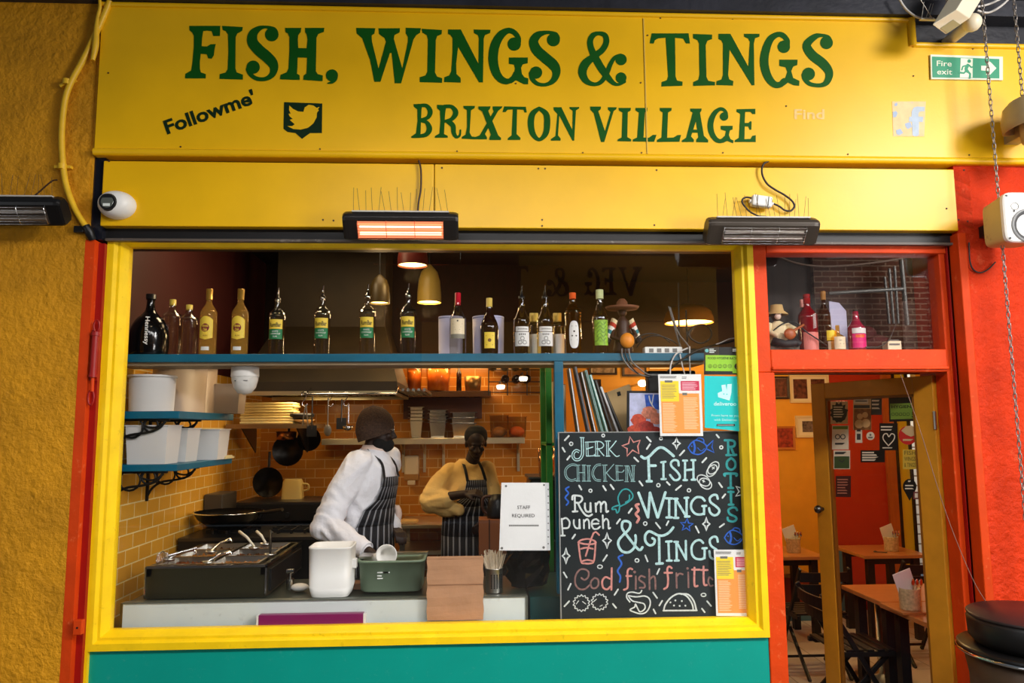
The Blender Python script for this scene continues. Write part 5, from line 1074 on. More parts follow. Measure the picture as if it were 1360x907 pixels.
# perforated cutlery cup with skewers
x0, x1, _, z1 = R4(645, 757, 668, 790, .165); r = (x1-x0)/2; cu = thing('cutlery_holder', ((x0+x1)/2, .20, cz), 'perforated steel cup full of wooden skewers right of the paper bag', 'holder')
cxx = (x0+x1)/2; b = MB(); b.lathe([(.001, 0), (r, 0), (r, .004), (r, z1-c0_), (r*1.06, z1-c0_+.004), (r*.95, z1-c0_+.004), (r*.95, .008), (.001, .008)], (cxx, .21, c0_), 28); b.build('cup', steel, cu)
h0 = None
for i in range(5):
    for j in range(9):
        a = -PI/2+(i-1.0)*.33; zz = c0_+.03+j*(z1-c0_-.05)/9; c = Vector((cxx+r*math.cos(a), .21+r*math.sin(a), zz)); n_ = Vector((math.cos(a), math.sin(a), 0))
        m_ = MB(); 
        if h0 is None: h0 = MB()
        h0.cyl(c-n_*.001, c+n_*.0008, .0042, seg=8)
h0.build('perforations', black_pl, cu)
sk = mat('pale_skewer_wood', rgb(240, 226, 200), .6)
skw = MB()
for k in range(110):
    a = random.uniform(0, 2*PI); q = math.sqrt(random.random())*r*.8; tx, ty = random.uniform(-.035, .035), random.uniform(-.02, .02)
    skw.tube([(cxx+q*math.cos(a)*.6, .21+q*math.sin(a)*.6, c0_+.05), (cxx+q*math.cos(a)+tx, .21+q*math.sin(a)+ty, z1+.05+random.uniform(0, .05))], .0021, 4)
o = skw.build('wooden_skewers', sk); tag(o, 'dense bunch of pale wooden skewers in the steel cup', 'skewers'); o['kind'] = 'stuff'
# purple cling film box on the sill, black bag
x0, x1, z0, z1 = R4(344, 815, 483, 831, .08); cf = thing('film_box', ((x0+x1)/2, .085, z0), 'long purple cling-film box lying on the sill behind the glass', 'box')
zb = zat(410, 838, .08)
MB().box(x0, x1, .065, .108, zb, z1).build('carton', mat('purple_card', rgb(128, 18, 88), .35), cf, .003); MB().box(x1, x1+.012, .066, .107, zb, z1-.002).build('end_flap', lab_wht, cf); MB().box(x0-.01, x0, .066, .107, zb, z1-.002).build('end_flap', lab_wht, cf)
b = MB(); N = 18; rg = []; random.seed(3)
bx_, by_ = xat(702, 760, .35), .40
for k in range(10):
    z = cz+.005+.36*k/9; rr = .12*math.sin(PI*(.25+.7*k/9))+.01
    rg.append([(bx_+(rr+random.uniform(-.018, .018))*math.cos(a), by_+(rr+random.uniform(-.018, .018))*.8*math.sin(a), z+random.uniform(-.01, .01)) for a in [q*2*PI/N for q in range(N)]])
b.loft(rg, True, False); tag(b.build('bin_bag', mat('black_bin_bag', rgb(14, 14, 15), .18)), 'crumpled shiny black bag on the counter under the white notice', 'bag')
MB_ = MB(); MB_.box(upx1+.03, xat(742, 760, .3)+.6, .2, .9, 0, cz-.02); o = tag(MB_.build('under_counter_cabinet', mat('dark_teal_cabinet', rgb(10, 58, 58), .35)), 'dark teal cabinet under the black bag and chalkboard', 'cabinet')
# ================================================================ chalkboard, papers on the glass, menus
GY = .056
chalk = mat('chalk_pale_blue', rgb(190, 228, 228), .8, var=.25, vscale=60)
chalk2 = mat('chalk_grey', rgb(150, 190, 190), .8, var=.35, vscale=60)
cw = mat('chalk_white', rgb(222, 230, 228), .8, var=.25, vscale=60); cp = mat('chalk_pink', rgb(222, 150, 140), .8, var=.3, vscale=60); cpd = mat('chalk_faded_pink', rgb(150, 112, 106), .8, var=.4, vscale=60)
cbl = mat('chalk_blue', rgb(50, 106, 210), .8, var=.25, vscale=60); ct_ = mat('chalk_teal', rgb(60, 168, 170), .8, var=.25, vscale=60)
CBY = .085
cb = thing('chalkboard', P(873, 820, CBY), 'tall black chalkboard with coloured chalk lettering standing behind the window', 'chalkboard')
q = [P(742, 575, CBY), P(1006, 577, CBY), P(1012, 822, CBY), P(742, 824, CBY)]
x0, x1 = q[0].x, q[2].x; z0, z1 = q[3].z, q[0].z
MB().box(x0, x1, CBY, CBY+.012, z0, z1).build('slate', mat('blackboard', rgb(20, 32, 36), .5, var=.35, vscale=4), cb)
b = MB(); b.box(x0-.004, x0+.002, CBY-.003, CBY+.014, z0, z1+.004); b.box(x0, x1, CBY-.003, CBY+.014, z1, z1+.005); b.build('edge', mat('grey_edge', rgb(150, 152, 150), .5), cb)
CF = CBY-.0015
def pnt(name, polys, m, k, ox, oy): return paint(polys, CF, name, m, cb, k, ox, oy)
def ST(*paths, w=12, c=5):
    out = []
    for p in paths: out += stroke2(p, w, c)
    return out
A = (9.55, 735, 570)     # crops read at 9.55 x
def outline(strokes, w, thin): return strokes
# JERK / CHICKEN : double-lined letters
def dbl(paths, w=26, t=7):
    out = []
    for p in paths:
        ps = [Vector((a, b_)) for a, b_ in p]
        if len(ps) > 2: ps = smooth3(ps, 4)
        for s in (-1, 1):
            o_ = []
            for i, v in enumerate(ps):
                d = (ps[min(i+1, len(ps)-1)]-ps[max(i-1, 0)]).normalized(); o_.append((v.x-d.y*s*w/2, v.y+d.x*s*w/2))
            out += stroke2(o_, t, 0)
    return out
jerk = dbl([[(365,110),(370,250),(365,330),(330,380),(280,385),(250,350),(255,300),(290,270),(325,285)]], 26, 12)
jerk += dbl([[(425,160),(430,340)], [(545,155),(550,340)], [(685,150),(690,340)]], 24, 10)
jerk += ST([(405,165),(520,160)], [(425,250),(500,225)], [(425,340),(515,335),(520,320)], [(340,105),(388,108)], [(530,155),(600,160),(638,200),(610,240),(550,250)], [(570,250),(610,300),(640,335)], [(660,150),(720,150)], [(795,150),(740,220),(700,260)], [(705,250),(760,310),(800,345),(835,335)], [(525,340),(585,338)], [(670,342),(715,340)], w=13)
pnt('chalk_lettering', jerk, chalk, *A)
chk = dbl([[(285,455),(230,450),(170,490),(150,550),(175,620),(230,650),(285,635)], [(310,455),(315,655)], [(385,455),(388,655)], [(445,460),(450,655)], [(600,450),(545,460),(505,520),(500,580),(535,640),(600,650)], [(645,455),(655,655)], [(805,460),(810,650)], [(930,465),(930,660)], [(945,465),(1000,650)], [(1015,465),(1010,660)]], 20, 9)
chk += ST([(320,550),(385,550)], [(765,445),(700,520),(665,560)], [(670,550),(730,620),(780,655),(800,640)], [(790,460),(880,465)], [(805,540),(870,545),(895,520)], [(805,652),(885,645)], [(290,455),(335,455)], [(290,658),(335,658)], [(365,455),(410,455)], [(365,658),(410,658)], [(425,462),(470,462)], [(425,658),(472,658)], [(620,455),(680,455)], [(635,660),(680,660)], [(905,465),(955,465)], [(905,665),(950,665)], [(985,662),(1035,662)], [(990,462),(1040,460)], w=11)
pnt('chalk_lettering', chk, chalk2, *A)
fish = ST([(1115,345),(1160,370),(1215,345),(1290,270),(1340,235),(1400,240),(1480,300),(1525,340)], [(1205,350),(1215,655)], [(1225,462),(1295,462)], [(1185,660),(1245,660)], w=34)
B2 = (9.55, 870, 570)
pnt('chalk_lettering', fish, chalk, *A)
ish = ST([(105,420),(108,630)], [(78,420),(132,412)], [(80,632),(135,632)], [(300,460),(290,405),(245,390),(205,420),(210,470),(280,540),(315,600),(290,640),(240,640),(190,580)], [(380,400),(380,640)], [(485,400),(488,640)], [(380,520),(485,510)], [(355,398),(405,398)], [(460,392),(510,392)], [(360,645),(405,645)], [(465,640),(512,640)], w=28)
pnt('chalk_lettering', ish, chalk, *B2)
C3 = (9.55, 735, 645); D4 = (9.55, 870, 645); E5 = (9.55, 735, 735); F6 = (9.55, 870, 735)
wings = ST([(1080,90),(1200,400)], [(1225,90),(1200,400)], [(1225,90),(1320,400)], [(1420,85),(1325,400)], w=34, c=0)
wings += [[(x+1289*0, y) for x, y in p] for p in []]
pnt('chalk_lettering', wings, chalk, *C3)
ings = ST([(180,170),(178,400)], [(140,160),(215,162)], [(145,402),(212,402)], [(260,165),(262,400)], [(262,170),(395,390)], [(400,155),(400,390)], [(240,165),(285,165)], [(240,408),(295,408)], [(375,155),(420,152)], [(380,392),(435,390)], [(630,190),(590,150),(520,150),(465,210),(460,290),(510,355),(580,365),(620,350)], [(622,260),(622,360)], [(600,258),(648,255)], [(795,165),(780,120),(735,120),(695,155),(705,210),(770,260),(815,310),(795,360),(745,375),(700,340),(685,285)], w=30)
pnt('chalk_lettering', ings, chalk, *D4)
amp = ST([(1130,780),(1100,815),(1050,780),(910,600),(870,530),(880,460),(930,450),(975,480),(960,550),(890,620),(830,690),(825,760),(870,830),(950,845),(1020,790),(1045,690),(1040,630)], w=32)
pnt('chalk_lettering', amp, chalk, *C3)
tings = ST([(1255,665),(1285,690),(1270,740),(1220,755),(1170,710),(1165,630),(1210,580),(1270,600),(1330,630),(1400,630),(1470,590),(1520,530)], [(1340,640),(1345,985)], [(1305,990),(1385,985)], w=32)
pnt('chalk_lettering', tings, chalk, *C3)
t2 = ST([(170,715),(178,950)], [(140,710),(210,705)], [(150,950),(210,950)], [(270,715),(275,945)], [(275,720),(395,935)], [(390,700),(392,930)], [(245,712),(290,712)], [(250,950),(300,948)], [(610,725),(570,690),(510,705),(465,770),(470,870),(520,925),(600,930),(628,900)], [(628,800),(628,920)], [(600,795),(655,792)], [(795,710),(780,655),(735,650),(695,690),(710,760),(780,810)], [(690,830),(700,900),(735,930)], w=29)
pnt('chalk_lettering', t2, chalk, *D4)
rum = ST([(240,175),(245,130),(290,125),(350,135),(365,175),(330,215),(285,215)], [(270,135),(275,325)], [(245,328),(305,325)], [(310,215),(345,290),(400,365),(450,385),(490,365)], [(400,225),(400,280),(420,325),(465,320),(470,220)], [(470,220),(475,330)], [(535,225),(540,330)], [(540,250),(575,205),(600,230),(602,330)], [(605,245),(640,205),(665,230),(670,328),(695,322)], w=24)
rum += ST([(105,420),(118,630)], [(85,632),(145,632)], [(110,430),(160,410),(205,460),(190,530),(130,540)], [(260,435),(260,490),(285,535),(325,530),(330,430)], [(330,430),(335,540)], [(385,435),(388,540)], [(388,460),(425,425),(450,455),(455,540)], [(575,450),(545,425),(500,440),(485,490),(510,545),(560,545),(590,520)], [(490,485),(570,480)], [(625,375),(630,540)], [(630,460),(665,420),(695,450),(700,540),(720,535)], w=22)
pnt('chalk_lettering', rum, cw, *C3)
cod = ST([(355,310),(395,335),(440,300),(445,235),(395,200),(330,210),(280,290),(280,390),(330,450),(400,450),(460,400)], [(520,310),(475,360),(485,430),(530,440),(570,400),(565,330),(520,310)], w=22)
pnt('chalk_lettering', cod, cpd, *E5)
cod2 = ST([(715,320),(660,300),(620,350),(630,430),(680,455),(720,420)], [(740,185),(735,460)], [(1000,200),(970,190),(940,230),(945,380),(935,440),(895,460)], [(925,285),(990,285)], w=24)
pnt('chalk_lettering', cod2, cp, *E5)
cod3 = ST([(1045,290),(1045,450)], [(1160,300),(1110,285),(1085,330),(1150,380),(1155,430),(1095,435)], [(1215,200),(1220,455)], [(1220,330),(1265,290),(1290,320),(1295,450)], w=22)+[disc2(1030,235,18,10)]
pnt('chalk_lettering', cod3, cpd, *E5)
frit = ST([(210,185),(180,165),(155,200),(165,330),(155,420),(115,450)], [(120,245),(215,245)], [(500,180),(500,400),(540,410)], [(470,205),(565,205)], [(615,165),(620,380),(655,400)], [(585,210),(665,210)], w=25)
pnt('chalk_lettering', frit, cp, *F6)
frit2 = ST([(270,250),(275,435)], [(275,290),(310,255),(350,265)], [(420,240),(425,430)], [(730,330),(690,300),(675,360),(700,410),(735,405)], w=22)+[disc2(412,190,16,10)]
pnt('chalk_lettering', frit2, cpd, *F6)
rotis = ST([(885,140),(965,140),(1010,165),(1000,215),(930,225)], [(925,140),(930,325)], [(960,225),(1000,320)], [(905,328),(960,328)], [(985,328),(1030,325)], [(965,365),(915,410),(915,480),(965,515),(1015,480),(1012,410),(965,365)], [(885,590),(885,565),(1030,565),(1030,590)], [(958,570),(960,740)], [(930,745),(990,745)], [(960,790),(962,905)], [(930,795),(995,795)], w=30, c=4)
pnt('chalk_lettering', rotis, ct_, *B2)
rot2 = ST([(965,90),(965,235)], [(935,240),(995,240)], [(1040,310),(1020,280),(970,280),(930,310),(950,360),(1020,395),(1030,430),(990,455),(930,440),(920,405)], w=28)
pnt('chalk_lettering', rot2, ct_, *D4)
def star(cx, cy, r, rot=0, ri=.42): return [(cx+(r if i % 2 == 0 else r*ri)*math.sin(rot+i*PI/5), cy-(r if i % 2 == 0 else r*ri)*math.cos(rot+i*PI/5)) for i in range(10)]
def closed(p, w): return stroke2(p, w, 0, closed=True)
pnt('chalk_star', closed([(970,95),(1015,165),(1100,140),(1070,215),(1085,310),(1005,265),(935,340),(935,245),(870,210),(955,180)], 20), cp, *A)
pnt('chalk_star', closed(star(400, 500, 85, .1), 18), cbl, *D4)
pnt('chalk_star', closed(star(1110, 790, 105, .35), 20), cw, *B2)
fishd = lambda ox, oy, s=1: stroke2([(ox+a*s, oy+b_*s) for a, b_ in ((0,0),(40,-60),(100,-95),(180,-70),(235,-15),(200,50),(130,85),(50,65))], 16, 4, closed=True)+ST([(ox+235*s, oy-15*s),(ox+320*s, oy-95*s),(ox+300*s, oy-10*s),(ox+330*s, oy+60*s),(ox+235*s, oy+15*s)], w=16, c=0)+ST([(ox+70*s, oy-70*s),(ox+85*s, oy),(ox+70*s, oy+65*s)], w=26)+ST([(ox+120*s, oy),(ox+165*s, oy+40*s),(ox+205*s, oy+10*s)], w=10)+[disc2(ox+45*s, oy-20*s, 9, 8)]+ST([(ox+100*s, oy-95*s),(ox+130*s, oy-125*s),(ox+190*s, oy-110*s),(ox+200*s, oy-60*s)], w=14)
pnt('chalk_fish', fishd(420, 235), cbl, *B2)
pnt('chalk_fish', fishd(880, 660), cbl, *D4)
pnt('chalk_drumstick', ST([(840,245),(820,150),(870,60),(940,45),(1000,100),(1000,160),(930,220),(840,265)], [(965,120),(960,180),(915,210)], [(840,245),(760,270),(745,300),(790,300),(805,345),(830,320),(840,265)], w=17), ct_, *C3)
pnt('chalk_drink', ST([(315,720),(350,690),(430,675),(500,690),(540,720),(490,740),(400,740),(315,720)], [(320,740),(350,960),(400,985),(470,985),(515,950),(535,735)], [(350,800),(420,785),(500,800)], [(410,890),(510,600),(580,625)], [(360,960),(430,940),(510,960)], w=22, c=3), cp, *C3)
coin = lambda cx, cy, a, b_, rot: stroke2([(cx+a*math.cos(t)*math.cos(rot)-b_*math.sin(t)*math.sin(rot), cy+a*math.cos(t)*math.sin(rot)+b_*math.sin(t)*math.cos(rot)) for t in [k*2*PI/12 for k in range(12)]], 14, 3, closed=True)
pnt('chalk_fruit', coin(740, 490, 90, 55, -.9)+coin(720, 525, 85, 52, -.9)+coin(615, 650, 90, 60, .6)+coin(640, 690, 85, 60, .6)+ST([(725,480),(750,500)], [(750,478),(728,505)], [(600,650),(630,665)], [(620,640),(612,672)], w=12), cw, *B2)
cloud = lambda cx, cy, r, n=14: stroke2([(cx+(r if k % 2 else r*.8)*math.cos(k*PI/n), cy+(r if k % 2 else r*.8)*math.sin(k*PI/n)) for k in range(2*n)], 12, 3, closed=True)
pnt('chalk_fritter', cloud(355, 630, 108)+cloud(585, 615, 108)+ST([(290,640),(320,600)], [(370,610),(410,640)], [(510,610),(545,580)], [(590,670),(620,655)], w=10), cw, *E5)
pnt('chalk_prawn', ST([(1120,470),(1090,505),(1000,490),(940,505),(930,560),(970,615)], [(950,535),(1050,550),(1160,540),(1220,580),(1225,660),(1180,740),(1110,765),(1030,745),(970,715),(1030,680),(1040,640),(1065,690),(1100,740),(1160,700),(1150,640),(1080,620),(1000,600),(950,540)], w=17, c=4), cw, *E5)
pnt('chalk_taco', ST([(110,725),(130,650),(200,560),(300,510),(400,540),(470,640),(485,720)], [(330,515),(420,520),(490,600),(525,720)], [(105,725),(530,722)], w=20, c=4)+[disc2(a, b_, 12, 8) for a, b_ in ((195,620),(258,595),(340,603),(240,660),(312,665),(385,662))], cw, *F6)
dash = [(145,140,195,85),(115,235,145,285),(175,385,210,340),(1185,100,1235,155),(1185,250,1225,190),(1025,360,1075,410),(325,715,355,765),(630,720,665,775),(725,705,765,760),(1090,660,1130,715)]
pnt('chalk_dash', [q_ for a in dash for q_ in stroke2([(a[0], a[1]), (a[2], a[3])], 22, 0)]+[q_ for a in ((632,80,22),(225,185,26),(470,780,24)) for q_ in coin(a[0], a[1], a[2]*.8, a[2]*.8, 0)], cw, *A)
dash = [(315,330,370,270),(600,420,650,365),(810,680,850,735),(855,870,890,825),(780,70,810,105),(1100,135,1150,210),(265,770,330,715),(150,670,185,705)]
pnt('chalk_dash', [q_ for a in dash for q_ in stroke2([(a[0], a[1]), (a[2], a[3])], 22, 0)]+[q_ for a in ((840,230,24),(1122,592,26),(430,775,26),(42,710,26),(75,118,22)) for q_ in coin(a[0], a[1], a[2]*.8, a[2]*.8, 0)], cw, *B2)
dash = [(955,345,995,290),(805,480,845,425),(240,670,275,620)]
pnt('chalk_dash', [q_ for a in dash for q_ in stroke2([(a[0], a[1]), (a[2], a[3])], 22, 0)]+coin(1165, 480, 22, 22, 0), cw, *C3)
dash = [(10,470,65,540),(145,500,170,450),(515,515,555,595),(820,525,875,485),(1180,405,1220,340)]
pnt('chalk_dash', [q_ for a in dash for q_ in stroke2([(a[0], a[1]), (a[2], a[3])], 20, 0)]+coin(1128, 322, 24, 22, 0), cw, *D4)
dash = [(630,95,680,20),(1165,25,1195,100),(130,240,170,305),(185,460,220,385),(775,525,820,455),(140,670,200,605),(755,640,795,690),(1265,495,1315,565),(1270,710,1295,760)]
pnt('chalk_dash', [q_ for a in dash for q_ in stroke2([(a[0], a[1]), (a[2], a[3])], 20, 0)]+coin(590, 168, 30, 22, 0)+coin(1060, 88, 24, 22, 0), cw, *E5)
dash = [(25,260,55,195),(660,605,710,665),(595,700,630,745),(55,660,90,600)]
pnt('chalk_dash', [q_ for a in dash for q_ in stroke2([(a[0], a[1]), (a[2], a[3])], 20, 0)]+coin(615, 525, 30, 20, 0), cw, *F6)
dia = lambda cx, cy, a, b_: stroke2([(cx, cy-b_), (cx+a*.35, cy-b_*.25), (cx+a, cy), (cx+a*.35, cy+b_*.3), (cx, cy+b_), (cx-a*.35, cy+b_*.3), (cx-a, cy), (cx-a*.35, cy-b_*.25)], 22, 0, closed=True)
pnt('chalk_sparkle', dia(272, 180, 48, 72), cw, *B2); pnt('chalk_sparkle', dia(680, 695, 55, 100), cw, *C3); pnt('chalk_sparkle', dia(160, 890, 48, 100), cw, *C3); pnt('chalk_sparkle', dia(650, 485, 46, 85), cw, *D4)
pnt('chalk_squiggle', ST([(195,15),(155,45),(190,95),(150,150),(190,205),(165,245)], w=20), cbl, *C3); pnt('chalk_squiggle', ST([(1080,235),(1045,250),(1080,310),(1045,360),(1085,410),(1060,465)], w=32), cp, *C3)
pnt('chalk_squiggle', ST([(1180,310),(1130,330),(1175,390),(1130,440),(1180,500),(1145,555)], w=24), cp, *B2); pnt('chalk_squiggle', ST([(880,20),(825,50),(865,130),(815,220),(850,290),(840,360)], w=22), cbl, *E5)
# ---- menus, notice and stickers
def sheet(name, label, cat, corners, Y, m, thick=.0012, group=None, curl=0.0):
    "a sheet of paper or card stuck to the glass, with its corners at the given photo points"
    c = [P(x, y, Y) for x, y in corners]; o = thing(name, (sum((p.x for p in c))/4, Y, min(p.z for p in c)), label, cat, group)
    b = MB(); b.prism([Vector((p.x, Y, p.z)) for p in c], (0, thick, 0)); b.build('sheet', m, o); return o
paperw = mat('white_paper', rgb(236, 236, 234), .6, var=.04, bump=.12, bscale=12); oran = mat('orange_print', rgb(244, 160, 74), .6); yelp = mat('yellow_print', rgb(250, 220, 50), .6); redp = mat('red_print', rgb(206, 40, 80), .6); greyp = mat('grey_print', rgb(110, 108, 104), .6); whp = mat('white_print', rgb(226, 232, 226), .5)
def on(o, polys, Y, name, m, mp=None): return paint(polys, Y, name, m, o, mp=mp)
def bars(x0, x1, y0, n, dy, h, seed=1, jag=.35):
    rnd = random.Random(seed); return [[(x0, y0+k*dy), (x1-(x1-x0)*jag*rnd.random(), y0+k*dy), (x1-(x1-x0)*jag*rnd.random(), y0+k*dy+h), (x0, y0+k*dy+h)] for k in range(n)]
def menu(ox, oy, sx, sy, name_label, tilt):
    Q = lambda u, v: (ox+u*sx+v*tilt*sx, oy+v*sy)
    box_ = lambda u0, v0, u1, v1: [Q(u0, v0), Q(u1, v0), Q(u1, v1), Q(u0, v1)]
    o = sheet('menu_sheet', name_label, 'menu', [Q(0, 0), Q(1, 0), Q(1, 1), Q(0, 1)], GY, paperw, group='orange printed menus on the window'); y1, y2 = GY-.0008, GY-.0014
    on(o, [box_(.05, .30, .94, .955)], y1, 'orange_block', oran); on(o, [box_(.48, .26, .94, .31)], y1-.0002, 'white_block', paperw)
    on(o, [box_(.045, .11, .47, .44)], y1-.0004, 'yellow_block', yelp); on(o, [box_(.52, .11, .95, .265)], y1-.0004, 'red_block', redp)
    mp = lambda u, v: P(*Q(u, v), y2)
    ub = lambda *a, **k: bars(*a, **k)
    on(o, ub(.07, .45, .17, 9, .026, .009, seed=3)+[[(.15, .10), (.33, .10), (.33, .135), (.15, .135)]], y2, 'small_print', greyp, mp)
    on(o, [[(.55, .30), (.66, .30), (.66, .34), (.55, .34)]]+ub(.04, .45, .03, 2, .022, .012, seed=4)+ub(.55, .7, .04, 2, .02, .01, seed=5), y2, 'small_print', greyp, mp)
    on(o, ub(.08, .42, .47, 18, .026, .011, seed=6)+ub(.57, .92, .38, 20, .026, .011, seed=7), y2, 'small_print', mat('pale_orange_print', rgb(250, 214, 170), .6), mp)
    on(o, ub(.55, .93, .135, 5, .025, .012, seed=8), y2, 'small_print', mat('pale_pink_print', rgb(246, 196, 206), .6), mp)
    return o
menu(874, 497, 57, 82, 'orange printed menu stuck to the glass above the chalkboard', .05)
menu(948, 730, 54, 88, 'orange printed menu stuck over the lower right corner of the chalkboard', .06)
o = sheet('notice_sheet', 'white paper notice reading staff required on the window glass', 'notice', [(666, 641), (729, 641), (731, 731), (663, 731)], GY, paperw)
on(o, text_px('STAFF', 695.5, 676, 4.6, 0, 17, 0, True), GY-.001, 'lettering', ink); on(o, text_px('REQUIRED', 695, 687, 4.6, 0, 30, 0, True), GY-.001, 'lettering', ink); on(o, [[(676+k*2.5, 696.8), (677.8+k*2.5, 696.8), (677.8+k*2.5, 699), (676+k*2.5, 699)] for k in range(16)], GY-.001, 'small_print', greyp)
on(o, [[(724, 641), (729, 641), (731, 731), (726, 731)]], GY-.0006, 'perforated_margin', mat('pocket_strip', rgb(208, 210, 210), .3)); on(o, [disc2(728.3-.2, 650+k*9, 1.0, 8) for k in range(9)], GY-.0012, 'binding_hole', greyp); on(o, [disc2(672, 645.5, 1.6, 8), disc2(666.5, 728, 1.8, 8), disc2(722, 727, 1.8, 8), disc2(722.5, 644, 1.4, 8)], GY-.0013, 'pin', greyp)
limep = mat('lime_print', rgb(150, 206, 44), .5); blackp = mat('black_print', rgb(14, 16, 17), .4)
o = sheet('hygiene_sticker', 'black and green food hygiene rating sticker high on the window', 'sticker', [(935, 461), (987, 461), (989, 497.5), (935, 497.5)], GY-.003, blackp)
Yh = GY-.0042
on(o, [[(937, 471.5), (985.5, 472), (986.5, 495.5), (973, 495.5), (973, 493), (937, 492.5)]], Yh, 'green_block', limep); on(o, text_px('FOOD HYGIENE RATING', 961.5, 477.2, 3.1, .4, 43, .01, True), Yh-.0006, 'lettering', blackp)
on(o, [p for k in range(5) for p in stroke2([(943+k*6.6+2.3*math.cos(t*PI/5), 486.2+2.3*math.sin(t*PI/5)) for t in range(10)], .5, 2, closed=True)], Yh-.0006, 'rating_ring', blackp)
for k in range(5): on(o, text_px(str(k), 943+k*6.6, 487.6, 2.6, 0, None, 0, True), Yh-.0006, 'lettering', blackp)
on(o, [disc2(979.6, 486.5, 4.2, 20)], Yh-.0006, 'rating_disc', blackp); on(o, text_px('5', 979.6, 489, 5, 0, None, .02, True), Yh-.0012, 'lettering', whp); on(o, [disc2(938.8, 465.6, 2.4, 14)], Yh, 'round_badge', mat('teal_badge', rgb(110, 190, 190), .5)); on(o, bars(942, 951, 463.2, 3, 2.1, 1, seed=2)+bars(973, 986, 463.4, 2, 2.2, 1, seed=2), Yh, 'small_print', whp)
turq = mat('turquoise_print', rgb(0, 204, 204), .45)
o = sheet('delivery_sticker', 'turquoise delivery sticker with a white kangaroo-head logo on the window', 'sticker', [(935.5, 499), (991, 500), (992, 573.5), (936, 568)], GY-.002, turq)
Yd = GY-.0035; kx = lambda pts: [(860+x/9.07, 485+y/9.07) for x, y in pts]
on(o, [kx([(845,335),(900,312),(890,240),(940,232),(955,310),(960,230),(1015,225),(1010,330),(988,425),(850,385)])], Yd, 'logo', mat('pale_turquoise', rgb(200, 246, 244), .5)); on(o, [kx(disc2(920, 346, 8, 8)), kx(disc2(956, 350, 8, 8))], Yd-.0006, 'logo_eye', turq)
on(o, text_px('deliveroo', 963, 538.6, 5.0, .5, 30, .02, True), Yd, 'lettering', mat('pale_turquoise', rgb(200, 246, 244), .5)); on(o, text_px('From here to you', 963.5, 553.2, 3.1, .8, 37, .005, True), Yd, 'lettering', mat('pale_turquoise', rgb(200, 246, 244), .5)); on(o, text_px('with Deliveroo', 963.5, 559, 3.1, .8, 30, .005, True), Yd, 'lettering', mat('pale_turquoise', rgb(200, 246, 244), .5)); on(o, [[(952, 563), (976, 563), (976, 566), (952, 566)]], Yd, 'button', blackp); on(o, [[(953+k*2.2, 564), (954.4+k*2.2, 564), (954.4+k*2.2, 565), (953+k*2.2, 565)] for k in range(10)], Yd-.0005, 'small_print', whp)
# leaning menu boards on the lower board of the blue shelf
lbz = zat(850, 620, .2)
mb = [(755, 489, 766, .5, rgb(60, 62, 62), 'white', 'leftmost dark menu board beside the blue post'), (763, 487, 783, 1, rgb(70, 84, 104), None, 'slate-blue menu board, second from the blue post'), (771, 494, 792, 1, rgb(36, 34, 36), None, 'black menu board, third from the blue post'), (777, 492, 803, 1, rgb(150, 205, 195), None, 'pale green menu board leaning in the row'), (783, 498, 811, 1, rgb(120, 180, 172), None, 'second green menu board leaning in the row'), (790, 505, 818, 1, rgb(40, 36, 38), None, 'black menu board right of the green ones'), (797, 514, 828, 1, rgb(190, 190, 190), None, 'grey menu board near the brown paper bag'), (803, 522, 836, 1, rgb(40, 34, 30), None, 'dark menu board next to the food picture')]
for k, (pxt, pyt, pxb, w_, colr, e_, lb_) in enumerate(mb):
    Y_ = .19+.012*k; T = P(pxt, pyt, Y_); B_ = P(pxb+8, 612, Y_); B_.z = lbz; d = T-B_; L = d.length; ang = math.atan2(d.x, d.z)
    t = thing('menu_board', (B_.x, Y_, lbz), lb_, 'menu', 'menu boards leaning in the window'); th = .012
    b = MB(); n_ = Vector((d.z, 0, -d.x)).normalized(); u_ = d.normalized()
    b.prism([B_, B_+n_*th, B_+n_*th+u_*L, B_+u_*L], (0, .10, 0)); b.build('cover', mat('menu_cover_%d' % k, colr, .4), t)
    b = MB(); b.prism([B_+n_*.003-Vector((0, .001, 0)), B_+n_*.009-Vector((0, .001, 0)), B_+n_*.009+u_*(L-.003)-Vector((0, .001, 0)), B_+n_*.003+u_*(L-.003)-Vector((0, .001, 0))], (0, .0015, 0)); b.build('page_edge', lab_wht if k % 2 == 0 else greyp, t)
# food picture
fpY = .13
o = thing('food_picture', P(855, 576, fpY), 'framed food photograph of red and pink fritters beside the menu boards', 'picture')
c = [P(*q_, fpY) for q_ in ((833, 519), (884, 519), (884, 600), (833, 600))]; b = MB(); b.prism([Vector((p.x, fpY, p.z)) for p in c], (0, .015, 0)); b.build('frame', blackp, o)
on(o, [[(836, 522), (882, 522), (882, 598), (836, 598)]], fpY-.001, 'print', mat('lilac_print', rgb(186, 190, 222), .5, var=.25, vscale=30)); on(o, [[(856, 524), (882, 524), (882, 546), (858, 540)]], fpY-.0014, 'print', mat('blue_print', rgb(50, 100, 210), .5, var=.3, vscale=40)); on(o, stroke2([(862, 526), (864, 534), (870, 544)], 1.6)+stroke2([(868, 524), (866, 536)], 1.4), fpY-.0017, 'print', whp)
for k, (x_, y_, r_) in enumerate(((848, 558, 10), (862, 548, 10), (858, 568, 11), (842, 572, 9), (872, 556, 9), (870, 574, 9), (846, 582, 9))): on(o, [[(x_+r_*(1+.1*math.sin(t*2.3+k))*math.cos(t*PI/9), y_+r_*.85*math.sin(t*PI/9)) for t in range(18)]], fpY-.0016-.0003*k, 'print', mat('fritter_%d' % (k % 3), [rgb(196, 70, 40), rgb(226, 140, 110), rgb(170, 44, 30)][k % 3], .5, var=.5, vscale=60))
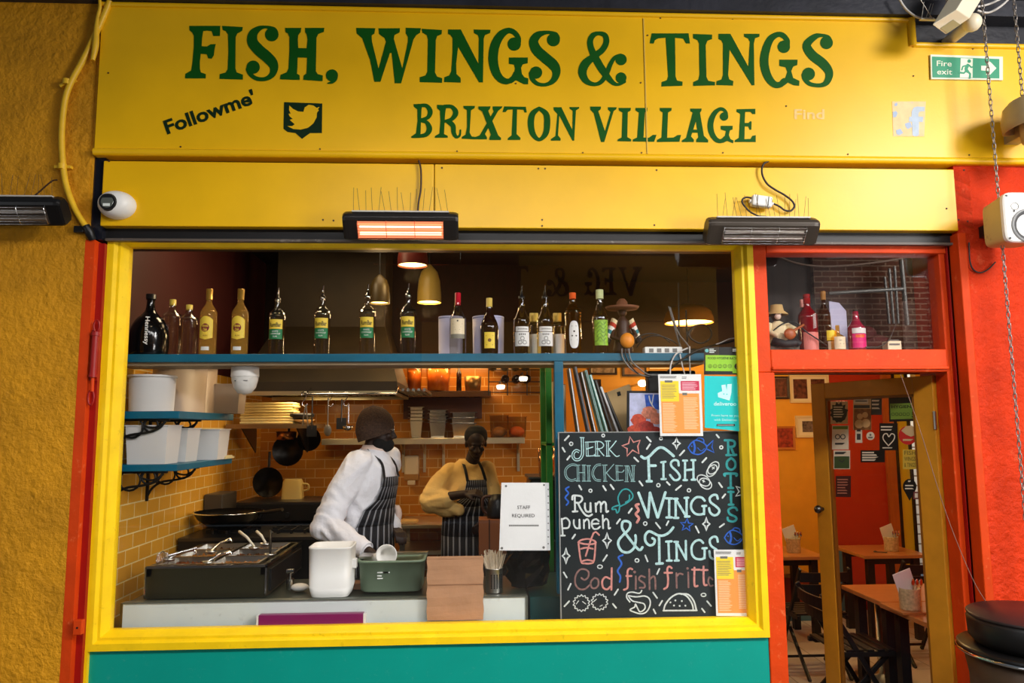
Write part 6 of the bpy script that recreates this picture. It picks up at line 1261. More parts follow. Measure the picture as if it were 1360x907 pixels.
# brown paper parcel behind the pictures
pY = .376; o = thing('paper_parcel', P(822, 560, pY), 'tan paper bag with a small black square behind the menu boards', 'bag'); c = [P(*q_, pY) for q_ in ((806, 521), (836, 510), (846, 536), (850, 575), (820, 575))]; c[3].z = c[4].z = lbz; b = MB(); b.prism(c, (0, .04, 0)); b.build('body', mat('tan_paper', rgb(196, 164, 112), .7, var=.15, vscale=12), o); on(o, [[(819, 521), (823.5, 519.5), (825, 525), (820.5, 526.5)]], pY-.001, 'printed_square', blackp)
# ================================================================ fittings outside
# patio heaters
hbl = mat('heater_black', rgb(30, 26, 24), .4, var=.2, vscale=12); hgrey = mat('heater_bronze', rgb(66, 58, 50), .35, .3)
glow = mat('glowing_element', rgb(255, 120, 60), .5, emit=(1.0, .24, .12, 1), estr=1.3)
coil = mat('glowing_tube', rgb(255, 200, 170), .5, emit=(1.0, .52, .36, 1), estr=2.2)
refl = mat('dull_reflector', rgb(112, 100, 90), .35, .8)
def heater(px0, px1, py, Y, label, lit, body, nsp, wall, yaw=0.0):
    xa, xb = xat(px0, py, Y), xat(px1, py, Y); c = P((px0+px1)/2, py, Y); L = xb-xa; th = math.radians(38)
    t = thing('patio_heater', (c.x, Y, c.z-.07), label, 'heater', None)
    u = Vector((0, -math.sin(th), math.cos(th))); n = Vector((0, -math.cos(th), -math.sin(th)))
    A = lambda x, a, h: Vector((c.x+x, Y, c.z))+n*a+u*h
    prof = [(.035, -.062), (.035, .045), (.028, .062), (.010, .070), (-.03, .066), (-.05, .03), (-.05, -.045), (-.035, -.066), (.02, -.070)]
    b = MB(); xs = [(-L/2, .88), (-L/2+.012, .97), (-L/2+.03, 1), (L/2-.03, 1), (L/2-.012, .97), (L/2, .88)]
    b.loft([[A(x, a*k, h*k) for a, h in prof] for x, k in xs], True, False); b.build('housing', body, t, .004)
    g0, g1 = -L/2+.13*L, L/2-.13*L
    b = MB(); b.poly([A(g0, .0362, -.05), A(g1, .0362, -.05), A(g1, .0362, .038), A(g0, .0362, .038)]); b.build('heating_element', glow if lit else refl, t)
    b = MB()
    for k in range(2): b.cyl(A(g0+.01, .042, .012-.036*k), A(g1-.01, .042, .012-.036*k), .008, seg=10)
    b.build('heating_tube', coil if lit else mat('grey_tube', rgb(170, 160, 150), .3, .6), t)
    b = MB(); gm_ = chrome if not lit else mat('hot_grill', rgb(190, 110, 70), .4, .6)
    for k in range(7): b.cyl(A(g0, .054, -.048+k*.0145), A(g1, .054, -.048+k*.0145), .0014, seg=6)
    for k in range(4): x = g0+(g1-g0)*k/3; b.tube([A(x, .036, -.052), A(x, .054, -.046), A(x, .054, .036), A(x, .036, .042)], .0016, 6)
    b.build('grill', gm_, t)
    b = MB(); b.box(c.x-.1, c.x+.1, Y+.0, wall, c.z+.055, c.z+.075); b.box(c.x-.12, c.x+.12, wall-.012, wall, c.z+.02, c.z+.10); b.build('bracket', hbl, t)
    b = MB(); top = A(0, -.01, .071); b.box(c.x-L*.42, c.x+L*.42, top.y-.012, top.y+.012, top.z-.003, top.z+.004); st = b.build('spike_strip', mat('clear_strip', rgb(190, 184, 176), .4), t)
    w0 = None; rnd = random.Random(nsp+int(px1))
    for k in range(nsp):
        x = c.x-L*.41+L*.82*k/(nsp-1)
        if w0 is None:
            w0 = MB().cyl((x, top.y, top.z), (x, top.y, top.z+.125), .0011, seg=5).build('spike', mat('thin_wire', rgb(90, 66, 30), .4, .5), st); x0_ = x
            me = w0.data; w0.location = Vector((x, top.y, top.z))-world_loc(st)
            for v in me.vertices: v.co -= Vector((x, top.y, top.z))-world_loc(st)
        else: o = w0.copy(); COL.objects.link(o); o.location = Vector((x, top.y, top.z))-world_loc(st); o.rotation_euler = (rnd.uniform(-.12, .12), rnd.uniform(-.22, .22), 0); o.scale = (1, 1, rnd.uniform(.8, 1.05))
    if lit: lamp('heater_glow', 'AREA', A(0, .08, 0), 3, (1, .42, .2), .4, A(0, 1, 0), .06)
    return t
heater(457, 609, 300, -.24, 'black patio heater with glowing orange element over the middle of the window', True, hbl, 16, LY)
heater(938, 1084, 307, -.24, 'unlit bronze patio heater with grey grill over the right end of the window', False, hgrey, 20, LY)
heater(-62, 87, 280, -.26, 'unlit black patio heater cut by the left edge on the ochre pillar', False, mat('heater_jet', rgb(14, 12, 12), .4), 14, -.10)
def wire(pts, r, m, label, Y=None, name='cable', cat='cable', k=6):
    b = MB(); b.tube([P(*(p if len(p) == 3 else (p[0], p[1], Y))) for p in pts], r, 8, curve=k); return tag(b.build(name, m), label, cat)
wire([(556, 213), (559, 225), (559, 250), (556, 268), (555, 280)], .005, mat('brown_cable', rgb(60, 34, 18), .5), 'dark cable dropping to the glowing heater', -.115)
wire([(1024, 213), (1014, 218), (1012, 230), (1018, 243), (1028, 251), (1042, 259), (1052, 267), (1055, 274), (1050, 280), (1042, 279), (1035, 274), (1026, 270)], .0055, mat('dark_cable', rgb(40, 32, 30), .5), 'dark cable looping down into the right of the white junction box', -.125)
wire([(998, 263), (991, 262), (986, 265), (987, 271), (996, 281), (1008, 287), (1018, 288), (1025, 292)], .005, mat('dark_cable', rgb(40, 32, 30), .5), 'dark cable from the left of the white junction box to the unlit heater', -.14)
jc = P(1011, 268, -.14); jt = thing('junction_box', jc, 'small white junction box on the yellow cover above the unlit heater', 'junction box')
M_ = Matrix.Translation(jc) @ Matrix.Rotation(.13, 4, 'Y'); b = MB(); b.obox(M_, .11, .05, .062); b.build('body', white_m, jt, .012); 
for dx in (-.03, .03): b = MB(); b.obox(M_ @ Matrix.Translation((dx, -.026, 0)), .003, .004, .05); b.build('seam', greyp if 'greyp' in globals() else black_pl, jt)
for dx in (-.056, .056): MB().cyl(M_ @ Vector((dx, 0, -.005)), M_ @ Vector((dx*1.15, 0, -.005)), .01).build('gland', white_m, jt)
MB().box(jc.x-.02, jc.x+.02, jc.y+.02, LY, jc.z-.02, jc.z+.02).build('mount', white_m, jt)
# conduit on the left pillar
cy_ = mat('yellow_conduit_paint', rgb(240, 190, 40), .45, var=.12, vscale=20)
ct2 = thing('conduit_pipe', P(84, 222, -.10), 'thick yellow painted conduit curving down the ochre pillar', 'pipe')
b = MB(); b.tube([P(x, y, -.125) for x, y in ((150, -12), (144, 6), (134, 30), (122, 56), (108, 84), (95, 108), (87, 130), (83, 160), (82, 190), (84, 220), (88, 246), (97, 272), (108, 292), (115, 302))], .0155, 10, curve=6); b.build('pipe', cy_, ct2)
for x, y, a in ((90, 110, .5), (84, 222, 0)):
    c = P(x, y, -.118); b = MB(); b.obox(Matrix.Translation(c+Vector((0, .004, 0))) @ Matrix.Rotation(-a, 4, 'Y'), .085, .026, .016); b.cyl(c+Vector((0, -.008, -.014)), c+Vector((0, -.008, .014)), .021); b.build('clip', cy_, ct2, .002)
b = MB(); b.tube([P(114, 300, -.125), P(119, 309, -.12), P(123, 318, -.10)], [.02, .024, .018], 10); b.build('end_cap', black_pl, ct2)
b = MB(); c = P(106, 305, -.115); b.obox(Matrix.Translation(c), .05, .03, .035); b.build('gland', black_pl, ct2, .004)
b = MB(); b.tube([P(x, y, -.135) for x, y in ((131, -10), (133, 8), (130, 22), (128, 40), (127, 60), (123, 80))], [.009, .009, .01, .014, .017, .012], 8, curve=5); tag(b.build('old_cable', cy_), 'painted-over cable ending beside the sign, right of the thick conduit', 'cable')
wire([(43, 262), (52, 255), (62, 246), (70, 240), (76, 239)], .004, mat('brown_cable', rgb(60, 34, 18), .5), 'short dark cable rising from the left heater', -.2)
# dome camera on the cover
c = P(158, 274, LY); dc = thing('dome_camera', (c.x, LY, c.z-.09), 'white oval security camera at the left end of the yellow shutter cover', 'camera')
b = MB(); M_ = Matrix.Rotation(PI/2, 4, 'X'); b.lathe([(.001, .095), (.05, .09), (.074, .072), (.087, .045), (.092, .02), (.09, 0)], c, 28, M=M_, sx=1.0, sy=.8); b.build('housing', white_m, dc)
dn = (CAM-c).normalized(); e = c+Vector((-.012, -.082, -.004)); b = MB(); b.cyl(e, e+Vector((.0, -.02, -.002)), .046, .041, 24); b.build('lens_ring', black_pl, dc)
b = MB(); b.cyl(e+Vector((.0, -.0202, -.002)), e+Vector((.0, -.022, -.002)), .032, .030, 20); b.build('lens', mat('grey_lens', rgb(92, 96, 90), .15), dc)
b = MB(); q_ = e+Vector((0, -.0225, -.018)); b.box(q_.x-.018, q_.x+.016, q_.y-.002, q_.y, q_.z-.008, q_.z+.006); b.build('status_light', mat('white_print', rgb(226, 232, 226), .5), dc)
# fire exit sign
FY = SY-.012
fc = [P(*q_, SY-.006) for q_ in ((1235, 73), (1331, 76), (1331, 107), (1236, 105.5))]
fs = thing('exit_sign', P(1283, 106, FY), 'green and white fire exit sign with a running man and arrow at the top right', 'sign')
b = MB(); b.prism([Vector((p.x, FY, p.z)) for p in fc], (0, .012-.001, 0)); b.build('plate', mat('ivory_sign', rgb(232, 236, 214), .4), fs)
sg_ = mat('exit_green', rgb(40, 150, 110), .4); ivory = mat('ivory_sign', rgb(232, 236, 214), .4)
K7 = lambda pts: [(1180+x/4.533, y/4.533) for x, y in pts]
def ox_(polys, name, m, d): paint([K7(p) for p in polys], FY-d, name, m, fs)
ox_([[(262, 340), (668, 355), (668, 472), (265, 466)]], 'green_field', sg_, .001); ox_([[(435, 350), (508, 352), (506, 468), (430, 466)]], 'white_doorway', ivory, .002)
ox_([disc2(486, 368, 11, 12)]+stroke2([(478, 392, 18), (468, 415, 20), (476, 430, 18)], None, 3)+stroke2([(465, 395), (448, 400), (442, 420)], 9, 0)+stroke2([(485, 392), (498, 405), (510, 402)], 9, 0)+stroke2([(476, 428), (492, 445), (490, 468)], 12, 0)+stroke2([(466, 428), (455, 440), (425, 436)], 11, 0), 'running_man', sg_, .003)
ox_([[(558, 395), (606, 397), (586, 370), (612, 371), (650, 410), (612, 450), (586, 449), (606, 426), (558, 424)]], 'arrow', ivory, .002)
paint(text_px('Fire', 1244, 87.5, 7.2, 1.5, 20, .008)+text_px('exit', 1244.5, 98.5, 7.2, 1.5, 20, .008), FY-.002, 'lettering', ivory, fs)
# sensor lamp at the top right corner
sc_ = P(1267, 19, -.38); pt = thing('sensor_box', sc_, 'white tilted sensor box with a beige window at the top right', 'sensor')
cwp = mat('cream_white_plastic', rgb(236, 226, 200), .4)
fa = [P(1238, 33, -.40), P(1270.5, 12.8, -.47), P(1288, 24.3, -.40), P(1256, 46, -.33)]
ev = (P(1303, 0, -.40)-P(1288, 24.3, -.40))*2.6
b = MB(); b.prism(fa, ev); b.build('body', cwp, pt, .004)
nn = (fa[1]-fa[0]).cross(fa[3]-fa[0]).normalized(); nn = nn if nn.dot(ev) < 0 else -nn
L4 = lambda u, v: fa[0].lerp(fa[1], u).lerp(fa[3].lerp(fa[2], u), v)+nn*.003
b = MB(); b.prism([L4(.08, .45), L4(.62, .45), L4(.62, .97), L4(.08, .97)], nn*-.003); b.build('window', mat('beige_lens', rgb(176, 166, 126), .3), pt)
q_ = P(1291, 30, -.30); b = MB(); b.sphere(q_, .048, 16, 10); b.build('ball_joint', cwp, pt)
b = MB(); b.cyl(q_, (q_.x+.02, -.05, q_.z+.02), .03); b.build('mount', cwp, pt)
wire([(1192, -6), (1200, 8), (1210, 18), (1222, 24), (1240, 25)], .006, wire_w, 'white cable sagging left of the tilted sensor box', -.22)
wire([(1298, 14), (1310, 17), (1320, 14), (1332, 6), (1342, -4)], .006, wire_w, 'lower white cable right of the tilted sensor box', -.24)
wire([(1298, 9), (1312, 6), (1326, 0), (1336, -6)], .006, wire_w, 'upper white cable right of the tilted sensor box', -.24)
b = MB(); b.box(xat(1220, 0, -.3), xat(1262, 0, -.3), -.31, -.29, zat(1240, 26, -.3)-.004, zat(1240, 26, -.3)); rnd = random.Random(5)
for k in range(7): p0 = P(1224+k*5, 26, -.3); b.cyl(p0, p0+Vector((rnd.uniform(-.08, .08), rnd.uniform(-.06, .02), .10)), .0016, seg=5)
sp = tag(b.build('bird_spikes', mat('thin_pale_wire', rgb(190, 186, 180), .4, .4)), 'pale bird-spike strip on the dark beam beside the sensor box', 'bird spikes')
# chains
def chain(px, py0, py1, Y, label, pyref=220):
    x = xat(px, pyref, Y); z0, z1 = zat(px, py1, Y), zat(px, py0, Y); b = MB(); n = int((z1-z0)/.030)
    for k in range(n):
        z = z1-.030*k-.02; a = (k % 2)*PI/2+.5; pts = []
        for q in range(13):
            t = q*2*PI/12; r_ = .0075*math.cos(t); h_ = .012*math.copysign(abs(math.sin(t))**.7, math.sin(t))+.006*math.copysign(1, math.sin(t))*(abs(math.sin(t)) > .1); pts.append((x+r_*math.cos(a), Y+r_*math.sin(a), z+h_))
        b.tube(pts, .0026, 5, caps=False)
    return tag(b.build('chain', mat('galvanised_chain', rgb(150, 142, 136), .35, .7)), label, 'chain', 'hanging chains at the right')
chain(1322.5, -30, 1000, -.30, 'long galvanised chain hanging down the right red pillar')
chain(1366.0, -30, 1000, -.34, 'second galvanised chain at the very right edge')
# loudspeaker
spw = mat('speaker_white', rgb(238, 234, 226), .4); spb = mat('speaker_beige', rgb(206, 186, 120), .45, stain=rgb(120, 96, 50), stscale=14, stamt=.5)
sx_, sz_0, sz_1 = xat(1332, 290, -.40), zat(1345, 322, -.40), zat(1345, 256, -.40)
sk_ = thing('loudspeaker', (sx_+.11, -.3, sz_0), 'white box loudspeaker on the red pillar at the right edge', 'speaker'); sw = .24
cxs, czs = sx_+sw/2, (sz_0+sz_1)/2; hh_ = (sz_1-sz_0)/2
def rsz(hx, hz, y, p=.28): return [(cxs+hx*math.copysign(abs(math.cos(a))**p, math.cos(a)), y, czs+hz*math.copysign(abs(math.sin(a))**p, math.sin(a))) for a in [k*2*PI/32+PI/32 for k in range(32)]]
b = MB(); b.loft([rsz(sw*.40, hh_*.88, -.22), rsz(sw*.47, hh_*.96, -.34), rsz(sw*.5, hh_, -.385)], True, False); b.build('cabinet', spb, sk_)
b = MB(); b.loft([rsz(sw*.5, hh_, -.386), rsz(sw*.5, hh_, -.405), rsz(sw*.47, hh_*.96, -.412)], True, False); b.build('front_baffle', spw, sk_)
b = MB(); M_ = Matrix.Rotation(PI/2, 4, 'X'); wc = Vector((cxs-.0, -.412, czs-.045)); b.lathe([(.082, 0), (.082, .006), (.07, .006), (.03, -.02), (.024, -.012), (.001, -.006)], wc, 28, M=M_); b.build('woofer', mat('dark_cone', rgb(60, 60, 62), .5), sk_)
b = MB(); b.lathe([(.088, 0), (.088, .005), (.078, .007)], wc, 28, M=M_); b.build('woofer_ring', mat('grey_ring', rgb(150, 150, 150), .4), sk_)
b = MB(); b.lathe([(.034, 0), (.034, .004), (.02, .002), (.001, .008)], (cxs+.03, -.412, czs+.08), 20, M=M_); b.build('tweeter', mat('grey_ring', rgb(150, 150, 150), .4), sk_)
b = MB(); b.lathe([(.02, 0), (.02, .003), (.014, -.004), (.001, -.006)], (cxs-.062, -.412, czs+.055), 16, M=M_); b.build('port', black_pl, sk_)
b = MB()
for dx, dz in ((-.1, .11), (.1, .11), (-.1, -.11), (.1, -.11), (-.068, .03), (.085, .03)): MB().cyl((cxs+dx, -.414, czs+dz), (cxs+dx, -.410, czs+dz), .006, seg=8).build('screw', black_pl, sk_)
b = MB(); b.box(cxs-.04, cxs+.04, -.24, -.095, czs-.03, czs+.03); b.build('bracket', hbl, sk_)
# hooded fitting above the speaker
lc = P(1350, 172, -.30); ht = thing('hooded_lamp', lc, 'beige hooded wall lamp cut by the right edge above the loudspeaker', 'lamp')
hm_ = mat('beige_grey_metal', rgb(176, 156, 118), .45, var=.1); ax = Matrix.Rotation(math.radians(-12), 4, 'Y')
bx0_, bx1_ = xat(1345, 170, -.3), xat(1394, 170, -.3); rr_ = (bx1_-bx0_)/2; lc = Vector(((bx0_+bx1_)/2, -.38, zat(1350, 168, -.3)))
b = MB(); b.lathe([(.001, .125), (rr_*.8, .12), (rr_*.96, .10), (rr_, -.04), (rr_*.96, -.10), (rr_*.7, -.125), (.001, -.13)], lc, 28); b.build('body', hm_, ht)
b = MB(); b.lathe([(rr_*1.0, .145), (rr_*1.35, .12), (rr_*1.62, .05), (rr_*1.66, -.0), (rr_*1.60, .0), (rr_*1.28, .10), (rr_*1.0, .12)], lc+Vector((.0, .02, 0)), 32, M=Matrix.Rotation(math.radians(-14), 4, 'Y')); b.build('hood', hm_, ht)
for k in range(3): MB().box(lc.x-.07+k*.03, lc.x-.052+k*.03, -.38-rr_*.98, -.38-rr_*.8, lc.z+.05, lc.z+.058).build('vent', black_pl, ht)
MB().box(lc.x-.02, lc.x+.06, -.30, SY-.001, lc.z-.03, lc.z+.03).build('bracket', hm_, ht)
# small wires by the door, cord to the table
wire([(1287, 322), (1288, 345), (1292, 357), (1301, 362), (1312, 358), (1322, 348)], .004, mat('dark_cable', rgb(40, 32, 30), .5), 'thin dark cable drooping beside the door head on the red pillar', -.115)
wire([(1196, 497, .0), (1220, 565, -.1), (1256, 680, -.2), (1290, 765, -.27), (1312, 803, -.3)], .0018, mat('brown_cord', rgb(120, 88, 74), .6), 'thin brown cord slanting from the door head down to the black pot', name='cord', cat='cord')
# black pot on a round pedestal table
bc = Vector((xat(1382, 830, -.62), -.62, 0)); tz = .655+.0
rt_ = thing('pedestal_table', bc, 'round black pedestal table with chrome rim at the lower right corner', 'table')
zt_ = zat(1300, 868, -.7)
b = MB(); b.lathe([(.001, zt_-.035), (.315, zt_-.035), (.335, zt_-.02), (.335, zt_-.006), (.325, zt_), (.001, zt_)], bc, 40); b.build('top', mat('black_gloss', rgb(14, 13, 13), .3), rt_)
b = MB(); b.lathe([(.337, zt_-.03), (.342, zt_-.024), (.337, zt_-.018)], bc, 40); b.build('rim', chrome, rt_)
b = MB(); b.lathe([(.27, 0), (.29, .2), (.29, zt_-.15), (.31, zt_-.036), (.001, zt_-.036)], bc, 32); b.build('drum', mat('brown_barrel', rgb(72, 52, 34), .5, var=.2), rt_)
zp = zat(1340, 817, -.62); po = thing('round_pot', (bc.x, bc.y, zt_), 'big black round pot with a flat lid on the pedestal table', 'pot'); zt_ += .001
b = MB(); b.lathe([(.001, zt_), (.26, zt_), (.285, zt_+.03), (.29, zp-.03), (.282, zp-.012), (.282, zp-.012)], bc, 40); b.build('body', mat('matt_black', rgb(14, 12, 12), .45), po)
b = MB(); b.lathe([(.286, zp-.012), (.29, zp-.004), (.284, zp), (.001, zp+.002)], bc, 40); b.build('lid', mat('matt_black_lid', rgb(40, 30, 30), .35), po)
# red bolt and lug on the shutter guide
c = P(125, 480, -.09); lt = thing('shutter_bolt', P(123, 530, -.09), 'red painted barrel bolt on the shutter guide left of the window', 'bolt')
b = MB(); b.cyl(P(127, 443, -.10), P(123, 500, -.10), .017, seg=16); b.build('barrel', red_deep, lt)
b = MB(); b.cyl(P(127.2, 441, -.10), P(127, 446, -.10), .022, seg=16); b.cyl(P(123.3, 497, -.10), P(123, 501, -.10), .020, seg=16); b.build('collar', red_deep, lt)
for p0, p1 in (((129, 425), (127.5, 441)), ((122, 518), (119.5, 538))):
    a_, b2 = P(*p0, -.10), P(*p1, -.10); b = MB(); m2 = (a_+b2)/2; rr = (a_-b2).length/2; b.tube([m2+Vector((.014*math.cos(q*PI/8), 0, rr*math.sin(q*PI/8))) for q in range(17)], .005, 6); b.build('eye', red_deep, lt)
b = MB(); b.cyl(P(123, 501, -.10), P(122, 520, -.10), .009, seg=10); b.build('pin', mat('orange_red_paint', rgb(240, 74, 18)), lt)
b = MB(); b.box(c.x-.018, c.x+.02, -.092, -.074, P(123, 505, -.09).z, P(127, 438, -.09).z); b.build('back_plate', red_deep, lt)
lu = thing('shutter_lug', P(105, 838, -.10), 'small drilled red tab low on the shutter guide', 'bracket'); c = P(105.5, 832, -.11)
b = MB(); b.box(c.x-.018, c.x+.022, -.135, -.101, c.z-.034, c.z+.034); b.build('tab', mat('orange_red_paint', rgb(240, 74, 18)), lu, .003); MB().cyl((c.x+.002, -.1365, c.z), (c.x+.002, -.134, c.z), .005).build('hole', black_pl, lu)
# ================================================================ DINING ROOM seen through the door
TZ = FD+.75
oak = wood_mat('oiled_oak', rgb(206, 138, 76), rgb(164, 98, 46), 3, 0, .3, .2); blk = mat('black_frame_paint', rgb(20, 19, 20), .45)
def table(x0, x1, y0, y1, label):
    t = thing('dining_table', ((x0+x1)/2, (y0+y1)/2, FD), label, 'table', None)
    MB().box(x0, x1, y0, y1, TZ-.03, TZ).build('tabletop', oak, t, .004)
    for xx in (x0+.06, x1-.12):
        for yy in (y0+.06, y1-.12): MB().box(xx, xx+.06, yy, yy+.06, FD, TZ-.03).build('leg', blk, t)
    MB().box(x0+.06, x1-.06, y0+.08, y0+.11, TZ-.09, TZ-.03).build('frame_rail', blk, t); MB().box(x0+.06, x1-.06, y1-.11, y1-.08, TZ-.09, TZ-.03).build('frame_rail', blk, t)
    return t
table(2.42, 3.12, 2.72, 3.32, 'oak dining table by the yellow wall at the left of the doorway')
table(3.46, 4.06, 2.72, 3.32, 'oak dining table in front of the red wall seen through the door glass')
table(2.64, 3.36, .42, .97, 'front half of the pair of oak tables nearest the door')
table(2.66, 3.38, .985, 1.53, 'rear half of the pair of oak tables nearest the door')
def holder(x, y, label, board=False):
    t = thing('cutlery_tin', (x, y, TZ), label, 'tin', 'tins of cutlery on the dining tables'); z = TZ
    if board: MB().box(x-.1, x+.12, y-.09, y+.09, TZ, TZ+.014).build('base_board', oak, t, .002); z += .014
    b = MB(); b.lathe([(.001, 0), (.058, 0), (.062, .006), (.062, .125), (.064, .13), (.06, .13), (.058, .008), (.001, .008)], (x, y, z), 24); b.build('tin', mat('cream_tin', rgb(214, 196, 150), .4, var=.35, vscale=60), t)
    b = MB(); b.obox(Matrix.Translation((x-.02, y+.01, z+.16)) @ Matrix.Rotation(-.35, 4, 'Y') @ Matrix.Rotation(.15, 4, 'X'), .12, .004, .15); b.build('card', paperw, t)
    for k in range(3):
        b = MB(); xx = x+.012+.014*k; b.tube([(xx, y-.02, z+.02), (xx+.01*k, y-.025, z+.14)], .004, 6); b.sphere((xx+.012*k, y-.026, z+.165), (.012, .004, .024), 8, 6); b.build('fork', chrome, t)
    return t
holder(xat(1054, 732, 2.95), 2.95, 'cutlery tin with a white card on the table by the yellow wall'); holder(xat(1184, 728, 2.95), 2.95, 'cutlery tin with a white card on the table in front of the red wall'); holder(xat(1208, 790, .72), .72, 'square-based cutlery tin on the table nearest the door', True)
b = MB(); c = P(1170, 731, 2.85); b.tube([(c.x-.03, 2.88, TZ+.006), (c.x+.03, 2.80, TZ+.012)], .005, 6); b.sphere((c.x-.035, 2.885, TZ+.009), (.018, .012, .007), 10, 6); tag(b.build('loose_spoon', dark_steel), 'loose dark cutlery lying left of the tin in front of the red wall', 'spoon')
def folding_chair(loc, rz, label):
    t = thing('folding_chair', loc, label, 'chair', 'black slatted folding chairs'); L = Vector(loc)
    for k in range(6): MB().box(L.x-.20, L.x+.20, L.y-.20+k*.068, L.y-.20+k*.068+.045, L.z+.455, L.z+.47).build('seat_slat', blk, t, .003)
    for s in (-1, 1):
        x = L.x+s*.19; q = lambda y, z: Vector((x, L.y+y, L.z+z)); q2 = lambda y, z: Vector((x-s*.03, L.y+y, L.z+z))
        def bar(a, b2, w): m = MB(); d = (b2-a); M_ = Matrix.Translation((a+b2)/2) @ d.to_track_quat('Z', 'X').to_matrix().to_4x4(); m.obox(M_, .032, .02, d.length); return m
        bar(q(.26, .82), q(-.22, 0), .03).build('back_leg', blk, t, .004); bar(q2(-.20, .455), q2(.28, 0), .03).build('front_leg', blk, t, .004)
        MB().box(x-.012, x+.012, L.y-.2, L.y+.2, L.z+.425, L.z+.455).build('seat_rail', blk, t, .002)
    for k in range(2):
        b = MB(); rg = []
        for j in range(9):
            u = -1+j/4; yy = L.y+.245-.05*k*.9+.025*(1-u*u); rg.append([(L.x+.19*u, yy, L.z+.72+.06*-k*1.6), (L.x+.19*u, yy+.014, L.z+.72-.096*k), (L.x+.19*u, yy+.014, L.z+.79-.096*k), (L.x+.19*u, yy, L.z+.79-.096*k)])
        b.loft(rg, True, False); b.build('back_slat', blk, t)
    b = MB(); b.cyl((L.x-.18, L.y-.15, L.z+.06), (L.x+.18, L.y-.15, L.z+.06), .01); b.build('stretcher', blk, t)
    t.rotation_euler = (0, 0, rz); return t
ch = folding_chair((2.66, 2.05, FD), 0, 'black slatted folding chair in front of the table by the yellow wall'); ch.rotation_euler = (0, 0, PI)
dup(ch, (2.50, 1.12, FD), 'black slatted folding chair tucked towards the table nearest the door', PI/2)
b_ = dup(ch, (3.62, 2.30, FD), 'black slatted folding chair below the table in front of the red wall', PI)
# dado bench along the back wall
wb = thing('wall_bench', (2.5, DYB-.2, FD), 'low brown bench along the yellow dining wall', 'bench'); xb0 = KX+.5
MB().box(xb0, 3.3, DYB-.42, DYB-.01, FD+.42, FD+.46).build('seat', wood_mat('brown_bench_wood', rgb(130, 86, 40), rgb(100, 60, 26), 3, 0), wb, .003); MB().box(xb0, 3.3, DYB-.38, DYB-.36, FD, FD+.42).build('front', mat('brick_red_panel', rgb(150, 60, 34), .5), wb)
struct(MB().box(xb0, 3.3, DYB-.385, DYB-.38, FD, FD+.09).build('baseboard_dining', mat('grey_blue_paint', rgb(70, 110, 130), .5)))
struct(MB().box(redx-.02, redx+.12, DYB-.02, DYB, FD, FD+.62).build('trim_17', mat('grey_blue_paint', rgb(70, 110, 130), .5)))
pc = P(1186, 880, 1.2)
ub = thing('pedestal_stand', (3.1, 1.85, FD), 'round steel table base on the pale floor under the far tables', 'base'); b = MB(); b.lathe([(.001, 0), (.2, 0), (.2, .012), (.03, .03), (.03, .6), (.001, .6)], (3.1, 1.85, FD), 28); b.build('foot', steel, ub); MB().box(2.98, 3.22, 1.73, 1.97, FD+.6, FD+.62).build('plate', black_pl, ub)
# open door leaf
hx_, hy_ = rx0-.005, .10; fx_, fy_ = xat(1085, 620, .92), .92
Wd = math.hypot(fx_-hx_, fy_-hy_); ed = Vector(((fx_-hx_)/Wd, (fy_-hy_)/Wd, 0)); nd = Vector((ed.y, -ed.x, 0)); nd = nd if nd.y < 0 else -nd
H0 = Vector((hx_, hy_, 0))
def DP(px, py, off=0.0):
    d = (px-CX)/F*RT-(py-CY)/F*UP+FW; o = H0+nd*off; t = (o-CAM).dot(nd)/d.dot(nd); return CAM+d*t
dz0, dz1 = FD+.012, tz0-.012
dl = thing('door_leaf', (hx_, hy_, dz0), 'open mustard wooden door with a full glass panel covered in stickers', 'door')
must = mat('mustard_door_paint', rgb(206, 138, 30), .45, var=.15, vscale=7, bump=.06)
def dbox(b, u0, u1, v0, v1, d0, d1): b._add([H0+ed*u+nd*d+Vector((0, 0, v)) for v in (v0, v1) for d in (d1, d0) for u in (u0, u1)], [(0, 2, 3, 1), (4, 5, 7, 6), (0, 1, 5, 4), (2, 6, 7, 3), (0, 4, 6, 2), (1, 3, 7, 5)])
for nm, u0, u1, v0, v1 in (('hinge_stile', 0, .125, dz0, dz1), ('lock_stile', Wd-.115, Wd, dz0, dz1), ('top_rail', .125, Wd-.115, dz1-.10, dz1), ('bottom_rail', .125, Wd-.115, dz0, dz0+.16)):
    b = MB(); dbox(b, u0, u1, v0, v1, -.02, .02); b.build(nm, must, dl, .004)
b = MB()
for u0, u1, v0, v1 in ((.125, .14, dz0+.16, dz1-.1), (Wd-.13, Wd-.115, dz0+.16, dz1-.1), (.125, Wd-.115, dz1-.115, dz1-.1), (.125, Wd-.115, dz0+.16, dz0+.175)): dbox(b, u0, u1, v0, v1, -.012, .014)
b.build('glazing_bead', mat('brown_bead', rgb(130, 80, 20), .4), dl)
b = MB(); dbox(b, .13, Wd-.12, dz0+.165, dz1-.105, -.003, .003); b.build('glass', glass_mat('door_glass', boost=.45), dl)
b = MB(); q_ = H0+ed*(Wd-.05)+Vector((0, 0, 1.6+(566-676)/1000*4.85)); b.cyl(q_+nd*.02, q_+nd*.05, .012); b.sphere(q_+nd*.06, .026, 14, 10); b.build('knob', dark_steel, dl)
for z in (dz1-.25, dz0+.3): b = MB(); b.cyl(H0+nd*.022+Vector((0, 0, z-.05)), H0+nd*.022+Vector((0, 0, z+.05)), .009); b.build('hinge', steel, dl)
SO = .0045
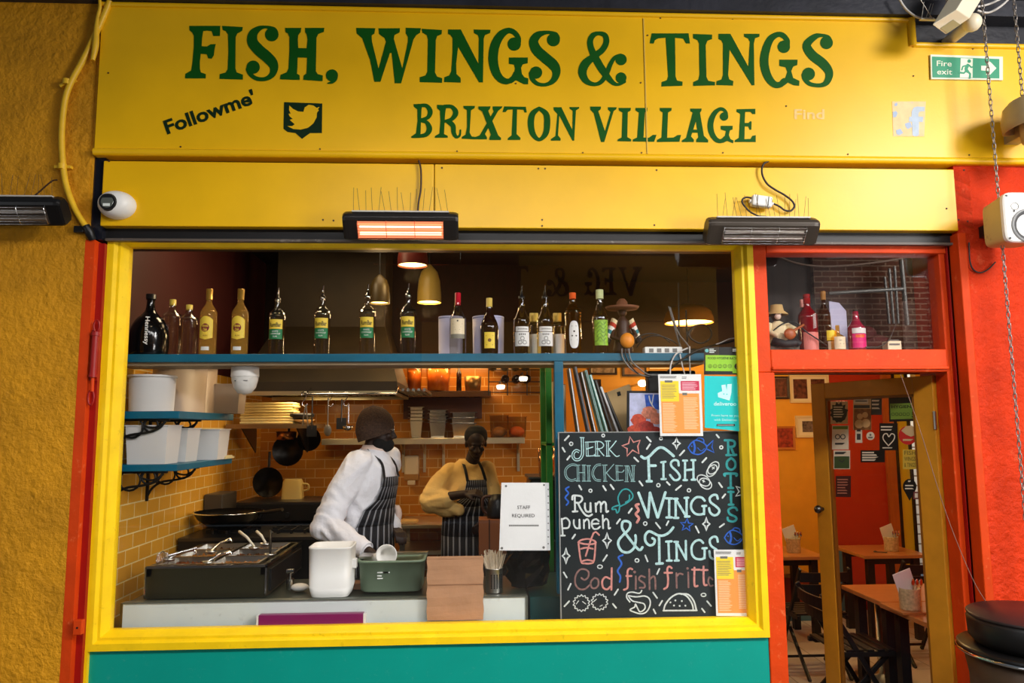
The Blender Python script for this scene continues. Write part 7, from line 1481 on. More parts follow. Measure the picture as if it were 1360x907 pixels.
def stick(label, pts, m, extra=(), cat='sticker'):
    c = [DP(x, y, SO) for x, y in pts]; o = thing('door_sticker', sum(c, Vector())/len(c), label, cat, 'stickers on the glass door'); b = MB(); b.prism(c, nd*-.001); b.build('sheet', m, o)
    for nm, polys, mm, d in extra: paint(polys, 0, nm, mm, o, mp=lambda x, y: DP(x, y, SO+d))
    return o
RC = lambda x0, y0, x1, y1: [(x0, y0), (x1, y0), (x1, y1), (x0, y1)]
beige = mat('beige_sticker', rgb(206, 176, 130), .5); offw = mat('off_white_sticker', rgb(226, 214, 190), .5); dgreen = mat('dark_green_print', rgb(60, 84, 50), .5); dgrey = mat('dark_grey_print', rgb(54, 58, 62), .5); ltg = mat('olive_green_print', rgb(110, 140, 50), .5)
blob = [(1114+11*(1+.22*math.sin(k*3.1))*math.cos(k*PI/12), 548+13*(1+.22*math.sin(k*3.1))*math.sin(k*PI/12)) for k in range(24)]
stick('beige sticker with a black splash at the top left of the door glass', RC(1103, 533, 1126, 563), beige, [('black_splash', [blob], blackp, .001), ('small_print', bars(1107, 1122, 540, 5, 3.2, 1.3, seed=11), offw, .002)])
stick('tall food photo sticker with a white heading on the door glass', RC(1133, 527, 1157, 571), beige, [('heading', [RC(1134, 527, 1153, 536)], offw, .001), ('small_print', bars(1136, 1152, 529, 2, 3, 1.4, seed=2), dgrey, .002), ('band', [RC(1134, 538, 1155, 542)], dgrey, .001), ('photo', [RC(1134, 543, 1157, 571)], mat('brown_photo', rgb(150, 96, 50), .5, var=.5, vscale=40), .001), ('photo_face', [disc2(1142, 553, 4, 10), disc2(1149, 551, 4, 10), disc2(1141, 563, 6, 10), disc2(1150, 562, 6, 10)], mat('pale_photo', rgb(216, 176, 120), .5), .0015)])
stick('dark grey sticker right of the food photo on the door glass', RC(1157, 528, 1171, 551), dgrey, [('small_print', bars(1158, 1169, 531, 3, 5, 2.2, seed=3), offw, .001)])
stick('black and green hygiene sticker at the top right of the door glass', [(1180, 525), (1218, 524), (1219, 559), (1181, 560)], blackp, [('green_block', [[(1182, 536), (1217, 535), (1217, 556), (1183, 557)]], ltg, .001), ('lettering', text_px('HYGIENE', 1199, 542, 4, -1, 30, .01, True)+text_px('5', 1213, 554, 7, 0, None, .02, True), blackp, .002), ('rating_ring', [p for k in range(5) for p in stroke2([(1186+k*5+1.9*math.cos(t*PI/5), 550+1.9*math.sin(t*PI/5)) for t in range(10)], .5, 2, closed=True)], blackp, .002)])
stick('white sticker with two round eyes and a green strip on the door glass', RC(1105, 565, 1127, 597), offw, [('strip', [RC(1106, 566, 1126, 570)], ltg, .001), ('eyes', [p for cx in (1112.5, 1119.5) for p in stroke2([(cx+3*math.cos(t*PI/6), 580+3*math.sin(t*PI/6)) for t in range(12)], 1.2, 1, closed=True)]+bars(1109, 1123, 588, 1, 3, 2.5), dgrey, .001)])
stick('dark green and white award sticker below the two-eyed sticker', RC(1107, 598, 1129, 623), offw, [('green_block', [RC(1108, 606, 1128, 622)], dgreen, .001), ('small_print', bars(1109, 1125, 600, 1, 3, 3, seed=1)+stroke2([(1115, 611), (1118, 614), (1121, 611)], 1.5, 0), dgrey, .002)])
stick('dark red-brown sticker lowest on the left of the door glass', RC(1110, 632, 1130, 660), mat('dark_red_sticker', rgb(66, 26, 24), .5), [('small_print', bars(1112, 1127, 636, 6, 3.6, 1.6, seed=4), mat('pink_print', rgb(176, 110, 90), .5), .001)])
stick('narrow white sticker under the food photo on the door glass', RC(1136, 566, 1145, 588), offw, [('blocks', [RC(1138, 567, 1143, 573), RC(1138, 576, 1143, 584)], dgrey, .001)])
stick('small round white sticker in the middle of the door glass', disc2(1156, 579, 5.5, 18), offw, [('mark', [disc2(1156, 577.5, 1.5, 8), RC(1153, 580, 1159, 582)], greyp, .001)])
stick('black sticker with a white heart on the door glass', RC(1168, 562, 1192, 598), blackp, [('heart', stroke2([(1180, 592), (1173, 583), (1174, 577), (1178, 576), (1180.5, 580), (1184, 576), (1188, 578), (1187, 584), (1180, 592)], 1.4, 4), offw, .001), ('small_print', bars(1170, 1190, 566, 2, 4, 1.6, seed=5)+bars(1172, 1189, 594, 1, 3, 1.4, seed=5), offw, .001)])
stick('black sticker with lines of white print in the middle of the door glass', RC(1143, 598, 1175, 614), blackp, [('small_print', bars(1145, 1167, 600, 4, 3.3, 2.0, seed=6), offw, .001)])
stick('round red sticker with a pale leaf shape on the door glass', disc2(1206, 578, 12.5, 28), mat('red_sticker', rgb(196, 40, 36), .5), [('leaf', [[(1197, 572), (1203, 566), (1211, 565), (1217, 570), (1217, 577), (1210, 580), (1203, 577)]], beige, .001), ('small_print', bars(1199, 1214, 583, 1, 3, 2.5), beige, .001)])
stick('mustard sticker with the shop name in dark capitals on the door glass', RC(1199, 597, 1218, 623), mat('mustard_sticker', rgb(206, 170, 60), .5), [('lettering', text_px('FISH', 1208.5, 604, 5.5, 0, 15, .01, True)+text_px('WINGS', 1208.5, 612, 5.5, 0, 15, .01, True)+text_px('& TINGS', 1208.5, 620, 5.5, 0, 15, .01, True), mat('olive_ink', rgb(120, 104, 40), .5), .001)])
stick('black map-pin shaped sticker low on the right of the door glass', [(1208, 665)]+[(1208+9*math.cos(a), 646+10*math.sin(a)) for a in [2.4+k*(2*PI-1.66)/14 for k in range(15)]], blackp, [('small_print', bars(1202, 1214, 644, 2, 4, 1.6, seed=7)+bars(1206, 1210, 638, 1, 3, 2), offw, .001)])
stick('small red-grey square sticker beside the map pin', RC(1213, 653, 1221, 663), mat('red_grey_sticker', rgb(120, 60, 60), .5), [('blocks', [RC(1215, 655, 1219, 661)], offw, .001)])
# pictures on the dining wall
def picture(x0, y0, x1, y1, label, fm, inner, Y=DYB, mt=.18):
    a, b2, c, d = R4(x0, y0, x1, y1, Y); o = thing('framed_picture', ((a+b2)/2, Y, c), label, 'picture', 'framed pictures on the yellow wall'); fw = .022
    b = MB(); b.loft([[(a+i, y, c+i), (b2-i, y, c+i), (b2-i, y, d-i), (a+i, y, d-i)] for i, y in ((0, Y-.001), (0, Y-.025), (fw, Y-.022), (fw, Y-.010))], False, False); b.build('frame', fm, o)
    MB().box(a+fw*.8, b2-fw*.8, Y-.011, Y-.002, c+fw*.8, d-fw*.8).build('mount', lab_cream, o)
    for k, (u0, v0, u1, v1, m_) in enumerate(inner): W_, H_ = b2-a, d-c; MB().box(a+u0*W_, a+u1*W_, Y-.013, Y-.0105, d-v1*H_, d-v0*H_).build('print', m_, o)
ph1 = mat('dark_photo', rgb(110, 60, 40), .4, var=.8, vscale=25); ph2 = mat('red_photo', rgb(170, 60, 40), .4, var=.7, vscale=25); ph3 = mat('grey_photo', rgb(120, 100, 90), .4, var=.8, vscale=30); dfr = mat('dark_frame', rgb(50, 30, 20), .4); pfr = mat('pale_frame', rgb(226, 200, 150), .4); ofr = mat('orange_frame', rgb(190, 110, 40), .4)
picture(1022, 500, 1047, 530, 'dark framed photo at the top left inside the doorway', dfr, [(.1, .1, .9, .9, ph1)])
picture(1048, 498, 1100, 535, 'pale framed pair of photos at the top inside the doorway', pfr, [(.1, .15, .45, .85, ph1), (.55, .15, .9, .85, ph1)])
picture(1056, 552, 1092, 581, 'pale framed small group photo in the middle inside the doorway', pfr, [(.25, .25, .78, .75, ph3)])
picture(1027, 566, 1055, 597, 'orange framed red photo at the left inside the doorway', ofr, [(.08, .08, .92, .92, ph2)])
picture(782, 478, 819, 498, 'dark framed picture on the yellow wall above the menu boards', dfr, [(.12, .15, .88, .85, mat('beige_photo', rgb(170, 140, 110), .4, var=.7, vscale=30))])
picture(826, 476, 858, 500, 'brown framed picture on the yellow wall left of the router box', dfr, [(.1, .1, .9, .9, mat('amber_photo', rgb(170, 110, 60), .4, var=.4, vscale=20))])
picture(862, 474, 890, 490, 'pale framed certificate on the yellow wall under the shelf', pfr, [(.15, .2, .85, .8, lab_cream)])
picture(783, 504, 798, 522, 'small dark picture behind the menu boards', dfr, [(.15, .15, .85, .85, ph1)])
gl = P(853, 509, 3.4); t = thing('globe_lamp', gl, 'small round white lamp glowing on the yellow wall above the paper bag', 'lamp'); b = MB(); b.sphere(gl, (.045, .045, .035), 14, 10); b.build('bulb', mat('warm_white_bulb', rgb(255, 240, 210), .4, emit=(1, .85, .6, 1), estr=5), t); MB().cyl(gl+Vector((0, .03, 0)), (gl.x, DYB, gl.z), .012).build('arm', steel, t)
lamp('globe_light', 'POINT', gl+Vector((0, -.1, -.1)), 4, (1, .8, .5), .05)
# fanlight display on the door rail
FZ = tz1+.002; FYb = .10
fl = struct(MB().box(ux0, rx0, .10, .40, tz0+.02, tz1).build('trim_18', mat('brown_display_ledge', rgb(120, 100, 84), .6)))
def fb_(px, pyt, wpx, Y, prof, gm, cap, label, labels=()): return bottle(px, pyt, wpx, Y, prof, gm, cap, label, labels, group='bottles behind the fanlight', z0=FZ)
PROFS['flask'] = [(0, 0), (.95, 0), (1, .02), (1, .45), (.95, .52), (.6, .6), (.3, .66), (.28, .95)]
fb_(1073, 391, 24, .20, 'round', mat('red_glass_bottle', rgb(120, 18, 26), .08, coat=.5), (mat('red_wax', rgb(150, 30, 30), .4), .84, .36), 'tall red cut-glass bottle behind the fanlight', [('label', mat('pink_label', rgb(226, 130, 120), .5), lambda b, c, r, h: wrap(b, c, r, -.95*r, .95*r, .04*h, .34*h)), ('label', lab_wht, lambda b, c, r, h: [cyl_poly(b, c, r*1.01, [[(.15*r+.0*k, (.40+.028*k)*h), (.55*r, (.42+.028*k)*h), (.55*r, (.432+.028*k)*h), (.15*r, (.412+.028*k)*h)]]) for k in range(9)])])
fb_(1067, 398, 14, .30, 'round', g_clear, (mat('pink_cap', rgb(220, 150, 140), .4), .86, .4), 'clear bottle with a pink cap behind the red cut-glass bottle')
fb_(1095, 387, 15, .26, 'round', g_dark, (mat('cork', rgb(160, 110, 50), .7), .86, .42), 'dark bottle with a cork cap behind the fanlight')
fb_(1103, 417, 16, .18, 'flask', g_pale, None, 'short clear flask with a yellow band behind the fanlight', [('label', mat('yellow_band', rgb(240, 214, 50), .5), lambda b, c, r, h: wrap(b, c, r, -.95*r, .95*r, .3*h, .56*h)), ('label', lab_cream, lambda b, c, r, h: wrap(b, c, r, -.8*r, .8*r, .05*h, .28*h))])
fb_(1114, 430, 18, .14, 'flask', g_gold, None, 'small amber flask with a large cream label at the front of the fanlight', [('label', lab_cream, lambda b, c, r, h: wrap(b, c, r, -.97*r, .97*r, .08*h, .52*h)), ('small_print', greyp, lambda b, c, r, h: cyl_poly(b, c, r*1.02, [[(-.3*r, .38*h), (.1*r, .38*h), (.1*r, .4*h), (-.3*r, .4*h)], [(-.2*r, .26*h), (.4*r, .26*h), (.4*r, .28*h), (-.2*r, .28*h)]]))])
fb_(1138, 411, 22, .19, 'tall', mat('pink_gin_glass', rgb(150, 30, 60), .08, coat=.5), (black_pl, .84, .3), 'pink bottle with a black cap and white band behind the fanlight', [('label', mat('magenta_label', rgb(226, 30, 120), .5), lambda b, c, r, h: wrap(b, c, r, -.95*r, .95*r, .10*h, .42*h)), ('label', lab_wht, lambda b, c, r, h: wrap(b, c, r*1.005, -.95*r, .95*r, .43*h, .55*h)), ('label', orange_cap, lambda b, c, r, h: wrap(b, c, r*1.01, -.6*r, .5*r, .33*h, .40*h))])
x0, x1, z0, z1 = R4(1179, 446, 1197, 461, .16); t = thing('small_card_box', ((x0+x1)/2, .18, FZ), 'small white card box on the fanlight ledge', 'box'); MB().box(x0, x1, .16, .22, FZ, FZ+z1-z0).build('carton', lab_cream, t, .002)
on(t, [RC(1181, 451, 1194, 452.5), RC(1181, 456, 1195, 458.5)], .159, 'small_print', greyp)
x0, x1, _, z1 = R4(1102, 400, 1124, 430, .38); b = MB(); b.prism([(x0, .38, FZ), (x1, .38, FZ), (x1, .38, z1-.06), (x0+(x1-x0)*.6, .38, z1-.01), (x0, .38, z1)], (0, .012, 0)); tag(b.build('frosted_sheet', mat('frosted_plastic', rgb(186, 184, 214), .5)), 'frosted grey plastic panel behind the flasks in the fanlight', 'panel')
x0, x1, _, z1 = R4(1198, 400, 1236, 430, .39); b = MB(); b.box(x0, x1, .385, .395, FZ, z1); tag(b.build('acrylic_sheet', mat('grey_acrylic', rgb(120, 104, 96), .4)), 'dusty grey sheet standing at the right of the fanlight', 'sheet')
b = MB(); c = P(1160, 445, .3); b.sphere((c.x, .3, FZ+.06), (.11, .06, .06), 18, 10); b.sphere((c.x-.05, .29, FZ+.12), (.06, .05, .05), 14, 8); tag(b.build('dark_red_cloth', mat('dark_red_fabric', rgb(70, 16, 18), .8, var=.3, vscale=20)), 'dark red bundled cloth in the middle of the fanlight ledge', 'cloth')
b = MB(); b.tube([P(x, y, .13) for x, y in ((1026, 440), (1040, 430), (1056, 428), (1070, 440), (1085, 450), (1098, 459))], .004, 7, curve=5); tag(b.build('thin_cable', wire_b), 'thin dark cable running past the seated figure in the fanlight', 'cable')
b = MB(); b.tube([P(x, y, .14) for x, y in ((1190, 428), (1186, 440), (1180, 452), (1168, 460), (1150, 461))], .004, 7, curve=5); tag(b.build('curled_cable', wire_b), 'dark cable curling down beside the small card box', 'cable')
# seated musician figurine
fc_ = P(1035, 461, .17); fz = FZ; ft = thing('seated_figurine', (fc_.x, .18, fz), 'seated painted musician figurine with straw hat and guitar at the left of the fanlight', 'figurine'); sc = (zat(1035, 399, .17)-fz)/.26
V = lambda x, y, z: Vector((fc_.x+x*sc, .18+y*sc, fz+z*sc))
b = MB(); b.box(*[V(-.075, 0, 0).x, V(.085, 0, 0).x], .12, .24, fz, V(0, 0, .03).z); b.build('log_base', mat('grey_log', rgb(120, 110, 96), .8, var=.5, vscale=30), ft, .006)
b = MB(); b.loft([[V(.045*k*math.cos(a), .035*k*math.sin(a), z) for a in [q*PI/8 for q in range(16)]] for z, k in ((.035, 1), (.08, 1.05), (.13, 1.0), (.15, .6), (.158, .3))]); b.tube([V(.04, 0, .14), V(.075, -.03, .11), V(.055, -.06, .085)], .015*sc, 8); b.tube([V(-.04, 0, .14), V(-.06, -.03, .10), V(-.02, -.055, .075)], .015*sc, 8); b.build('shirt', mat('cream_shirt', rgb(232, 214, 170), .6), ft)
b = MB(); b.sphere(V(-.005, -.005, .185), (.026*sc, .026*sc, .03*sc), 14, 10); b.sphere(V(.055, -.062, .083), .013*sc, 8, 6); b.build('head', mat('dark_figure_skin', rgb(60, 30, 22), .5), ft)
b = MB(); b.sphere(V(-.006, -.022, .178), (.017*sc, .014*sc, .016*sc), 12, 8); b.build('muzzle', mat('pale_muzzle', rgb(226, 200, 184), .5), ft)
for dx in (-.012, .006): b = MB(); b.sphere(V(dx, -.027, .194), (.006*sc, .004*sc, .006*sc), 8, 6); b.build('eye', white_m, ft)
b = MB(); b.lathe([(.001, .245*sc), (.028*sc, .24*sc), (.034*sc, .21*sc), (.052*sc, .195*sc), (.055*sc, .19*sc), (.03*sc, .2*sc)], V(.004, .012, 0), 20); b.build('straw_hat', mat('straw', rgb(206, 170, 110), .7), ft)
b = MB(); b.tube([V(-.03, -.02, .04), V(-.05, -.075, .05), V(.0, -.085, .035), V(.05, -.08, .04)], .018*sc, 8); b.tube([V(.03, -.02, .04), V(.06, -.06, .05), V(.08, -.06, .035)], .017*sc, 8); b.build('trousers', mat('dark_trousers', rgb(44, 40, 42), .6), ft)
b = MB(); b.sphere(V(.03, -.07, .085), (.03*sc, .012*sc, .028*sc), 14, 8); b.cyl(V(.03, -.07, .09), V(.10, -.075, .13), .006*sc); b.build('guitar', mat('orange_guitar', rgb(170, 84, 34), .4), ft)
# ================================================================ THE TWO COOKS
def caps(b, a, c, ra, rc, n=5, bend=None):
    a, c = Vector(a), Vector(c); q = (c-a).to_track_quat('Z', 'Y'); rg = []
    for k in range(n+1): t = k/n; p = a.lerp(c, t); r = ra+(rc-ra)*t; rg.append([p+q @ Vector((r*math.cos(j*2*PI/14), r*math.sin(j*2*PI/14), 0)) for j in range(14)])
    b.loft(rg); b.sphere(a, ra, 14, 9); b.sphere(c, rc, 14, 9)
def limb(b, pts):
    for (p, r), (q, s) in zip(pts, pts[1:]): caps(b, p, q, r, s)
def organic(b, name, m, parent, voxel=.008, smooth=5, fac=.5, folds=0.0):
    o = b.build(name+'_raw', m, None, origin=(0, 0, 0))
    r = o.modifiers.new('r', 'REMESH'); r.mode = 'VOXEL'; r.voxel_size = voxel; r.use_smooth_shade = True
    s = o.modifiers.new('s', 'SMOOTH'); s.factor = fac; s.iterations = smooth
    dg = bpy.context.evaluated_depsgraph_get(); me = bpy.data.meshes.new_from_object(o.evaluated_get(dg)); bpy.data.objects.remove(o)
    w3 = world_loc(parent)
    if folds:
        for v in me.vertices:
            q = v.co; wv = noise.noise(Vector((q.x*4, q.y*4, q.z*3)))*1.2
            n1 = noise.noise(Vector((q.x*5+wv, q.y*5, q.z*11+wv*2))); n2 = noise.noise(Vector((q.x*16, q.y*16+wv, q.z*26)))
            v.co = q+v.normal*folds*((1-2.2*abs(n1))*1.0+(1-2*abs(n2))*.14-.25)
    for v in me.vertices: v.co -= w3
    for p in me.polygons: p.use_smooth = True
    me.name = name; n = bpy.data.objects.new(name, me); COL.objects.link(n); n.parent = parent; return n
skin = mat('dark_brown_skin', rgb(44, 27, 20), .55)
def hand(b, wrist, d, palm_n, side, s=1.0, curl=.9):
    "palm and five curled fingers; d = direction of the hand, palm_n = out of the palm, side = +1/-1 for the thumb's side"
    d = Vector(d).normalized(); n = Vector(palm_n); n = (n-d*n.dot(d)).normalized(); x = d.cross(n).normalized()*side; w = Vector(wrist)
    for k in (-1, 0, 1): caps(b, w+d*.01*s+x*.016*k*s, w+d*.085*s+x*.026*k*s, .017*s, .014*s, 3)
    L = [.070, .080, .074, .058]
    for k in range(4):
        p = w+d*.088*s+x*(.033-.0215*k)*s; l = L[k]*s; d1 = (d*math.cos(curl*.5)+n*math.sin(curl*.5)); d2 = (d*math.cos(curl*1.3)+n*math.sin(curl*1.3)); d3 = (d*math.cos(curl*1.9)+n*math.sin(curl*1.9))
        p1 = p+d1*l*.46; p2 = p1+d2*l*.32; p3 = p2+d3*l*.24
        caps(b, p, p1, .0095*s, .009*s, 2); caps(b, p1, p2, .009*s, .0084*s, 2); caps(b, p2, p3, .0084*s, .0075*s, 2)
    t0 = w+d*.03*s+x*.03*s; t1 = t0+(d*.7+x*.6+n*.3).normalized()*.042*s; t2 = t1+(d*.9+n*.4-x*.05).normalized()*.032*s
    caps(b, t0, t1, .014*s, .0105*s, 2); caps(b, t1, t2, .0105*s, .0085*s, 2)
def head(b, c, f, up, s=1.0):
    f = Vector(f).normalized(); up = Vector(up); up = (up-f*up.dot(f)).normalized(); r = f.cross(up)
    M_ = Matrix((r, f, up)).transposed().to_4x4(); A = lambda x, y, z: Vector(c)+(r*x+f*y+up*z)*s
    b.sphere(A(0, -.01, .035), (.076*s, .096*s, .088*s), 20, 14, M=M_); b.sphere(A(0, .022, -.035), (.060*s, .070*s, .078*s), 18, 12, M=M_); b.sphere(A(0, .055, -.088), (.032*s, .03*s, .026*s), 12, 8, M=M_)
    caps(b, A(0, .085, .018), A(0, .108, -.022), .010*s, .015*s, 3); b.sphere(A(0, .085, -.058), (.026*s, .016*s, .012*s), 12, 8, M=M_); b.sphere(A(0, .078, .03), (.05*s, .018*s, .012*s), 12, 8, M=M_)
    for k in (-1, 1): b.sphere(A(.078*k, -.008, -.005), (.012*s, .022*s, .034*s), 12, 8, M=M_); b.sphere(A(.016*k, .098, -.026), (.010*s, .012*s, .009*s), 10, 6, M=M_); b.sphere(A(.042*k, .066, -.02), (.022*s, .02*s, .02*s), 10, 6, M=M_)
    return A, M_
pin = [mat('apron_black', rgb(20, 20, 26), .75), mat('apron_white_stripe', rgb(140, 142, 148), .75)]
def torso_ring(c, f, a, bb, z, n=24): 
    f = Vector((f[0], f[1], 0)).normalized(); r = Vector((f.y, -f.x, 0))
    return [Vector((c[0], c[1], z))+r*a*math.cos(t)+f*bb*math.sin(t) for t in [k*2*PI/n for k in range(n)]]
def apron(parent, f, rows, label_parts=True, nst=46):
    "rows of (centre, a, b, z, half-angle, angle shift): a curved sheet round the front of the body, pin-striped"
    f = Vector((f[0], f[1], 0)).normalized(); r = Vector((f.y, -f.x, 0)); b = MB(); g = []
    for c, a, bb, z, ha, sh in rows:
        g.append([Vector((c[0], c[1], z))+r*a*math.sin(sh+ha*(2*k/nst-1))+f*bb*math.cos(sh+ha*(2*k/nst-1)) for k in range(nst+1)])
    for j in range(len(g)-1):
        for k in range(nst): b._add([g[j][k], g[j][k+1], g[j+1][k+1], g[j+1][k]], [(0, 1, 2, 3)], True, 1 if k % 4 == 1 else 0)
    o = b.build('apron', pin, parent); s_ = o.modifiers.new('t', 'SOLIDIFY'); s_.thickness = .003; s_.offset = 0
    return g
# ------------------------------------------------ first cook: white shirt, knitted hat, facing right
O1 = Vector((-.70, .98, 0)); f1 = Vector((.93, -.36, 0)).normalized(); r1 = Vector((f1.y, -f1.x, 0))
p1 = thing('person', O1, 'cook in white shirt, striped apron and brown knitted hat leaning over the counter', 'person')
hc1 = Vector((-.625, .95, 1.585)); hf1 = Vector((.97, .10, -.12))
SR, SL = O1+r1*.175+f1*.03+Vector((0, 0, 1.385)), O1-r1*.175+f1*.06+Vector((0, 0, 1.40))
ER = Vector((-.905, .70, 1.03)); WR = Vector((-.60, .50, .885)); HR = WR+Vector((.075, -.035, -.02))
EL = Vector((-.62, 1.22, 1.12)); WL = Vector((-.53, 1.03, .96))
b = MB(); head(b, hc1, hf1, (0.1, 0, 1)); caps(b, hc1+Vector((-.03, .01, -.07)), O1+f1*.03+Vector((0, 0, 1.40)), .058, .066)
b.loft([torso_ring(O1+f1*u, f1, a, bb, z) for z, a, bb, u in ((.88, .15, .11, 0), (1.0, .16, .12, 0), (1.15, .15, .11, .01), (1.3, .155, .10, .03), (1.4, .11, .075, .04), (1.45, .07, .06, .04))])
limb(b, [(SR, .052), (ER, .045), (WR, .030)]); limb(b, [(SL, .052), (EL, .045), (WL, .030)])
hand(b, WR, (.88, -.38, -.28), (0, .1, -1), 1); hand(b, WL, (.5, -.8, -.3), (0, 0, -1), 1)
for s in (-1, 1):
    hp = O1+r1*.09*s; limb(b, [(hp+Vector((0, 0, .90)), .085), (hp+f1*.02+Vector((0, 0, .5)), .058), (hp+Vector((0, 0, .09)), .038)]); limb(b, [(hp+Vector((0, 0, .05)), .04), (hp+f1*.15+Vector((0, 0, .04)), .035)])
organic(b, 'body', skin, p1, .0065, 3)
shirt1 = mat('white_cotton_shirt', rgb(232, 232, 238), .8, bump=1.0, bscale=7, var=.05)
b = MB(); b.loft([torso_ring(O1+f1*u, f1, a, bb, z) for z, a, bb, u in ((.80, .20, .15, -.02), (.95, .205, .16, -.02), (1.1, .20, .155, -.01), (1.25, .205, .15, .02), (1.36, .20, .13, .035), (1.43, .12, .10, .04), (1.47, .075, .075, .035))])
limb(b, [(SR+r1*-.02, .088), (SR.lerp(ER, .5)+Vector((-.01, 0, 0)), .084), (ER, .074), (ER.lerp(WR, .35), .068), (ER.lerp(WR, .80), .050)]); b.sphere(ER+Vector((-.01, 0, -.02)), .078, 14, 10)
for u_, rr in ((.72, .085), (.86, .083), (1.0, .079)): b.sphere(SR.lerp(ER, u_), rr, 14, 10)
for u_, rr in ((.2, .073), (.42, .064), (.6, .057)): b.sphere(ER.lerp(WR, u_)+Vector((0, 0, -.006)), rr, 14, 10)
limb(b, [(SL, .086), (EL, .066), (EL.lerp(WL, .9), .05)])
organic(b, 'shirt', shirt1, p1, .010, 4, folds=.012)
b = MB(); q_ = (WR-ER).normalized(); c_ = ER.lerp(WR, .77); M_ = q_.to_track_quat('Z', 'Y').to_matrix().to_4x4(); b.lathe([(.050, 0), (.053, .005), (.052, .05), (.048, .054), (.046, .0)], c_, 24, M=M_); b.build('cuff', shirt1, p1)
nk = O1+f1*.045; b = MB(); cpl = mat('pinkish_collar', rgb(226, 200, 186), .8)
b.lathe([(.070, 1.435), (.083, 1.43), (.078, 1.475), (.066, 1.50), (.062, 1.49)], (nk.x, nk.y, 0), 24, sx=1.05, sy=1.0); b.build('collar', cpl, p1)
rows = []
for z, a, bb, u, ha in ((1.30, .212, .163, .03, .62), (1.24, .214, .166, .025, .66), (1.16, .212, .168, .01, .80), (1.10, .214, .17, 0, 1.15), (1.0, .216, .175, -.01, 1.35), (.85, .222, .18, -.01, 1.4), (.65, .22, .19, 0, 1.4), (.48, .22, .195, 0, 1.4)): rows.append((O1+f1*u, a, bb, z, ha, -.10))
g1 = apron(p1, f1, rows)
for k_ in (2, -3):
    b = MB(); e = g1[0][k_]; m_ = (e+Vector((nk.x, nk.y, 1.46)))/2+f1*.035+Vector((0, 0, .012)); sd = 1 if k_ < 0 else -1
    rgp = [e-Vector((0, 0, .01)), m_+r1*.035*sd, Vector((nk.x, nk.y, 1.475))+r1*.075*sd]; pts = smooth3(rgp, 5); b.loft([[p-r1*.012, p+r1*.012, p+r1*.012+f1*.004, p-r1*.012+f1*.004] for p in pts], True, False); b.build('apron_strap', pin[0], p1)
b = MB(); rg = []
hu = Vector((.02, 0, 1)); 
hr = Vector((0, 0, 1)).cross(Vector((hf1.x, hf1.y, 0)).normalized()); hfz = Vector((hf1.x, hf1.y, 0)).normalized(); N = 60
for k in range(13):
    t = k/12; z = -.035+.205*t; w = math.sqrt(max(1-max(t-.25, 0)**2/.5625, 0.0)) if t > .25 else .90+.4*t
    rg.append([hc1+hfz*(-.018-.02*t+(.122*w)*math.sin(j*2*PI/N)*(1+.018*(j % 2)))+hr*(.104*w)*math.cos(j*2*PI/N)*(1+.018*(j % 2))+Vector((0, 0, z+.034*math.sin(j*2*PI/N)*(1-t))) for j in range(N)])
b.loft(rg, True, True); b.build('knitted_hat', mat('brown_knit', rgb(74, 52, 38), .9, var=.5, vscale=90, bump=.5, bscale=120), p1)
b = MB(); b.sphere(hc1+hfz*.045+Vector((0, 0, -.085)), (.058, .052, .048), 16, 10); b.sphere(hc1+hfz*.01+Vector((0, 0, -.075)), (.055, .078, .045), 16, 10); organic(b, 'beard', mat('black_beard', rgb(14, 12, 11), .9, bump=.4, bscale=160), p1, .007, 3)
b = MB()
for s in (-1, 1): c_ = hc1+hfz*.098+hr*.034*s+Vector((0, 0, .012)); b.tube([c_+hr*.024*math.cos(j*PI/8)+Vector((0, 0, .018*math.sin(j*PI/8))) for j in range(17)], .0022, 6); b.tube([c_+hr*.024*s, hc1+hr*.082*s+Vector((0, 0, .016))], .002, 6)
b.tube([hc1+hfz*.10+hr*.01+Vector((0, 0, .014)), hc1+hfz*.10-hr*.01+Vector((0, 0, .014))], .002, 6); b.build('glasses', chrome, p1)
for s in (-1, 1): b = MB(); b.sphere(hc1+hfz*.082+hr*.032*s+Vector((0, 0, .008)), .011, 12, 8); b.build('eye', mat('eye_white', rgb(120, 110, 104), .3), p1)
b = MB(); c_ = O1-r1*.16+f1*.10+Vector((0, 0, 1.10)); 
b.loft([[c_+Vector((0, 0, -.24*t))+f1*(.03+.012*math.sin(t*9)+.035*t)+f1*.018*math.cos(j*PI/4)*(1+t)+r1*.03*math.sin(j*PI/4)*(1-.3*t) for j in range(8)] for t in [q/9 for q in range(10)]]); b.build('apron_tie', cpl, p1)
trz = mat('dark_trousers', rgb(44, 40, 42), .6)
def trousers(p, O, f, r):
    b = MB(); b.loft([torso_ring(O, f, a, bb, z) for z, a, bb in ((.76, .18, .13), (.86, .185, .14), (.98, .175, .135))])
    for s in (-1, 1): hp = O+r*.095*s; limb(b, [(hp+Vector((0, 0, .84)), .10), (hp+f*.02+Vector((0, 0, .5)), .078), (hp+Vector((0, 0, .11)), .062)])
    organic(b, 'trousers', trz, p, .011, 3)
    for s in (-1, 1): b = MB(); hp = O+r*.095*s; b.loft([[hp+f*(.05+y_*k)+r*x_*k+Vector((0, 0, z)) for x_, y_ in [(.05*math.cos(j*PI/8), .14*math.sin(j*PI/8)) for j in range(16)]] for z, k in ((.0, .95), (.015, 1.0), (.05, .97), (.09, .8), (.11, .45))]); b.build('shoe', black_pl, p)
trousers(p1, O1, f1, r1)
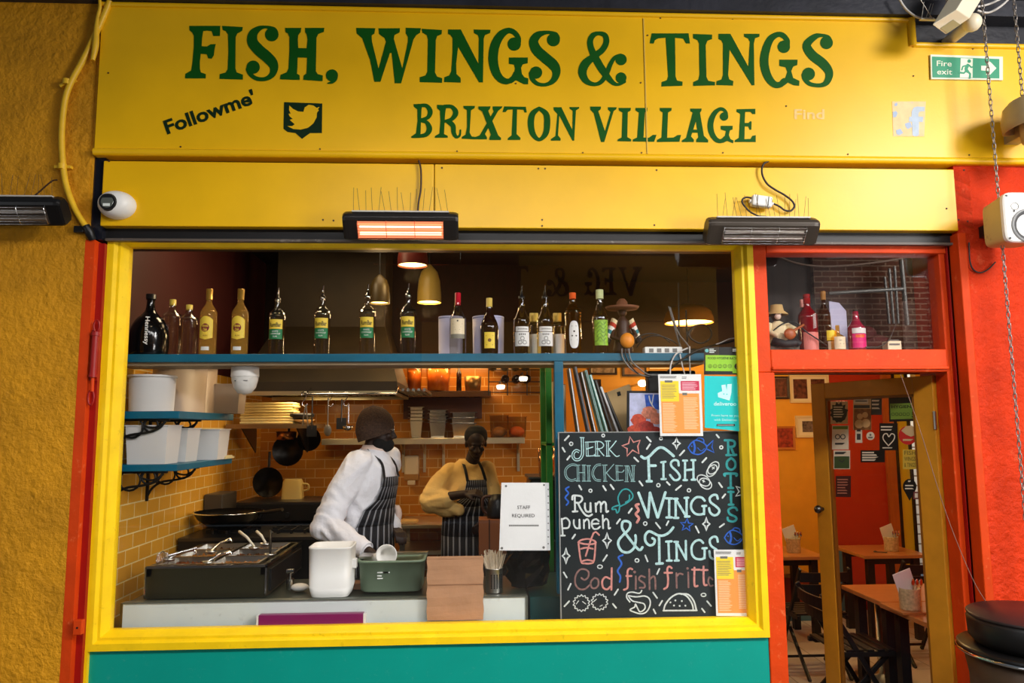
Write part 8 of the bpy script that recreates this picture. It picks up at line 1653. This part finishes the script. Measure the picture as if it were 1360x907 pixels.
# ------------------------------------------------ second cook: cream top, black cap, facing the window
O2 = Vector((-.055, 1.90, 0)); f2 = Vector((.12, -1, 0)).normalized(); r2 = Vector((f2.y, -f2.x, 0))
p2 = thing('person', O2, 'cook in loose cream top, striped apron and black cap standing farther back', 'person')
hc2 = Vector((.005, 1.80, 1.485)); hf2 = Vector((.10, -.95, -.42)).normalized()
S2R, S2L = O2+r2*.155+Vector((0, 0, 1.275)), O2-r2*.145+Vector((0, 0, 1.285))
E2R = Vector((-.315, 1.78, 1.075)); W2R = Vector((-.075, 1.60, 1.125)); E2L = Vector((.155, 1.86, 1.03)); W2L = Vector((.075, 1.68, .93))
b = MB(); A2, M2 = head(b, hc2, hf2, (0, -.3, 1), .95); caps(b, hc2+Vector((-.01, .05, -.07)), O2+Vector((.01, -.02, 1.28)), .052, .06)
b.loft([torso_ring(O2, f2, a, bb, z) for z, a, bb in ((.85, .14, .10), (1.0, .145, .11), (1.15, .14, .095), (1.26, .11, .075), (1.33, .06, .055))])
limb(b, [(S2R, .045), (E2R, .043), (W2R, .030)]); limb(b, [(S2L, .042), (E2L, .043), (W2L, .029)])
hand(b, W2R, (.9, -.35, .12), (0, .5, -.8), -1, 1.0, 1.0); hand(b, W2L, (-.5, -.6, -.55), (-.6, .4, -.4), 1, .95, .9)
for s in (-1, 1):
    hp = O2+r2*.09*s; limb(b, [(hp+Vector((0, 0, .88)), .085), (hp+f2*.02+Vector((0, 0, .48)), .058), (hp+Vector((0, 0, .09)), .038)]); limb(b, [(hp+Vector((0, 0, .05)), .04), (hp+f2*.15+Vector((0, 0, .04)), .035)])
organic(b, 'body', skin, p2, .0065, 3)
cream_top = mat('warm_lit_cotton_top', rgb(240, 200, 122), .85, bump=1.0, bscale=8, var=.06)  # off-white cotton with the warm kitchen light put into its colour
b = MB(); b.loft([torso_ring(O2, f2, a, bb, z) for z, a, bb in ((.82, .185, .14), (.95, .19, .15), (1.1, .19, .145), (1.22, .185, .13), (1.28, .165, .11), (1.32, .115, .09), (1.36, .068, .066))])
limb(b, [(S2R+Vector((.02, 0, -.01)), .07), (S2R.lerp(E2R, .5), .088), (E2R+Vector((-.01, 0, -.01)), .092), (E2R.lerp(W2R, .38)+Vector((0, 0, -.012)), .072)])
limb(b, [(E2R+Vector((.06, -.02, -.045)), .055), (E2R+Vector((.19, -.07, -.075)), .042)]); b.sphere(E2R+Vector((.10, -.03, -.085)), (.09, .06, .045), 14, 10)
limb(b, [(S2L+Vector((-.01, 0, -.01)), .076), (S2L.lerp(E2L, .75), .066)])
organic(b, 'top', cream_top, p2, .010, 4, folds=.012)
rows = []
for z, a, bb, ha, sh in ((1.215, .196, .15, .42, -.28), (1.16, .198, .155, .45, -.26), (1.08, .20, .16, .55, -.2), (1.02, .202, .163, 1.0, -.1), (.95, .204, .166, 1.35, 0), (.8, .21, .17, 1.4, 0), (.6, .21, .18, 1.4, 0), (.46, .21, .185, 1.4, 0)): rows.append((O2, a, bb, z, ha, sh))
g2 = apron(p2, f2, rows)
for k_ in (2, -3):
    e = g2[0][k_]; sd = 1 if k_ < 0 else -1; tp = Vector((O2.x+.01, O2.y, 1.36))+r2*.06*sd; m_ = (e+tp)/2+f2*.06; b = MB(); b.loft([[p-r2*.011, p+r2*.011, p+r2*.011+f2*.004, p-r2*.011+f2*.004] for p in smooth3([e-Vector((0, 0, .01)), m_, tp+f2*.03], 5)], True, False); b.build('apron_strap', pin[0], p2)
b = MB(); b.lathe([(.001, .02), (.080, .02), (.088, .035), (.090, .06), (.084, .095), (.06, .125), (.03, .138), (.001, .14)], hc2+Vector((0, .02, 0)), 28, sx=1, sy=1.12); b.sphere(hc2+Vector((0, .03, .045)), (.088, .095, .085), 20, 12); organic(b, 'cap', mat('black_cap_cloth', rgb(14, 13, 14), .85), p2, .007, 3)
for s in (-1, 1): b = MB(); b.sphere(A2(.030*s, .078, .010), .0105, 12, 8); b.build('eye', mat('eye_white', rgb(120, 110, 104), .3), p2)
trousers(p2, O2, f2, r2)
